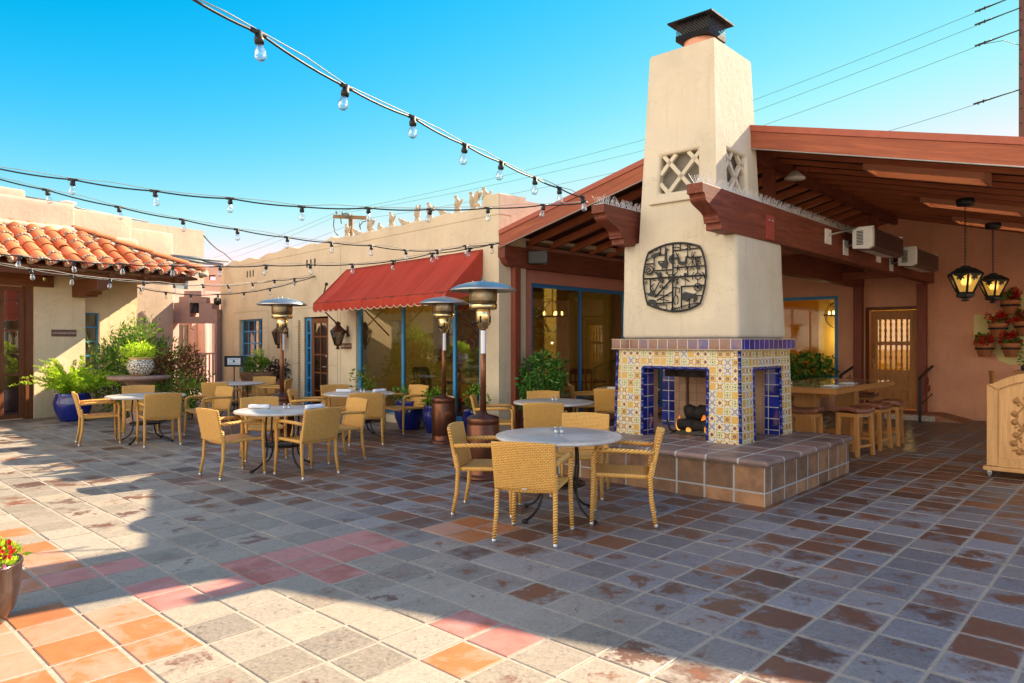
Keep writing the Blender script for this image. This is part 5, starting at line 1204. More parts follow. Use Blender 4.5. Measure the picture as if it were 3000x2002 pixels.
softbox('upper_wall', M['stucco_tan'], LB, 1.0, 2.42, .38, .85, 3.35, 4.05, .07, .02)
softbox('rear_wall', M['stucco_tan'], LB, .3, 3.18, 2.0, 4.5, 0, 4.85, .05, .025, 3)
softbox('rear_wall', M['stucco_tan'], LB, 2.2, 4.98, 3.0, 6.5, 0, 4.74, .05, .03, 5)
softbox('rear_wall', M['stucco_pink'], LB, -2.6, .45, 1.4, 3.0, 4.0, 5.0, .05, .03, 8)
MB().box(.8, 2.3, .86, 2.0, 0, 3.3).build('infill_wall', M['stucco_tan'], LB)
MB().box(-2.6, -.02, 3.0, 3.1, 0, 3).build('room_wall', M['stucco_warm'], LB)
window(LB, 1.20, 1.52, .95, 2.25, .46, 1, 4, M['blue'], .035, .03)
# door: brown frame, glazed leaf, heavy lintel
MB().box(-3.0, .32, -.10, -.001, 2.74, 3.02).build('lintel', M['wood_brownx'], LB, bevel=.01)
MB().box(-.16, -.022, .03, .2, 0, 2.738).build('door_frame', M['wood_brown'], LB)
gd = window(LB, -.62, -.165, .02, 2.72, .09, 1, 3, M['wood_brown'], .085, .04, 'glass_dark', 'glazed_door', .06)
MB().box(-1.5, -.63, .08, .14, .02, 2.72).build('door_leaf', M['wood_brown'], LB, bevel=.006)
mb = MB()
for z in (.5, 1.4, 2.3): mb.tube([(-.625, .07, z), (-.625, .07, z+.14)], .014, 6)
mb.build('hinge', M['iron'], LB)
# eave structure
mb = MB(); prof = [(-1.02, 2.70), (-1.02, 2.92), (-.0, 2.92), (-.0, 2.56), (-.55, 2.56), (-.58, 2.60), (-.70, 2.60), (-.74, 2.66), (-.86, 2.68), (-.92, 2.70)]
MB().prism(prof, .26, Matrix(((0, 0, 1, .72), (1, 0, 0, -.001), (0, 1, 0, 0), (0, 0, 0, 1)))).build('corbel_beam', M['wood_brown'], LB, bevel=.008)
MB().box(-4.5, 2.75, -.98, -.80, 2.925, 3.03).build('eave_beam', M['wood_brownx'], LB, bevel=.006)
ez, tz, ey = 3.12, 3.93, -1.2
def az(y): return tz + (ez - tz) * (y / ey)
hip = lambda k: 0 if k < .77 else -(k - .77) / 2.2 * 1.2
for k in range(10):
    x = -4.2 + .74*k
    y_in = hip(x) - .02
    if y_in < -1.0: break
    MB().hexa([(x-.05, -1.12, az(-1.12)-.20), (x+.05, -1.12, az(-1.12)-.20), (x+.05, y_in, az(y_in)-.22), (x-.05, y_in, az(y_in)-.22)], [(x-.05, -1.12, az(-1.12)-.085), (x+.05, -1.12, az(-1.12)-.085), (x+.05, y_in, az(y_in)-.085), (x-.05, y_in, az(y_in)-.085)]).build('rafter_tail', M['wood_brown'], LB)
MB().add([(-4.5, -1.18, az(-1.18)-.06), (2.93, -1.18, az(-1.18)-.06), (.77, 0, az(0)-.06), (-4.5, 0, az(0)-.06), (-4.5, -1.18, az(-1.18)-.08), (2.93, -1.18, az(-1.18)-.08), (.77, 0, az(0)-.08), (-4.5, 0, az(0)-.08)], [(0,1,2,3),(7,6,5,4),(0,4,5,1),(1,5,6,2)]).build('eave_boards', M['wood_brownx'], LB)
MB().add([(2.93, -1.18, az(-1.18)-.06), (2.93, 1.4, az(-1.18)-.06), (.80, 1.4, az(0)-.06), (.80, 0, az(0)-.06), (2.93, -1.18, az(-1.18)-.10), (2.93, 1.4, az(-1.18)-.10), (.8, 1.4, az(0)-.10), (.8, 0, az(0)-.10)], [(0,1,2,3),(7,6,5,4),(0,4,5,1),(1,5,6,2)]).build('eave_boards', M['wood_brownx'], LB)
# barrel tiles, each one its own shell
def barrel(mb, p, d, up, L, r0, r1, n=8, th=.016, cup=1):
    d = d.normalized(); s = d.cross(up).normalized(); u = s.cross(d)
    vs = []
    for t, r in ((0, r0), (L, r1)):
        for rr in (r, r - th):
            for k in range(n+1): a = math.pi*k/n; vs.append(p + d*t + s*(rr*math.cos(a)) + u*(rr*.82*math.sin(a)*cup))
    m = n+1; fs = []
    for k in range(n): fs += [(k, k+1, 2*m+k+1, 2*m+k), (m+k+1, m+k, 3*m+k, 3*m+k+1), (k+1, k, m+k, m+k+1), (2*m+k, 2*m+k+1, 3*m+k+1, 3*m+k)]
    fs += [(0, 2*m, 3*m, m), (n, m+n, 3*m+n, 2*m+n)]
    mb.add(vs, fs, False)
rn = random.Random(21); tl = MB(); mo = MB(); pans = MB()
dn = Vector((0, ey, ez - tz)).normalized(); upn = Vector((0, -dn.z, dn.y)) * -1
if upn.z < 0: upn = -upn
slen = math.hypot(ey, ez - tz)
k = 0; x = -4.4
while x < 2.95:
    top = hip(x) / ey * slen; pos = slen + .06
    row = 0
    while pos > top + .08:
        L = .40; st_ = pos - L
        if st_ < top - .2: st_ = top - .2; L = pos - st_
        c = Vector((x + rn.gauss(0, .012), 0, tz)) + dn * st_ + upn * (.035 + .012*rn.random())
        barrel(tl, c, (dn + Vector((rn.gauss(0, .02), 0, 0)) + upn*.035), upn, L, .112, .135)
        e = c + dn * L + upn*.014
        if rn.random() < .8:
            for q in range(7):
                a = math.pi*(q + .5)/7; mo.ball(e + Vector((.12*math.cos(a), 0, 0)) + upn*(.10*math.sin(a)) + dn*.012, (.036*rn.uniform(.6, 1.4), .030*rn.uniform(.6, 1.5), .024*rn.uniform(.5, 1.4)), 6, 4)
        pos -= .315; row += 1
    xp = x + .165; top = hip(xp) / ey * slen; pos = slen + .04
    while pos > top + .05:
        st_ = max(pos - .42, top - .1); c = Vector((xp, 0, tz)) + dn*st_ + upn*.075
        barrel(pans, c, dn, upn, pos - st_, .115, .10, cup=-.8); pos -= .34
    mo.ball(Vector((xp, 0, tz)) + dn*(slen - .02) + upn*.0, (.07, .05, .045), 8, 5)
    x += .33
hp = Vector((.77, .02, tz + .12)); hq = Vector((3.02, -1.24, ez + .13)); hd = (hq - hp).normalized(); hl = (hq - hp).length
for q in range(7): barrel(tl, hp + hd*(q*hl/7 - .02) + Vector((0, 0, .012*(q % 2))), hd + Vector((0, 0, .03)), Vector((0, 0, 1)), hl/7 + .07, .105, .125); mo.ball(hp + hd*((q+1)*hl/7 + .05), (.10, .05, .05), 8, 5)
for q in range(12):
    t = q / 11; mo.ball(hp.lerp(hq, t) + Vector((-.02, -.06, -.08)), (.14, .09, .06), 8, 5)
mo.tube([(-4.5, -.03, tz + .05), (-3, -.05, tz + .06), (-1.5, -.04, tz + .05), (0, -.05, tz + .06), (.77, -.02, tz + .08)], .075, 8)
tl.build('roof_tile', M['roof_tile'], LB)['kind'] = 'stuff'; pans.build('pan_tile', M['roof_tile'], LB)['kind'] = 'stuff'; mo.build('mortar', M['mortar'], LB)
rb = MB(); y = -1.1
while y < 1.5:
    d2 = Vector((2.15, 0, ez - tz)).normalized()
    for q in range(6): barrel(rb, Vector((.95, max(y, -.2) + .0, tz - .06)) + d2*(q*.36), d2, Vector((0, 0, 1)), .42, .112, .13) if y > -.2 + .0 or q > 3 else None
    y += .33
rb.build('roof_tile', M['roof_tile'], LB)['kind'] = 'stuff'
MB().tube([(.15, -.05, 2.86), (.15, -.05, 3.0)], .07, 12).build('eave_light', M['brass_steel'], LB)
rn = random.Random(4); mb = MB()
for q in range(34):
    s_ = q / 34; p = Vector((.98, -.15 - .75*s_, 2.925)); mb.tube([p, p + Vector((rn.gauss(0, .03), -.03 + rn.gauss(0, .06), .17))], .004, 3)
tag(mb.build('bird_spike_strip', M['pebble'], None, loc=AO, rot=AZ), 'yellowed bird spikes on the corbel under the clay tile eave', 'bird spikes', 'bird spike strips on the beams')
sg = sign('room_sign', 'brown wall sign reading CATALINA ROOM beside the glazed door', Aw(.56, -.001, 1.78), AZ, .50, .145, 'CATALINA ROOM', .058)
rf = thing('roof_vent', 'white round roof vent with a conduit on the left building', 'roof vent', Aw(1.7, 2.2, 4.85), AZ)
MB().lathe([(.06, 0), (.06, .1), (.18, .12), (.19, .16), (.08, .19)], 14).build('vent_cap', M['white_enamel'], rf); MB().tube([(-1.6, 0, .14), (-.1, 0, .12), (.3, 0, .05), (2.2, .3, .03)], .025, 6).build('conduit', M['galv'], rf)

# ------------------------------------------------------------------ bell arch, gate and the pink buildings beyond
def Bk(px, py, Y): return Vector((X(px, Y), Y, Zh(py, Y)))
BA = thing('bell_arch', 'mauve stepped stucco arch with a small bell niche over the gate', 'arch', (X(575, 21.0), 21.0, 0), R(-8))
sc = 21.0 / FPX; zx = lambda v: (500 + v/3.485 - 575) * sc; zz = lambda v: CH + (1000 - (700 + v/3.485)) * sc
steps = [(-30, 860), (-30, 715), (55, 712), (55, 655), (115, 648), (115, 592), (172, 588), (172, 532), (360, 535), (360, 592), (415, 598), (415, 655), (475, 660), (475, 716), (527, 720), (527, 862)]
q = [(zx(a), zz(b)) for a, b in steps]
hx = (zx(232), zx(333), zz(795), zz(655))
mb = MB(); fr_ = Matrix(((1, 0, 0, 0), (0, 0, 1, -.2), (0, 1, 0, 0), (0, 0, 0, 1)))
mb.prism([(q[0][0], q[0][1]), (q[0][0], hx[2]), (q[-1][0], hx[2]), (q[-1][0], q[-1][1])], .4, fr_)
mb.prism([(q[1][0], hx[2]+.001), q[1], q[2], q[3], (hx[0], q[3][1]), (hx[0], hx[2]+.001)], .4, fr_); mb.prism([(hx[1], hx[2]+.001), (hx[1], q[3][1]), q[12], q[13], q[14], (q[14][0], hx[2]+.001)], .4, fr_)
mb.prism([(q[3][0], q[3][1]+.001), q[4], q[5], q[6], q[7], q[8], q[9], q[10], q[11], (q[11][0], q[3][1]+.001)], .4, fr_)
mb.build('stepped_wall', M['stucco_mauve'], BA, bevel=.02)
MB().box(zx(-30), zx(15), -.2, .2, 0, zz(861)).build('pier', M['stucco_mauve'], BA); MB().box(zx(505), zx(527), -.2, .2, 0, zz(863)).build('pier', M['stucco_mauve'], BA)
MB().lathe([(.19, 0), (.17, .03), (.12, .12), (.10, .26), (.05, .34), (.03, .42)], 16, Matrix.Translation((zx(272), 0, zz(755)))).build('bell', M['black_metal'], BA)
GT = thing('garden_gate', 'pale mauve metal bar gate under the bell arch', 'gate', (X(575, 21.0), 20.9, 0), R(-8))
mb = MB(); g0, g1, gz = zx(300), zx(500), zz(1165)
for k in range(6): x = g0 + (g1-g0)*k/5; mb.box(x-.02, x+.02, -.015, .015, .1, gz-.03)
mb.box(g0-.02, g1+.02, -.018, .018, gz-.03, gz+.02); mb.box(g0-.02, g1+.02, -.018, .018, .1, .15); mb.build('bars', M['gate_metal'], GT)
MB().box(zx(500)+.03, zx(522), -.03, .03, 0, gz+.03).build('gate_post', M['gate_metal'], GT); MB().box(zx(496), zx(512), -.05, -.031, zz(1250), zz(1200)).build('latch', M['gate_metal'], GT)
PB = thing('pink_building', 'sunlit pink stucco building seen through the gate arch', 'building', (X(575, 25), 25, 0), AZ)
wall('wall', M['stucco_rose'], PB, -2.4, 1.25, 0, 3.42, 0, .3, [(-.66, -.16, 1.0, 2.25)]); window(PB, -.66, -.16, 1.0, 2.25, .1, 2, 1, M['stucco_rose'], .07, .05, 'glass_dark')
softbox('buttress', M['stucco_rose'], PB, .02, .30, -.35, .02, 0, 2.3, .1, .02); MB().box(.78, .95, -.06, .02, .5, 2.35).build('door_edge', M['wood_brown'], PB); MB().box(-2.4, 1.25, .31, 3, 3.2, 3.42).build('flat_roof', M['stucco_rose'], PB)
PT = thing('pink_turret', 'small pink stucco turret with a square opening left of the cream building', 'building', (X(624, 30), 30, 0), R(20))
wall('wall', M['stucco_rose'], PT, -.45, .45, 0, Zh(792, 30), 0, .9, [(-.15, .1, Zh(820, 30), Zh(805, 30))]); MB().prism([(-.46, 0), (.46, 0), (.46, .35)], .9, Matrix(((1, 0, 0, 0), (0, 0, 1, 0), (0, 1, 0, Zh(792, 30)+.001), (0, 0, 0, 1)))).build('roof', M['stucco_rose'], PT)
TB = thing('tan_building', 'tall tan stucco block rising behind the bell arch', 'building', (X(520, 27), 27, 0), AZ)
wall('wall', M['stucco_tan'], TB, -4, 1.12, 0, Zh(676, 27.9), 0, .3, [(-.10, .45, Zh(882, 27.2), Zh(818, 27.2))]); window(TB, -.10, .45, Zh(882, 27.2), Zh(818, 27.2), .1, 1, 4, M['blue'], .05, .03)
MB().box(.82, 1.12, .31, 4, 0, Zh(676, 27.9)-.002).build('side_wall', M['stucco_tan'], TB)
ld_ = MB(); ld_.lathe([(.03, -.1), (.10, -.06), (.11, .08), (.05, .13)], 10)
tag(ld_.build('flood_light', M['black_metal'], None, loc=Bk(637, 884, 20.6)), 'small black flood light at the left end of the cream building', 'light')
rails = MB(); 
for k in range(2): rails.tube([Bk(500 + 10*k, 750 + 6*k, 19.2), Bk(668 - 14*k, 764 + 12*k, 20.8)], .05, 6)
tag(rails.build('metal_gutter', M['galv'], None), 'grey metal gutter pipes between the left roof and the cream building', 'gutter')

# ------------------------------------------------------------------ power poles and wires
UP = thing('utility_pole', 'weathered wooden power pole with a crossarm beyond the parapet', 'utility pole', (X(1028, 45), 45, 0), 0, 'power poles')
s45 = 45 / FPX
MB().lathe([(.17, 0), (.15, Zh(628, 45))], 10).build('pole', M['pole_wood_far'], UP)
MB().box(-1.15, 1.15, -.06, .06, -.12, .1).build('crossarm', M['pole_wood_far'], UP, loc=(0, -.2, Zh(637, 45)), rot=(0, R(4.5), R(-12)))
mb = MB()
for px, py in ((986, 622), (1004, 625), (1065, 637), (1078, 641)): c = Bk(px, py, 44.7) - Vector(UP.location); mb.ball(c, (.08, .08, .12), 8, 6)
mb.tube([Bk(1008, 629, 44.6) - Vector(UP.location), Bk(1026, 630, 44.6) - Vector(UP.location)], .13, 8); mb.build('insulator', M['galv'], UP)
mb = MB()
for a in ([(979, 637), (977, 660), (982, 680), (990, 690)], [(998, 640), (1000, 655)], [(1078, 645), (1062, 650), (1052, 664)], [(1053, 652), (1056, 672)]): mb.tube([Bk(x, y, 44.6) - Vector(UP.location) for x, y in a], .03, 5)
mb.build('jumper_wire', M['rubber'], UP)
UR = thing('utility_pole', 'dark wooden power pole cut off by the right edge of the picture', 'utility pole', (X(3003, 24), 24, 0), 0, 'power poles')
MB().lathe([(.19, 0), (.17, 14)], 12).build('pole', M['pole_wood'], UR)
mb = MB()
for k in range(14): z = 6 + .5*k; mb.tube([(-.16, -.05, z), (-.24, -.08, z)], .014, 5)
mb.build('climbing_step', M['iron'], UR)
def wire(pts, r, label, clamp=True):
    mb = MB(); q = [Bk(*p) for p in pts]; out = []
    for a, b in zip(q[:-1], q[1:]):
        for k in range(10): t = k/10; out.append(a.lerp(b, t) - Vector((0, 0, .18*4*t*(1-t)*(b-a).length/20)))
    out.append(q[-1]); mb.tube(out, r, 5)
    if clamp:
        e, d = q[0], (q[1]-q[0]).normalized(); mb.tube([e, e + d*1.1], .022, 6); mb.tube([e + d*1.05 - Vector((0, 0, .06)), e + d*1.05 + Vector((0, 0, .05))], .022, 6); mb.tube([e + d*1.2 - Vector((0, 0, .07)), e + d*1.2 + Vector((0, 0, .03))], .022, 6); mb.tube([e + d*.85, e + d*1.35], .03, 6)
    tag(mb.build('power_wire', M['rubber'], None), label, 'wire', 'power wires across the sky')
wire([(2990, -18, 23.9), (1875, 412, 36), (986, 621, 44.7), (600, 762, 60)], .0075, 'uppermost power wire running from the right pole past the tower')
wire([(2990, 22, 23.9), (1872, 444, 36), (1004, 624, 44.7), (620, 775, 60)], .0075, 'second power wire from the top, running past the tower')
wire([(2990, 86, 23.9), (1868, 490, 36), (1070, 640, 44.7), (640, 790, 60)], .0075, 'third power wire from the top, running past the tower')
wire([(2988, 262, 23.9), (2580, 390, 26), (2300, 470, 30)], .0075, 'lowest power wire dipping behind the patio roof at the right')
wire([(2988, 132, 23.9), (2940, 118, 24.1), (2880, 128, 24.6)], .010, 'thin slack service wire by the right pole', False)
wire([(597, 690, 22), (655, 740, 30), (720, 780, 44)], .02, 'dark cable sagging between the tan block and the cream parapet', False)

# ------------------------------------------------------------------ wicker armchairs (made at the origin facing +y, then placed)
def make_chair():
    r = thing('wicker_armchair', 'x', 'chair', (0, 0, 0), 0, 'honey wicker armchairs on the patio')
    def seat(a, b): x, y = -.235 + .47*a, -.235 + .49*b; return (x, y, .455 - .028*math.sin(math.pi*a)*(.4 + .6*b) - .012*(1-b) + .0*y)
    MB().slab(seat, 14, 12, (0, 0, -.034)).build('seat', M['wicker_seat'], r)
    def back(a, b): x = -.255 + .51*a; z = .425 + .395*b; return (x*(1 + .03*b), -.245 - .075*b - .035*math.sin(math.pi*a)*b, z - .012*(1-math.sin(math.pi*a))*b)
    bk = MB().slab(back, 16, 10, (0, -.034, 0), smooth=True).build('backrest', M['wicker_back'], r, bevel=.009, seg=2)
    MB().box(-.022, .022, -.292, -.287, .432, .444).build('badge', M['steel'], bk)
    for s in (-1, 1):
        f = MB().tube([(s*.262, .250, .012), (s*.250, .240, .30), (s*.248, .235, .45), (s*.255, .238, .58), (s*.258, .228, .625), (s*.258, .195, .648)], [.0175, .0195, .021, .021, .020, .018], 8).build('leg', M['wicker_leg'], r)
        MB().lathe([(.0155, 0), (.0172, .004), (.0172, .03), (.015, .031)], 10, Matrix.Translation((s*.262, .250, 0))).build('foot_cap', M['alu_cap'], f)
        b = MB().tube([(s*.252, -.300, .012), (s*.243, -.262, .22), (s*.240, -.252, .43), (s*.246, -.275, .56)], [.0175, .0195, .021, .02], 8).build('leg', M['wicker_leg'], r)
        MB().lathe([(.0155, 0), (.0172, .004), (.0172, .03), (.015, .031)], 10, Matrix.Translation((s*.252, -.300, 0))).build('foot_cap', M['alu_cap'], b)
        MB().tube([(s*.258, .205, .645), (s*.262, .10, .655), (s*.262, -.05, .652), (s*.256, -.20, .645), (s*.25, -.285, .64)], .0205, 8).build('arm', M['wicker_leg'], r)
    return r
chair0 = make_chair(); chair_used = [0]
def chair(x, y, fx, fy, label):
    rz = math.atan2(fy, fx) - math.pi/2 + random.gauss(0, .015)
    if not chair_used[0]: chair_used[0] = 1; chair0.location = (x, y, .001); chair0.rotation_euler = (0, 0, rz); chair0['label'] = label; return
    dup(chair0, (x, y, .001), rz, label)
def make_table():
    r = thing('cafe_table', 'x', 'table', (0, 0, 0), 0, 'round marble topped patio tables')
    MB().lathe([(.30, .712), (.565, .712), (.578, .718), (.583, .729), (.578, .740), (.565, .744), (.001, .7445)], 48).build('tabletop', M['marble'], r)
    mb = MB(); mb.tube([(.235*math.cos(t*.2618), .235*math.sin(t*.2618), .30) for t in range(24)], .013, 6, closed=True); mb.lathe([(.20, .292), (.21, .30), (.20, .308)], 24); mb.build('ring', M['iron'], r)
    mb = MB(); mb.tube([(.22*math.cos(t*.2618), .22*math.sin(t*.2618), .70) for t in range(24)], .012, 6, closed=True); mb.box(-.24, .24, -.02, .02, .70, .711); mb.box(-.02, .02, -.24, .24, .699, .710); mb.build('top_frame', M['iron'], r)
    for k in range(4):
        a = k*math.pi/2 + .6; c, s = math.cos(a), math.sin(a); P = [(.22, .70), (.235, .60), (.24, .48), (.225, .36), (.215, .28), (.225, .19), (.27, .11), (.34, .055), (.40, .03), (.425, .022)]
        mb = MB(); mb.tube([(c*p, s*p, z) for p, z in P], [.011]*8 + [.013, .014], 6); mb.ball((c*.43, s*.43, .02), (.028, .028, .02), 8, 6); mb.build('leg', M['iron'], r)
    return r
TABLES = {'front': (.43, 6.5), 'mid': (-2.89, 8.9), 'window': (-2.55, 11.8), 'fern': (-5.85, 11.3), 'sign': (-5.75, 14.7), 'ficus': (.6, 10.1), 'tower': (2.12, 12.9)}
tl_ = {'front': 'nearest round marble table, in front of the fireplace hearth', 'mid': 'round marble table half in sunlight in front of the left patio heater', 'window': 'round marble table with napkins near the glazed door and awning', 'fern': 'round marble table by the blue fern pot at the left', 'sign': 'farthest round marble table, by the menu stand and gate', 'ficus': 'round marble table in front of the ficus plant', 'tower': 'round marble table mostly hidden behind the left side of the fireplace'}
t0 = make_table()
for i, (k, (x, y)) in enumerate(TABLES.items()):
    if i == 0: t0.location = (x, y, 0); t0['label'] = tl_[k]; t0.rotation_euler = (0, 0, .15)
    else: dup(t0, (x, y, 0), .3*i, tl_[k])
for q in [
  (.186, 5.84, .29, .956, 'nearest wicker armchair, back to the viewer at the front table'),
  (-.207, 6.69, .985, -.17, 'wicker armchair at the left side of the front table beside the big heater'),
  (.985, 6.37, -.983, .18, 'wicker armchair at the right side of the front table beside the hearth'),
  (.72, 7.42, -.24, -.97, 'wicker armchair across the front table, facing the viewer'),
  (-2.49, 8.54, -.785, .62, 'wicker armchair turned away at the right front of the half sunlit table'),
  (-3.345, 8.515, .676, .737, 'sunlit wicker armchair at the left front of the half sunlit table'),
  (-3.42, 9.72, .50, -.86, 'wicker armchair at the far left of the half sunlit table, facing the viewer'),
  (-2.38, 9.55, -.72, -.69, 'wicker armchair at the far right of the half sunlit table'),
  (-2.3, 11.15, -.2, .98, 'wicker armchair with its back to the viewer at the napkin table by the door'),
  (-1.9, 12.5, -.65, -.76, 'wicker armchair in front of the large window, right of the napkin table by the door'),
  (-3.28, 11.62, .98, .1, 'wicker armchair at the left of the napkin table by the door, seen from its side'),
  (-3.05, 12.55, .5, -.86, 'wicker armchair beyond the napkin table by the door, facing the viewer'),
  (-6.5, 11.15, .80, .60, 'leftmost wicker armchair, at the table by the blue fern pot'),
  (-5.50, 11.0, -.60, .80, 'wicker armchair with its back to the viewer at the table by the fern pot'),
  (-6.5, 12.35, .52, -.85, 'wicker armchair beyond the table by the fern pot, under the painted urn'),
  (-5.2, 12.05, -.6, -.8, 'wicker armchair at the right of the table by the fern pot'),
  (-5.70, 13.9, .05, 1, 'wicker armchair with its back to the viewer at the farthest table'),
  (-6.5, 14.65, 1, .1, 'wicker armchair at the left of the farthest table, near the gate'),
  (-5.0, 14.75, -1, -.05, 'wicker armchair at the right of the farthest table, beside the patio heater'),
  (-5.55, 15.5, 0, -1, 'wicker armchair beyond the farthest table, below the blue window'),
  (.45, 9.38, .15, .98, 'wicker armchair with its back to the viewer at the ficus table'),
  (.50, 10.9, .02, -1, 'wicker armchair across the ficus table, right in front of the ficus'),
  (-.22, 10.2, 1, -.03, 'wicker armchair at the left of the ficus table, behind the big heater pole'),
  (1.42, 12.95, 1, .05, 'wicker armchair with its side to the dining window, left of the hidden table'),
  (1.72, 12.05, .3, .95, 'wicker armchair partly hidden by the left tile leg of the fireplace')]: chair(*q)

# ------------------------------------------------------------------ patio heaters
def make_heater():
    r = thing('patio_heater', 'x', 'patio heater', (0, 0, 0), 0, 'bronze mushroom patio heaters')
    b = MB().lathe([(.235, 0), (.24, .01), (.235, .03), (.20, .05), (.192, .06), (.192, .10), (.186, .11), (.186, .135), (.192, .145), (.192, .62), (.186, .63), (.192, .64), (.192, .69), (.188, .705), (.17, .72), (.06, .745), (.04, .78)], 36).build('tank_housing', M['bronze'], r)
    th = MB(); 
    Mh = Matrix.Translation((0, -.191, .46)) @ Matrix.Rotation(R(90), 4, 'X')
    th.lathe([(.046, -.004), (.056, .0), (.056, .006), (.046, .010)], 20, Mh); th.build('port_ring', M['bronze_pole'], b)
    MB().lathe([(.001, .0015), (.047, .0015)][::-1], 20, Mh).build('port_hole', M['black_metal'], b)
    MB().lathe([(.036, .76), (.032, 1.76)], 16).build('pole', M['bronze_pole'], r)
    MB().lathe([(.0365, 1.46), (.0365, 1.73)], 16, a0=-2.4, a1=-.7).build('instruction_label', M['paper'], r)
    mb = MB(); mb.lathe([(.034, 1.745), (.060, 1.755), (.060, 1.785), (.085, 1.80), (.085, 1.965), (.075, 1.98)], 24); bu = mb.build('burner_head', M['brass_steel'], r)
    mb = MB()
    for k in range(4):
        a = k*1.57 - 1.9; u_ = Vector((math.cos(a), math.sin(a), 0)); mb.tube([u_*.0845 + Vector((0, 0, 1.82)), u_*.0845 + Vector((0, 0, 1.90))], .012, 6)
    mb.build('air_slot', M['black_metal'], bu)['kind'] = 'stuff'; MB().tube([(-.07, -.06, 1.81), (-.12, -.09, 1.83)], .014, 8).build('knob', M['black_metal'], bu)
    MB().lathe([(.13, 1.97), (.165, 1.985), (.165, 2.045), (.15, 2.05)], 28).build('burner_collar', M['brass_steel'], r)
    MB().lathe([(.155, 2.05), (.166, 2.08), (.166, 2.22), (.158, 2.235)], 28).build('burner_screen', M['steel_burn'], r)
    MB().lathe([(.16, 2.232), (.30, 2.222), (.388, 2.192), (.395, 2.195), (.38, 2.218), (.30, 2.258), (.18, 2.292), (.06, 2.308), (.001, 2.31)], 40).build('reflector_dome', M['steel'], r)
    mb = MB(); mb.lathe([(.02, 2.309), (.02, 2.325), (.001, 2.33)], 10)
    for k in range(4): a = k*1.57; mb.tube([(.12*math.cos(a), .12*math.sin(a), 2.23), (.12*math.cos(a), .12*math.sin(a), 2.31)], .006, 5)
    mb.build('dome_bolt', M['steel'], r)
    return r
h0 = make_heater(); h0.location = (-.34, 8.33, 0); h0['label'] = 'nearest bronze patio heater, just left of the front table'
dup(h0, (-1.08, 11.2, 0), .5, 'bronze patio heater standing before the large awning window')
dup(h0, (-3.76, 11.55, 0), 1.4, 'bronze patio heater farthest left, behind the half sunlit table').scale = (1, 1, 1.0)

# things on the tables
def shaker(x, y, z, lab):
    r = thing('salt_shaker', lab, 'shaker', (x, y, z), 0, 'salt and pepper shakers')
    MB().lathe([(.017, 0), (.019, .01), (.016, .045), (.012, .05)], 10).build('jar', M['bulb'], r); MB().lathe([(.013, .004), (.013, .03)], 8).build('contents', M['white_enamel'], r); MB().lathe([(.014, .05), (.015, .06), (.008, .07), (.001, .072)], 10).build('cap', M['steel'], r)
for (x, y, z), n_ in (((.43, 6.55, .745), 'front table'), ((-2.86, 8.95, .745), 'half sunlit table'), ((-2.5, 11.8, .745), 'napkin table by the door'), ((.61, 10.2, .745), 'ficus table'), ((4.32, 11.0, .935), 'tiled counter table')):
    shaker(x - .022, y, z, f'left shaker of the glass pair on the {n_}'); shaker(x + .03, y + .01, z, f'right shaker of the glass pair on the {n_}')
def napkin(x, y, z, rz, lab, L=.26):
    mb = MB(); mb.tube([(-L/2 + L*k/6, 0, .026) for k in range(7)], [.027, .029, .027, .026, .028, .029, .027], 10); mb.box(-L/2+.01, L/2-.02, .0, .045, .0, .006)
    tag(mb.build('rolled_napkin', M['white_cloth'], None, loc=(x, y, z), rot=rz), lab, 'napkin', 'rolled white napkins')
napkin(-3.22, 9.0, .746, .05, 'rolled white napkin at the left of the half sunlit table'); napkin(-2.52, 9.02, .746, .9, 'rolled white napkin at the right of the half sunlit table')
napkin(-2.83, 11.9, .746, .05, 'rolled white napkin at the left of the napkin table by the door'); napkin(-2.24, 11.95, .746, .9, 'rolled white napkin at the right of the napkin table by the door')
napkin(1.82, 12.5, .746, .1, 'rolled white napkin on the table hidden behind the fireplace')

# ------------------------------------------------------------------ tiled counter table and stools
CT = thing('counter_table', 'long honey wood counter table with a glossy tile top on two pedestals', 'table', (4.61, 10.06, 0), RZ)
o = MB().box(-1.17, -.03, .03, 2.97, .905, .925).build('tile_inlay', M['table_tile'], CT); uvbox(o, (.3, .3))
mb = MB(); mb.box(-1.2, 0, 0, 3.0, .84, .904); mb.box(-1.2, -1.17, 0, 3, .905, .927); mb.box(-.03, 0, 0, 3, .905, .927); mb.box(-1.169, -.031, 0, .03, .905, .9265); mb.box(-1.169, -.031, 2.97, 3.0, .905, .9265); mb.build('tabletop', M['honeyx'], CT, bevel=.004)
for y in (.55, 2.4):
    MB().box(-.76, -.44, y-.11, y+.11, .08, .839).build('pedestal', M['honey'], CT, bevel=.006); MB().box(-1.0, -.2, y-.13, y+.13, 0, .079).build('foot', M['honeyx'], CT, bevel=.008); MB().box(-.95, -.25, y-.05, y+.05, .75, .838).build('brace', M['honeyx'], CT)
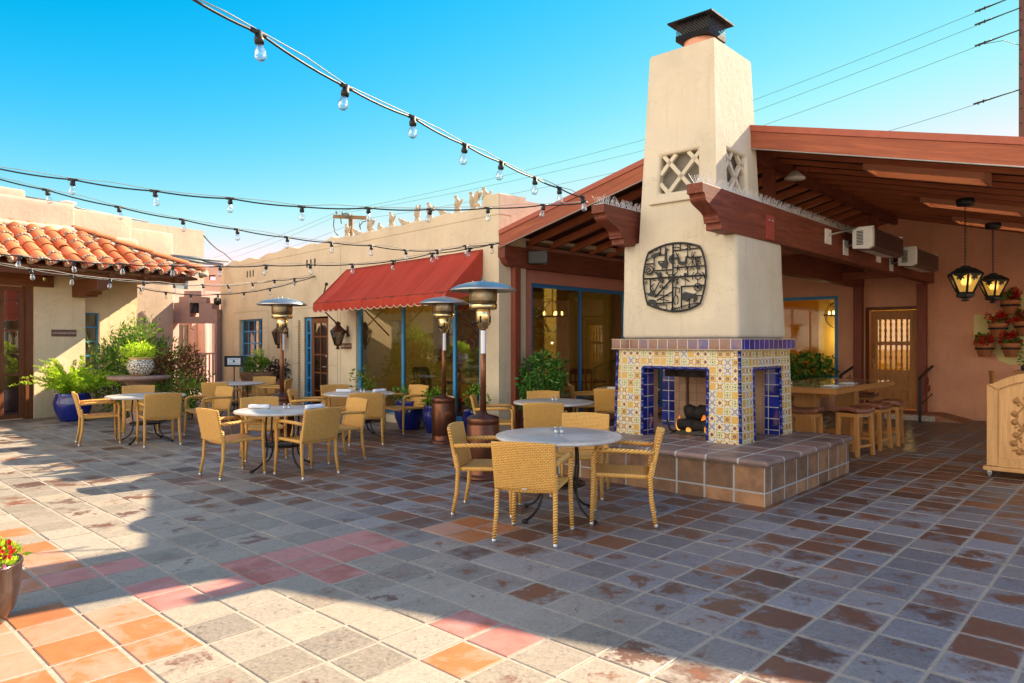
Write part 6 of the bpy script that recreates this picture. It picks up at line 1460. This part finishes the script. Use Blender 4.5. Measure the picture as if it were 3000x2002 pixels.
def make_stool():
    r = thing('counter_stool', 'x', 'stool', (0, 0, 0), 0, 'leather topped wooden stools at the counter table')
    MB().slab(lambda a, b: (-.235 + .47*a, -.165 + .33*b, .665 + .022*math.sin(math.pi*a)*.4 + .03*abs(2*a-1)**2 - .02 + .02*math.sin(math.pi*b)), 14, 10, (0, 0, -.065)).build('cushion', M['leather'], r, bevel=.012)
    MB().box(-.21, .21, -.145, .145, .545, .598).build('apron', M['honeyx'], r)
    for sx in (-1, 1):
        for sy in (-1, 1):
            MB().hexa([(sx*.205-.024, sy*.15-.024, 0), (sx*.205+.024, sy*.15-.024, 0), (sx*.205+.024, sy*.15+.024, 0), (sx*.205-.024, sy*.15+.024, 0)], [(sx*.185-.024, sy*.125-.024, .599), (sx*.185+.024, sy*.125-.024, .599), (sx*.185+.024, sy*.125+.024, .599), (sx*.185-.024, sy*.125+.024, .599)]).build('leg', M['honey'], r, bevel=.003)
    for sx in (-1, 1): MB().box(sx*.195-.014, sx*.195+.014, -.12, .12, .20, .24).build('stretcher', M['honeyx'], r)
    for sy in (-1, 1): MB().box(-.17, .17, sy*.14-.012, sy*.14+.012, .12, .16).build('stretcher', M['honeyx'], r)
    return r
s0 = make_stool(); CTp = lambda x, y: Vector((4.61, 10.06, 0)) + Vector((-V.x, -V.y, 0))*x + Vector((U.x, U.y, 0))*y
s0.location = CTp(-.30, -.42); s0.rotation_euler = (0, 0, RZ); s0['label'] = 'leather stool at the near end of the counter table, behind the hearth'
for x, y, a, lab in ((.22, .12, R(78), 'leather stool at the near right corner of the counter table, closest to the viewer'), (.24, .98, R(86), 'second leather stool along the right side of the counter table'), (.28, 1.62, R(96), 'third leather stool along the right side, nearest the handrail'), (-1.35, .55, R(90), 'leather stool on the far side of the counter table, by the tile leg'), (-1.35, 1.5, R(92), 'leather stool on the far side of the counter table, midway'), (-1.38, 2.4, R(88), 'leather stool on the far side of the counter table, near the door'), (-.6, 3.3, R(4), 'leather stool at the far end of the counter table')):
    dup(s0, CTp(x, y), RZ + a, lab)
def setting(x, y, z, rz, lab):
    r = thing('napkin_setting', lab, 'napkin', (x, y, z), rz, 'folded napkins with cutlery')
    MB().box(-.13, .13, -.09, .09, 0, .012).build('napkin', M['white_cloth'], r, bevel=.005); MB().box(-.12, .12, -.08, .02, .0125, .02).build('fold', M['white_cloth'], r, bevel=.004)
    mb = MB(); mb.tube([(-.2, -.12, .005), (-.15, .04, .004), (-.145, .08, .01)], .006, 5); mb.tube([(.17, -.12, .005), (.18, .09, .005)], .006, 5); mb.build('cutlery', M['steel'], r)
p = CTp(-.25, .5); setting(p.x, p.y, .928, RZ + R(85), 'folded white napkin with cutlery at the near edge of the counter table')
p = CTp(-.28, 1.35); setting(p.x, p.y, .928, RZ + R(88), 'folded white napkin with cutlery farther along the counter table')
# high table and bar chair by the salmon wall
HT = thing('high_table', 'high wooden table against the salmon wall behind the carved cabinet', 'table', (9.05, 12.75, 0), RZ)
MB().box(0, 1.6, 0, .75, 1.03, 1.075).build('tabletop', M['honeyx'], HT, bevel=.005)
for x in (.12, 1.4):
    for y in (.1, .62): MB().box(x-.04, x+.04, y-.04, y+.04, 0, 1.029).build('leg', M['honey'], HT)
MB().box(.17, 1.35, .08, .12, .92, 1.028).build('apron', M['honeyx'], HT)
p = W(0, 0); setting(9.5, 12.85, 1.077, RZ, 'plate of folded napkin on the high table by the salmon wall')
BC = thing('bar_chair', 'tall wooden bar chair with a slatted back at the high table', 'chair', (8.93, 12.75, 0), RZ + R(-75))
for sx in (-1, 1):
    MB().tube([(sx*.2, .2, 0), (sx*.19, .17, .70)], .024, 6).build('leg', M['honey'], BC); MB().tube([(sx*.2, -.22, 0), (sx*.19, -.19, .70), (sx*.19, -.24, 1.07)], .026, 6).build('leg', M['honey'], BC)
MB().box(-.21, .21, -.2, .2, .70, .75).build('seat', M['honeyx'], BC, bevel=.01); MB().box(-.19, .19, -.245, -.215, .85, 1.06).build('backrest', M['honeyx'], BC, bevel=.01)
for y, z in ((.18, .25), (-.2, .35)): MB().box(-.19, .19, y-.015, y+.015, z-.02, z+.02).build('stretcher', M['honeyx'], BC)

# ------------------------------------------------------------------ carved cabinet on castors
KA = math.atan2(-.8, .6) ; KO = Vector((X(2891, 8.35), 8.35, 0))
K = thing('carved_cabinet', 'pale wooden cabinet on castors with carved roses and an arched top', 'cabinet', KO, R(-42))
CW = 1.1
arch = lambda x: 1.10 + .16*math.sin(math.pi*min(1, max(0, (x - .06)/(CW - .12))))**.8
Kf = lambda d: Matrix(((1, 0, 0, 0), (0, 0, 1, d), (0, 1, 0, 0), (0, 0, 0, 1)))
xs = [CW*k/24 for k in range(25)]
MB().prism([(0, .135), (CW, .135)] + [(x, arch(x)) for x in xs[::-1]], .05, Kf(.012)).build('front_panel', M['carved'], K)
mb = MB(); ob = [(x, arch(x)) for x in xs]; ib = [(max(.11, min(CW-.11, x)), arch(max(.11, min(CW-.11, x))) - .10) for x in xs]
mb.prism(ob + ib[::-1], .03, Kf(-.016)); mb.prism([(0, .14), (.11, .14), (.11, arch(.11)-.11), (0, arch(0) - .0)][:3] + [(0, 1.09)], .028, Kf(-.0145)); mb.prism([(CW-.11, .14), (CW, .14), (CW, 1.09), (CW-.11, arch(.11)-.11)], .028, Kf(-.0145)); mb.box(.11, CW-.11, -.0135, .0115, .135, .24)
mb.build('front_frame', M['carved'], K, bevel=.006)
MB().box(-.035, CW+.03, -.04, .55, .085, .134).build('base_board', M['carved'], K, bevel=.01)
MB().box(.0, .03, .063, .5, .135, 1.09).build('side_panel', M['carved'], K); MB().box(CW-.03, CW, .063, .5, .135, 1.09).build('side_panel', M['carved'], K); MB().box(.031, CW-.031, .063, .5, 1.03, 1.06).build('counter_shelf', M['carved'], K)
# carved rose spray: stems, blossoms and leaves raised from the panel
mb = MB(); rn = random.Random(8); cxk = .36
def cl_(t, ph): return (cxk + .075*math.sin(t*7.5 + ph), .012, .30 + .66*t)
for ph in (0, math.pi): mb.tube([cl_(t/28, ph) for t in range(29)], .009, 6)
for k in range(13):
    t = .03 + .94*k/12.6; ph = 0 if k % 2 else math.pi; x, _, z = cl_(t, ph); x += .03*(1 if x > cxk else -1)
    for q, rr in ((0, .036), (1, .026), (2, .014)): mb.lathe([(.001, .016 + .006*q), (rr*.7, .013 + .006*q), (rr, .004 + .006*q), (rr*.9, 0)][::-1], 9, Matrix.Translation((x, .012, z)) @ Matrix.Rotation(R(90), 4, 'X'))
for k in range(34):
    t = rn.random(); x, _, z = cl_(t, rn.choice((0, math.pi))); a = rn.uniform(0, 6.28); d = Vector((math.cos(a), 0, math.sin(a)))
    p_ = Vector((x, .008, z)) + d*.02; s_ = Vector((-d.z, 0, d.x)); L = rn.uniform(.04, .065); mb.add([p_, p_ + d*L*.5 + s_*L*.25, p_ + d*L, p_ + d*L*.5 - s_*L*.25, p_ + d*L*.5 + Vector((0, -.012, 0))], [(0, 4, 1), (1, 4, 2), (2, 4, 3), (3, 4, 0)])
mb.build('rose_carving', M['carved_dark'], K)
def caster(x, y):
    mb = MB(); mb.box(x-.02, x+.02, y-.025, y+.025, .06, .084); mb.box(x-.018, x-.014, y-.015, y+.015, .03, .06); mb.box(x+.014, x+.018, y-.015, y+.015, .03, .06); c = mb.build('castor', M['steel'], K)
    MB().lathe([(.02, -.013), (.038, -.010), (.040, 0), (.038, .010), (.02, .013)], 18, Matrix.Translation((x, y, .04)) @ Matrix.Rotation(R(90), 4, 'Y')).build('wheel', M['galv'], c)
for q in ((.03, .0), (CW-.03, .0), (.03, .48), (CW-.03, .48)): caster(*q)
HP = thing('table_plant', 'small green potted sprig on the high table at the right edge', 'plant', (X(2999, 12.95), 12.95, 1.077))
pot([(.04, 0), (.05, .08), (.045, .08)], 'pot', M['dark_pot'], HP); mb = MB(); leaves(mb, (0, 0, .2), (.10, .10, .12), 60, .07, .4); mb.build('foliage', M['leaf_bush'], HP)

# ------------------------------------------------------------------ hanging lanterns
def lantern(px, py0, py1, Y, pyc, wpx, label):
    x = X(px, Y); z1, z0 = Zh(py0, Y), Zh(py1, Y); zc = Zh(pyc, Y); H = z1 - z0; Wd = wpx/FPX*Y/2
    r = thing('hanging_lantern', label, 'lantern', (x, Y, z0), R(8), 'black iron lanterns hung from the patio roof')
    mb = MB(); T = lambda pr: mb.lathe([(a*Wd, b*H) for a, b in pr], 6, None, False)
    T([(.10, .0), (.22, .02), (.22, .05), (.08, .07)]); T([(.2, .08), (.48, .12), (.52, .20), (.44, .25), (.40, .26)]); T([(.93, .755), (1.0, .76), (.95, .79), (.50, .93), (.30, .95), (.30, .97), (.2, 1.0), (.02, 1.0)])
    for k in range(6):
        a = k*math.pi/3; c, s = math.cos(a), math.sin(a); mb.tube([(c*.44*Wd, s*.44*Wd, .25*H), (c*.93*Wd, s*.93*Wd, .76*H)], .016, 5)
    mb.build('cage', M['black_metal'], r)
    mb = MB()
    for k in range(6):
        a0, a1 = k*math.pi/3, (k+1)*math.pi/3
        def fp(u, v): rr = (.44 + (.93-.44)*v)*Wd*1.005; a = Vector((math.cos(a0), math.sin(a0), 0)); b = Vector((math.cos(a1), math.sin(a1), 0)); q = a.lerp(b, u)*rr; return (q.x, q.y, (.25 + .51*v)*H)
        for shp in ([(.08, .98), (.92, .98), (.86, .90), (.70, .86), (.62, .74), (.5, .60), (.38, .74), (.30, .86), (.14, .90)], [(.28, .80), (.36, .86), (.36, .72), (.26, .68), (.22, .74)], [(.72, .80), (.64, .86), (.64, .72), (.74, .68), (.78, .74)]):
            mb.add([fp(*q) for q in shp], [tuple(range(len(shp)))])
    mb.build('filigree', M['black_metal'], r)
    MB().lathe([(.425*Wd, .26*H), (.90*Wd, .75*H)], 6, None, False).build('amber_pane', M['amber_glass'], r)
    MB().ball((0, 0, .60*H), (.04, .04, .06), 10, 8).build('bulb', M['lamp_glow'], r)
    ch = MB(); n_ = int((zc - z1)/.045); zz_ = z1
    for k in range(n_): 
        z = z1 - z0 + (zc - z1)*(k + .5)/n_; pts = [(.014*math.cos(t*.785) if k % 2 else 0, 0 if k % 2 else .014*math.cos(t*.785), z + .03*math.sin(t*.785)) for t in range(8)]; ch.tube(pts, .0045, 4, closed=True)
    ch.build('chain', M['black_metal'], r); MB().lathe([(.02, zc-z0-.02), (.10, zc-z0-.01), (.11, zc-z0+.03), (.11, zc-z0+.08)], 18).build('canopy', M['black_metal'], r)
lantern(2828, 778, 882, 9.7, 600, 98, 'larger looking lit black iron lantern on a chain, the nearer one')
lantern(2909, 800, 888, 11.4, 668, 84, 'lit black iron lantern on a chain, the farther one over the wall pots')

# ------------------------------------------------------------------ plants
rn = random.Random(17); random.seed(18)
F = thing('potted_fern', 'bright green foxtail fern in a big cobalt blue pot at the left wall', 'potted plant', (X(214, 14.3), 14.3, 0))
pot([(.22, 0), (.25, .03), (.33, .24), (.35, .38), (.31, .52), (.32, .56), (.30, .57), (.28, .53)], 'pot', M['cobalt'], F); MB().lathe([(.285, .53), (.001, .55)], 20).build('soil', M['soil'], F)
mb = MB()
for k in range(80):
    a = rn.uniform(0, 6.28); l = rn.uniform(.50, .98); e = rn.uniform(.05, 1.3); base = Vector((rn.gauss(0, .06), rn.gauss(0, .06), .52)); out = Vector((math.cos(a)*math.cos(e*.85)*1.12, math.sin(a)*math.cos(e*.85), math.sin(e)*.72 + .12)) * l
    for q in range(80):
        t = .12 + .88*q/80; p = base + out*t + Vector((0, 0, .20*l*(math.sin(math.pi*min(1, t*.8)) - .55*t*t))); ax_ = out.normalized(); rr = Vector((rn.gauss(0, 1), rn.gauss(0, 1), rn.gauss(0, 1))); rr = (rr - ax_*rr.dot(ax_)).normalized()
        leaf(mb, p, (rr*.8 + ax_*.7).normalized(), .095*(1.15 - .85*t**2)*rn.uniform(.7, 1.2), .34, rn)
mb.build('foliage', M['leaf_fern'], F)
Bm = thing('bamboo_bush', 'tall feathery green bamboo bush behind the painted urn', 'bush', (X(400, 15.2), 15.2, 0))
mb = MB(); sm = MB()
for c, rad, n_ in (((0, 0, 1.25), (.75, .6, .60), 1500), ((-.45, -.1, .95), (.55, .5, .65), 1000), ((.55, .05, 1.0), (.6, .5, .60), 1100), ((.95, .2, .75), (.45, .4, .6), 650), ((0, -.1, .5), (.95, .5, .5), 900), ((.1, 0, 1.7), (.4, .35, .35), 330), ((-.25, 0, 1.75), (.25, .25, .25), 120)): leaves(mb, c, rad, n_, .12, .26, rn, .15, .2)
for k in range(26):
    a, b = rn.uniform(-1.0, 1.2), rn.uniform(-.3, .3); tp = Vector((a*1.0, b, rn.uniform(1.5, 2.35) - .35*abs(a))); bs = Vector((a*.45, b*.5, 0)); sm.tube([bs, bs.lerp(tp, .5) + Vector((0, 0, .1)), tp], [.009, .007, .003], 4)
    for q in range(14): leaf(mb, bs.lerp(tp, .62 + .38*rn.random()) + Vector((rn.gauss(0, .03), rn.gauss(0, .03), 0)), Vector((rn.gauss(0, .6), rn.gauss(0, .6), rn.gauss(.1, .5))).normalized(), .12, .2, rn)
mb.build('foliage', M['leaf_bush'], Bm); sm.build('stem', M['stem'], Bm)
Br = thing('nandina_bush', 'reddish brown feathery shrub right of the urn, by the gate', 'bush', (X(560, 14.9), 14.9, 0))
mb = MB()
for c, rad, n_ in (((0, 0, .85), (.28, .26, .62), 750), ((-.05, 0, 1.25), (.2, .2, .3), 200)): leaves(mb, c, rad, n_, .085, .3, rn, .1, .15)
mb.build('foliage', M['leaf_red'], Br); sm = MB(); stems(sm, (0, 0, 0), [(rn.gauss(0, .15), rn.gauss(0, .12), rn.uniform(.8, 1.4)) for _ in range(10)], .007); sm.build('stem', M['stem'], Br)
Bs = thing('bronze_leaf_shrub', 'small shrub with crimson leaves beside the painted urn', 'bush', (X(478, 14.1), 14.1, 0))
mb = MB(); leaves(mb, (0, 0, 1.15), (.24, .2, .32), 230, .12, .35, rn, .1, .3); mb.build('foliage', M['flower_red'], Bs).data.materials[0] = M['leaf_red']; sm = MB(); stems(sm, (0, 0, 0), [(rn.gauss(0, .12), rn.gauss(0, .1), rn.uniform(.9, 1.3)) for _ in range(8)], .007); sm.build('stem', M['stem'], Bs)
mb = MB(); leaves(mb, (0, 0, .5), (.7, .35, .45), 650, .12, .3, rn, .1, .2); o = mb.build('low_shrub', M['leaf_bush'], None, loc=(X(520, 14.3), 14.3, 0)); tag(o, 'dark low shrub at the foot of the bamboo bush near the gate', 'bush')
Tt = thing('stone_pedestal_table', 'round reddish stone pedestal table under the painted urn', 'pedestal', (X(409, 13.75), 13.75, 0))
MB().lathe([(.30, 0), (.30, .08), (.16, .14), (.14, .70), (.30, .82), (.50, .86), (.555, .88), (.56, .92), (.53, .935), (.001, .936)], 36).build('pedestal', M['stone_table'], Tt)
Ur = thing('painted_urn', 'black and cream painted urn holding a green plant', 'urn', (X(412, 13.75), 13.75, .937))
pot([(.13, 0), (.17, .02), (.235, .12), (.25, .20), (.23, .28), (.20, .33), (.225, .345), (.22, .36), (.19, .35)], 'pot', M['urn'], Ur, 32); MB().lathe([(.20, .335), (.001, .345)], 20).build('soil', M['soil'], Ur)
mb = MB(); leaves(mb, (0, 0, .46), (.28, .26, .16), 420, .085, .4, rn, .1, .4); leaves(mb, (-.22, -.1, .36), (.12, .12, .16), 130, .07, .4, rn); mb.build('foliage', M['leaf_fern'], Ur)
Fi = thing('ficus_plant', 'leafy dark green ficus in front of the dining window beside the red post', 'potted plant', (X(1588, 12.0), 12.0, 0))
pot([(.19, 0), (.21, .02), (.27, .36), (.28, .40), (.25, .40), (.24, .37)], 'pot', M['dark_pot'], Fi); MB().lathe([(.245, .37), (.001, .38)], 18).build('soil', M['soil'], Fi)
mb = MB()
for c, rad, n_ in (((0, 0, 1.0), (.40, .36, .36), 720), ((-.22, 0, .88), (.22, .25, .30), 260), ((.24, 0, 1.0), (.2, .22, .26), 240), ((.05, 0, 1.28), (.24, .22, .14), 200), ((-.1, -.1, .62), (.3, .25, .2), 150)): leaves(mb, c, rad, n_, .085, .5, rn, .2, .0, .25)
mb.build('foliage', M['leaf_ficus'], Fi); sm = MB(); stems(sm, (0, 0, .37), [(rn.gauss(0, .2), rn.gauss(0, .15), rn.uniform(.8, 1.2)) for _ in range(12)], .011); sm.build('stem', M['stem'], Fi)
# pots along the big window and by the menu stand
def potplant(name, label, loc, prof, pm, lm, c, rad, n_, size, group=None, extra=None):
    r = thing(name, label, 'potted plant', loc, 0, group); pot(prof, 'pot', pm, r); MB().lathe([(prof[-3][0]*.93, prof[-1][1]), (.001, prof[-1][1]+.01)], 18).build('soil', M['soil'], r)
    mb = MB(); leaves(mb, c, rad, n_, size, .5, rn, .1, .3); mb.build('foliage', lm, r)
    if extra:
        for q in range(5): mb = MB(); leaves(mb, Vector(extra[0]) + Vector((rn.uniform(-1, 1)*extra[1][0], rn.uniform(-1, 1)*extra[1][1], rn.uniform(-1, 1)*extra[1][2])), (.03, .03, .025), 14, .03, .8, rn, .1); mb.build('flower_head', extra[4], r)
    return r
BP = [(.13, 0), (.15, .02), (.21, .20), (.22, .34), (.19, .44), (.205, .47), (.19, .475), (.17, .45)]
big = [(p_*1.25, z*1.1) for p_, z in BP]
g_ = 'cobalt blue pots along the large window'
potplant('window_pot', 'wide cobalt blue pot under the middle of the large window, behind a wicker chair', Bw(bx_(1199, .45), -.45, 0), big, M['cobalt'], M['leaf_ficus'], (-.15, 0, .62), (.2, .18, .14), 90, .09, g_)
potplant('window_pot', 'cobalt blue pot with a leafy green plant left of the middle patio heater', Bw(bx_(1274, .42), -.42, 0), BP, M['cobalt'], M['leaf_bush'], (0, 0, .60), (.24, .22, .17), 260, .075, g_)
potplant('window_pot', 'cobalt blue pot with small pink flowers at the right end of the large window', Bw(bx_(1392, .42), -.42, 0), BP, M['cobalt'], M['leaf_bush'], (.02, 0, .66), (.2, .2, .22), 200, .07, g_, ((-.05, -.08, .62), (.14, .1, .08), 30, .04, M['flower_red']))
potplant('window_pot', 'cobalt blue pot with thin sprigs at the left end of the large window', Bw(bx_(1062, .5), -.5, 0), big, M['cobalt'], M['leaf_bush'], (.0, 0, .78), (.26, .22, .28), 190, .075, g_)
potplant('window_fern', 'bright fern glowing behind the right end of the large window', Bw(-1.15, .75, .02), [(.2, 0), (.25, .4), (.25, .75), (.28, .8), (.26, .8), (.24, .78)], M['dark_pot'], M['leaf_fern'], (0, 0, 1.1), (.42, .3, .34), 520, .16)
tp = potplant('terracotta_planter', 'brown bowl planter with green herbs below the blue window', Bw(bx_(760, .55), -.55, 0), [(.20, 0), (.30, .3), (.42, .62), (.46, .80), (.47, .84), (.44, .84), (.42, .80)], M['pot_brown'], M['leaf_bush'], (-.08, 0, 1.02), (.36, .3, .2), 520, .09)
mb = MB(); leaves(mb, (-.02, 0, 1.2), (.16, .14, .2), 160, .09, .25, rn, .1, .7); mb.build('foliage', M['leaf_fern'], tp); mb = MB(); leaves(mb, (.50, -.05, .93), (.30, .22, .22), 260, .10, .4, rn, .1, .0, .2); mb.build('dark_foliage', M['leaf_dark'], tp)
potplant('clay_pot', 'plain clay pot on the ground beside the farthest heater', Bw(bx_(747, .9), -.9, 0), [(.22, 0), (.26, .02), (.30, .36), (.32, .40), (.29, .40), (.27, .38)], M['terracotta_pot'], M['leaf_bush'], (0, 0, .45), (.2, .2, .1), 60, .07)
potplant('patio_planter', 'dark leafy plant by the back dining window behind the counter table', W(-2.5, 8.9), [(.2, 0), (.25, .3), (.28, .55), (.3, .6), (.27, .6), (.26, .57)], M['dark_pot'], M['leaf_ficus'], (0, 0, .95), (.55, .35, .38), 900, .11)
potplant('patio_planter', 'small leafy plant under the right end of the back dining window', W(-3.25, 9.0), [(.16, 0), (.2, .3), (.22, .5), (.24, .55), (.22, .55), (.2, .53)], M['terracotta_pot'], M['leaf_ficus'], (0, 0, .95), (.35, .3, .4), 420, .11)
# foreground flower pot cut by the left edge
FPt = thing('flower_pot', 'glossy brown bowl pot of red and pink flowers at the lower left corner', 'potted plant', (G(6, 1835).x - .15, G(6, 1835).y, 0))
pot([(.125, 0), (.14, .01), (.19, .10), (.215, .22), (.218, .32), (.225, .335), (.222, .35), (.205, .35), (.20, .33)], 'pot', M['pot_bronze'], FPt, 40); MB().lathe([(.205, .33), (.001, .335)], 20).build('soil', M['soil'], FPt)
mb = MB(); leaves(mb, (.02, 0, .37), (.19, .18, .06), 420, .045, .5, rn, .1, .5); leaves(mb, (.10, 0, .41), (.09, .12, .05), 130, .05, .4, rn, .1, .7); mb.build('foliage', M['leaf_fern'], FPt)
mb = MB()
for c in ((.20, -.04, .425), (.13, .06, .44), (.0, -.05, .43)): mb = MB(); leaves(mb, c, (.035, .035, .02), 26, .032, .8, rn, .1); mb.build('red_flower', M['flower_red'], FPt)

for c in ((.13, -.15, .365), (.06, -.16, .37), (.2, -.10, .365)): mb = MB(); leaves(mb, c, (.03, .03, .02), 18, .018, .9, rn, .1); mb.build('pink_flower', M['flower_pink'], FPt)


# menu stand by the left end of the cream building
MS_ = thing('menu_stand', 'thin black stand holding a framed white notice near the blue window', 'sign', (X(686, 16.3), 16.3, 0), R(6))
zc = Zh(1058, 16.3)
MB().lathe([(.16, 0), (.15, .02), (.02, .03)], 20).build('base', M['black_metal'], MS_); MB().tube([(0, 0, .02), (0, 0, zc - .12)], .014, 8).build('pole', M['black_metal'], MS_)
fr = MB().box(-.215, .215, -.02, .0, zc-.125, zc+.125).build('frame', M['black_metal'], MS_, bevel=.004)
MB().box(-.145, .145, -.0235, -.0205, zc-.08, zc+.075).build('notice', M['paper'], fr)
mb = MB(); rnn = random.Random(2)
for z in (zc+.052, zc+.040): 
    x = -.10
    while x < .10: w_ = rnn.uniform(.010, .03); mb.box(x, x+w_, -.0245, -.0236, z-.003, z+.003); x += w_ + .008
for z in (zc-.055,): mb.box(-.11, .11, -.0245, -.0236, z-.003, z+.002)
mb.build('print_lines', M['blue_deep'], fr); MB().lathe([(.001, 0), (.026, 0)][::-1], 18, Matrix.Translation((0, -.0242, zc)) @ Matrix.Rotation(R(90), 4, 'X')).build('round_emblem', M['gate_metal'], fr).data.materials[0] = plain('emblem_green', (.03, .25, .16), .6)

# ------------------------------------------------------------------ string lights
def strand(label, A_, B_, ends, bulbs, twist=True, r=.0078):
    """A_, B_: plan positions of the two ends; ends/bulbs: photo points along the cable, laid on the upright plane through A_ and B_"""
    A_, B_ = Vector(A_), Vector(B_); d = B_ - A_
    def on(px, py):
        k = (px - 1500)/FPX; t = (k*A_.y - A_.x) / (d.x - k*d.y); p = A_ + d*t; return Vector((p.x, p.y, Zh(py, p.y))), t
    root = thing('string_light', label, 'string lights', (0, 0, 0), 0, 'strands of festoon bulbs over the courtyard')
    pts = sorted([on(*q) for q in list(ends) + list(bulbs)], key=lambda q: q[1]); P = [q[0] for q in pts]
    fine = []
    for i in range(len(P)-1):
        L = (P[i+1]-P[i]).length
        for k in range(6): t = k/6; fine.append(P[i].lerp(P[i+1], t) - Vector((0, 0, .022*L*4*t*(1-t))))
    fine.append(P[-1]); MB().tube(fine, r, 6).build('cable', M['rubber'], root)
    if twist:
        guy = []
        for i, p in enumerate(P):
            guy.append(p + Vector((0, 0, .012)))
            if i < len(P)-1: guy.append(p.lerp(P[i+1], .5) + Vector((0, 0, .020 + .01*math.sin(i*2.1))))
        MB().tube(guy, .0035, 5).build('guy_wire', M['cable'], root)
    for q in bulbs:
        p, _ = on(*q); tilt = Matrix.Rotation(random.gauss(0, .12), 4, 'Y') @ Matrix.Rotation(random.gauss(0, .12), 4, 'X'); T = Matrix.Translation(p) @ tilt
        mb = MB().lathe([(.012, -.060), (.024, -.058), (.025, -.034), (.020, -.026), (.020, .004), (.015, .010)], 12, T); e = d.normalized(); ez_ = Vector((e.x, e.y, 0))
        mb.tube([p - ez_*.045, p + ez_*.045], .014, 8); s_ = mb.build('socket', M['rubber'], root)
        b = MB().lathe([(.001, -.152), (.018, -.149), (.029, -.134), (.031, -.117), (.026, -.094), (.017, -.074), (.014, -.058)], 14, T); o = b.build('bulb', M['bulb'], s_)
    return root
random.seed(5)
tip = (1.36, 8.62); corner = (-.20, 11.70); bw = Bw(bx_(921), -.03).xy
strand('nearest string of bulbs, rising from the left corbel to the top edge of the picture', (-1.32*3.2/3.7 - .34, 3.2), tip, [(560, -6), (1716, 592)], [(757, 95), (1014, 254), (1210, 344), (1363, 424), (1470, 475), (1568, 521), (1638, 550), (1706, 577)])
strand('long string of bulbs in front of the dove statues, ending at the left corbel', (-5.2, 6.8), tip, [(-30, 488), (1722, 593)], [(214, 526), (453, 559), (675, 581), (885, 605), (1079, 609), (1262, 613), (1430, 609), (1594, 600)])
strand('string of bulbs from the upper left edge to the red roof corner, above the awning', (-5.9, 7.4), corner, [(-30, 516), (1462, 713)], [(137, 556), (348, 606), (536, 643), (696, 672), (843, 695), (971, 710), (1088, 719), (1189, 733), (1283, 733), (1365, 720)])
strand('string of bulbs passing the tile eave and meeting the red roof corner', (-6.9, 9.2), corner, [(-30, 738), (1462, 712)], [(57, 750), (214, 765), (359, 773), (506, 778), (646, 780), (781, 777), (908, 775), (1033, 774), (1152, 764), (1266, 742), (1377, 727), (1440, 716)])
strand('string of bulbs below the tile eave, ending on the cream wall, upper of the two', (-6.9, 9.2), bw, [(-30, 768), (926, 806)], [(91, 789), (212, 806), (325, 818), (423, 826), (511, 833), (595, 834), (669, 836), (740, 829), (804, 821), (863, 816)])
strand('short string of bulbs from the left buildings to the cream wall, lower of the two', (-8.6, 15.9), (bw.x + .02, bw.y - .04), [(402, 842), (924, 809)], [(413, 844), (486, 856), (560, 863), (638, 862), (714, 857), (790, 845), (864, 826)], r=.010)
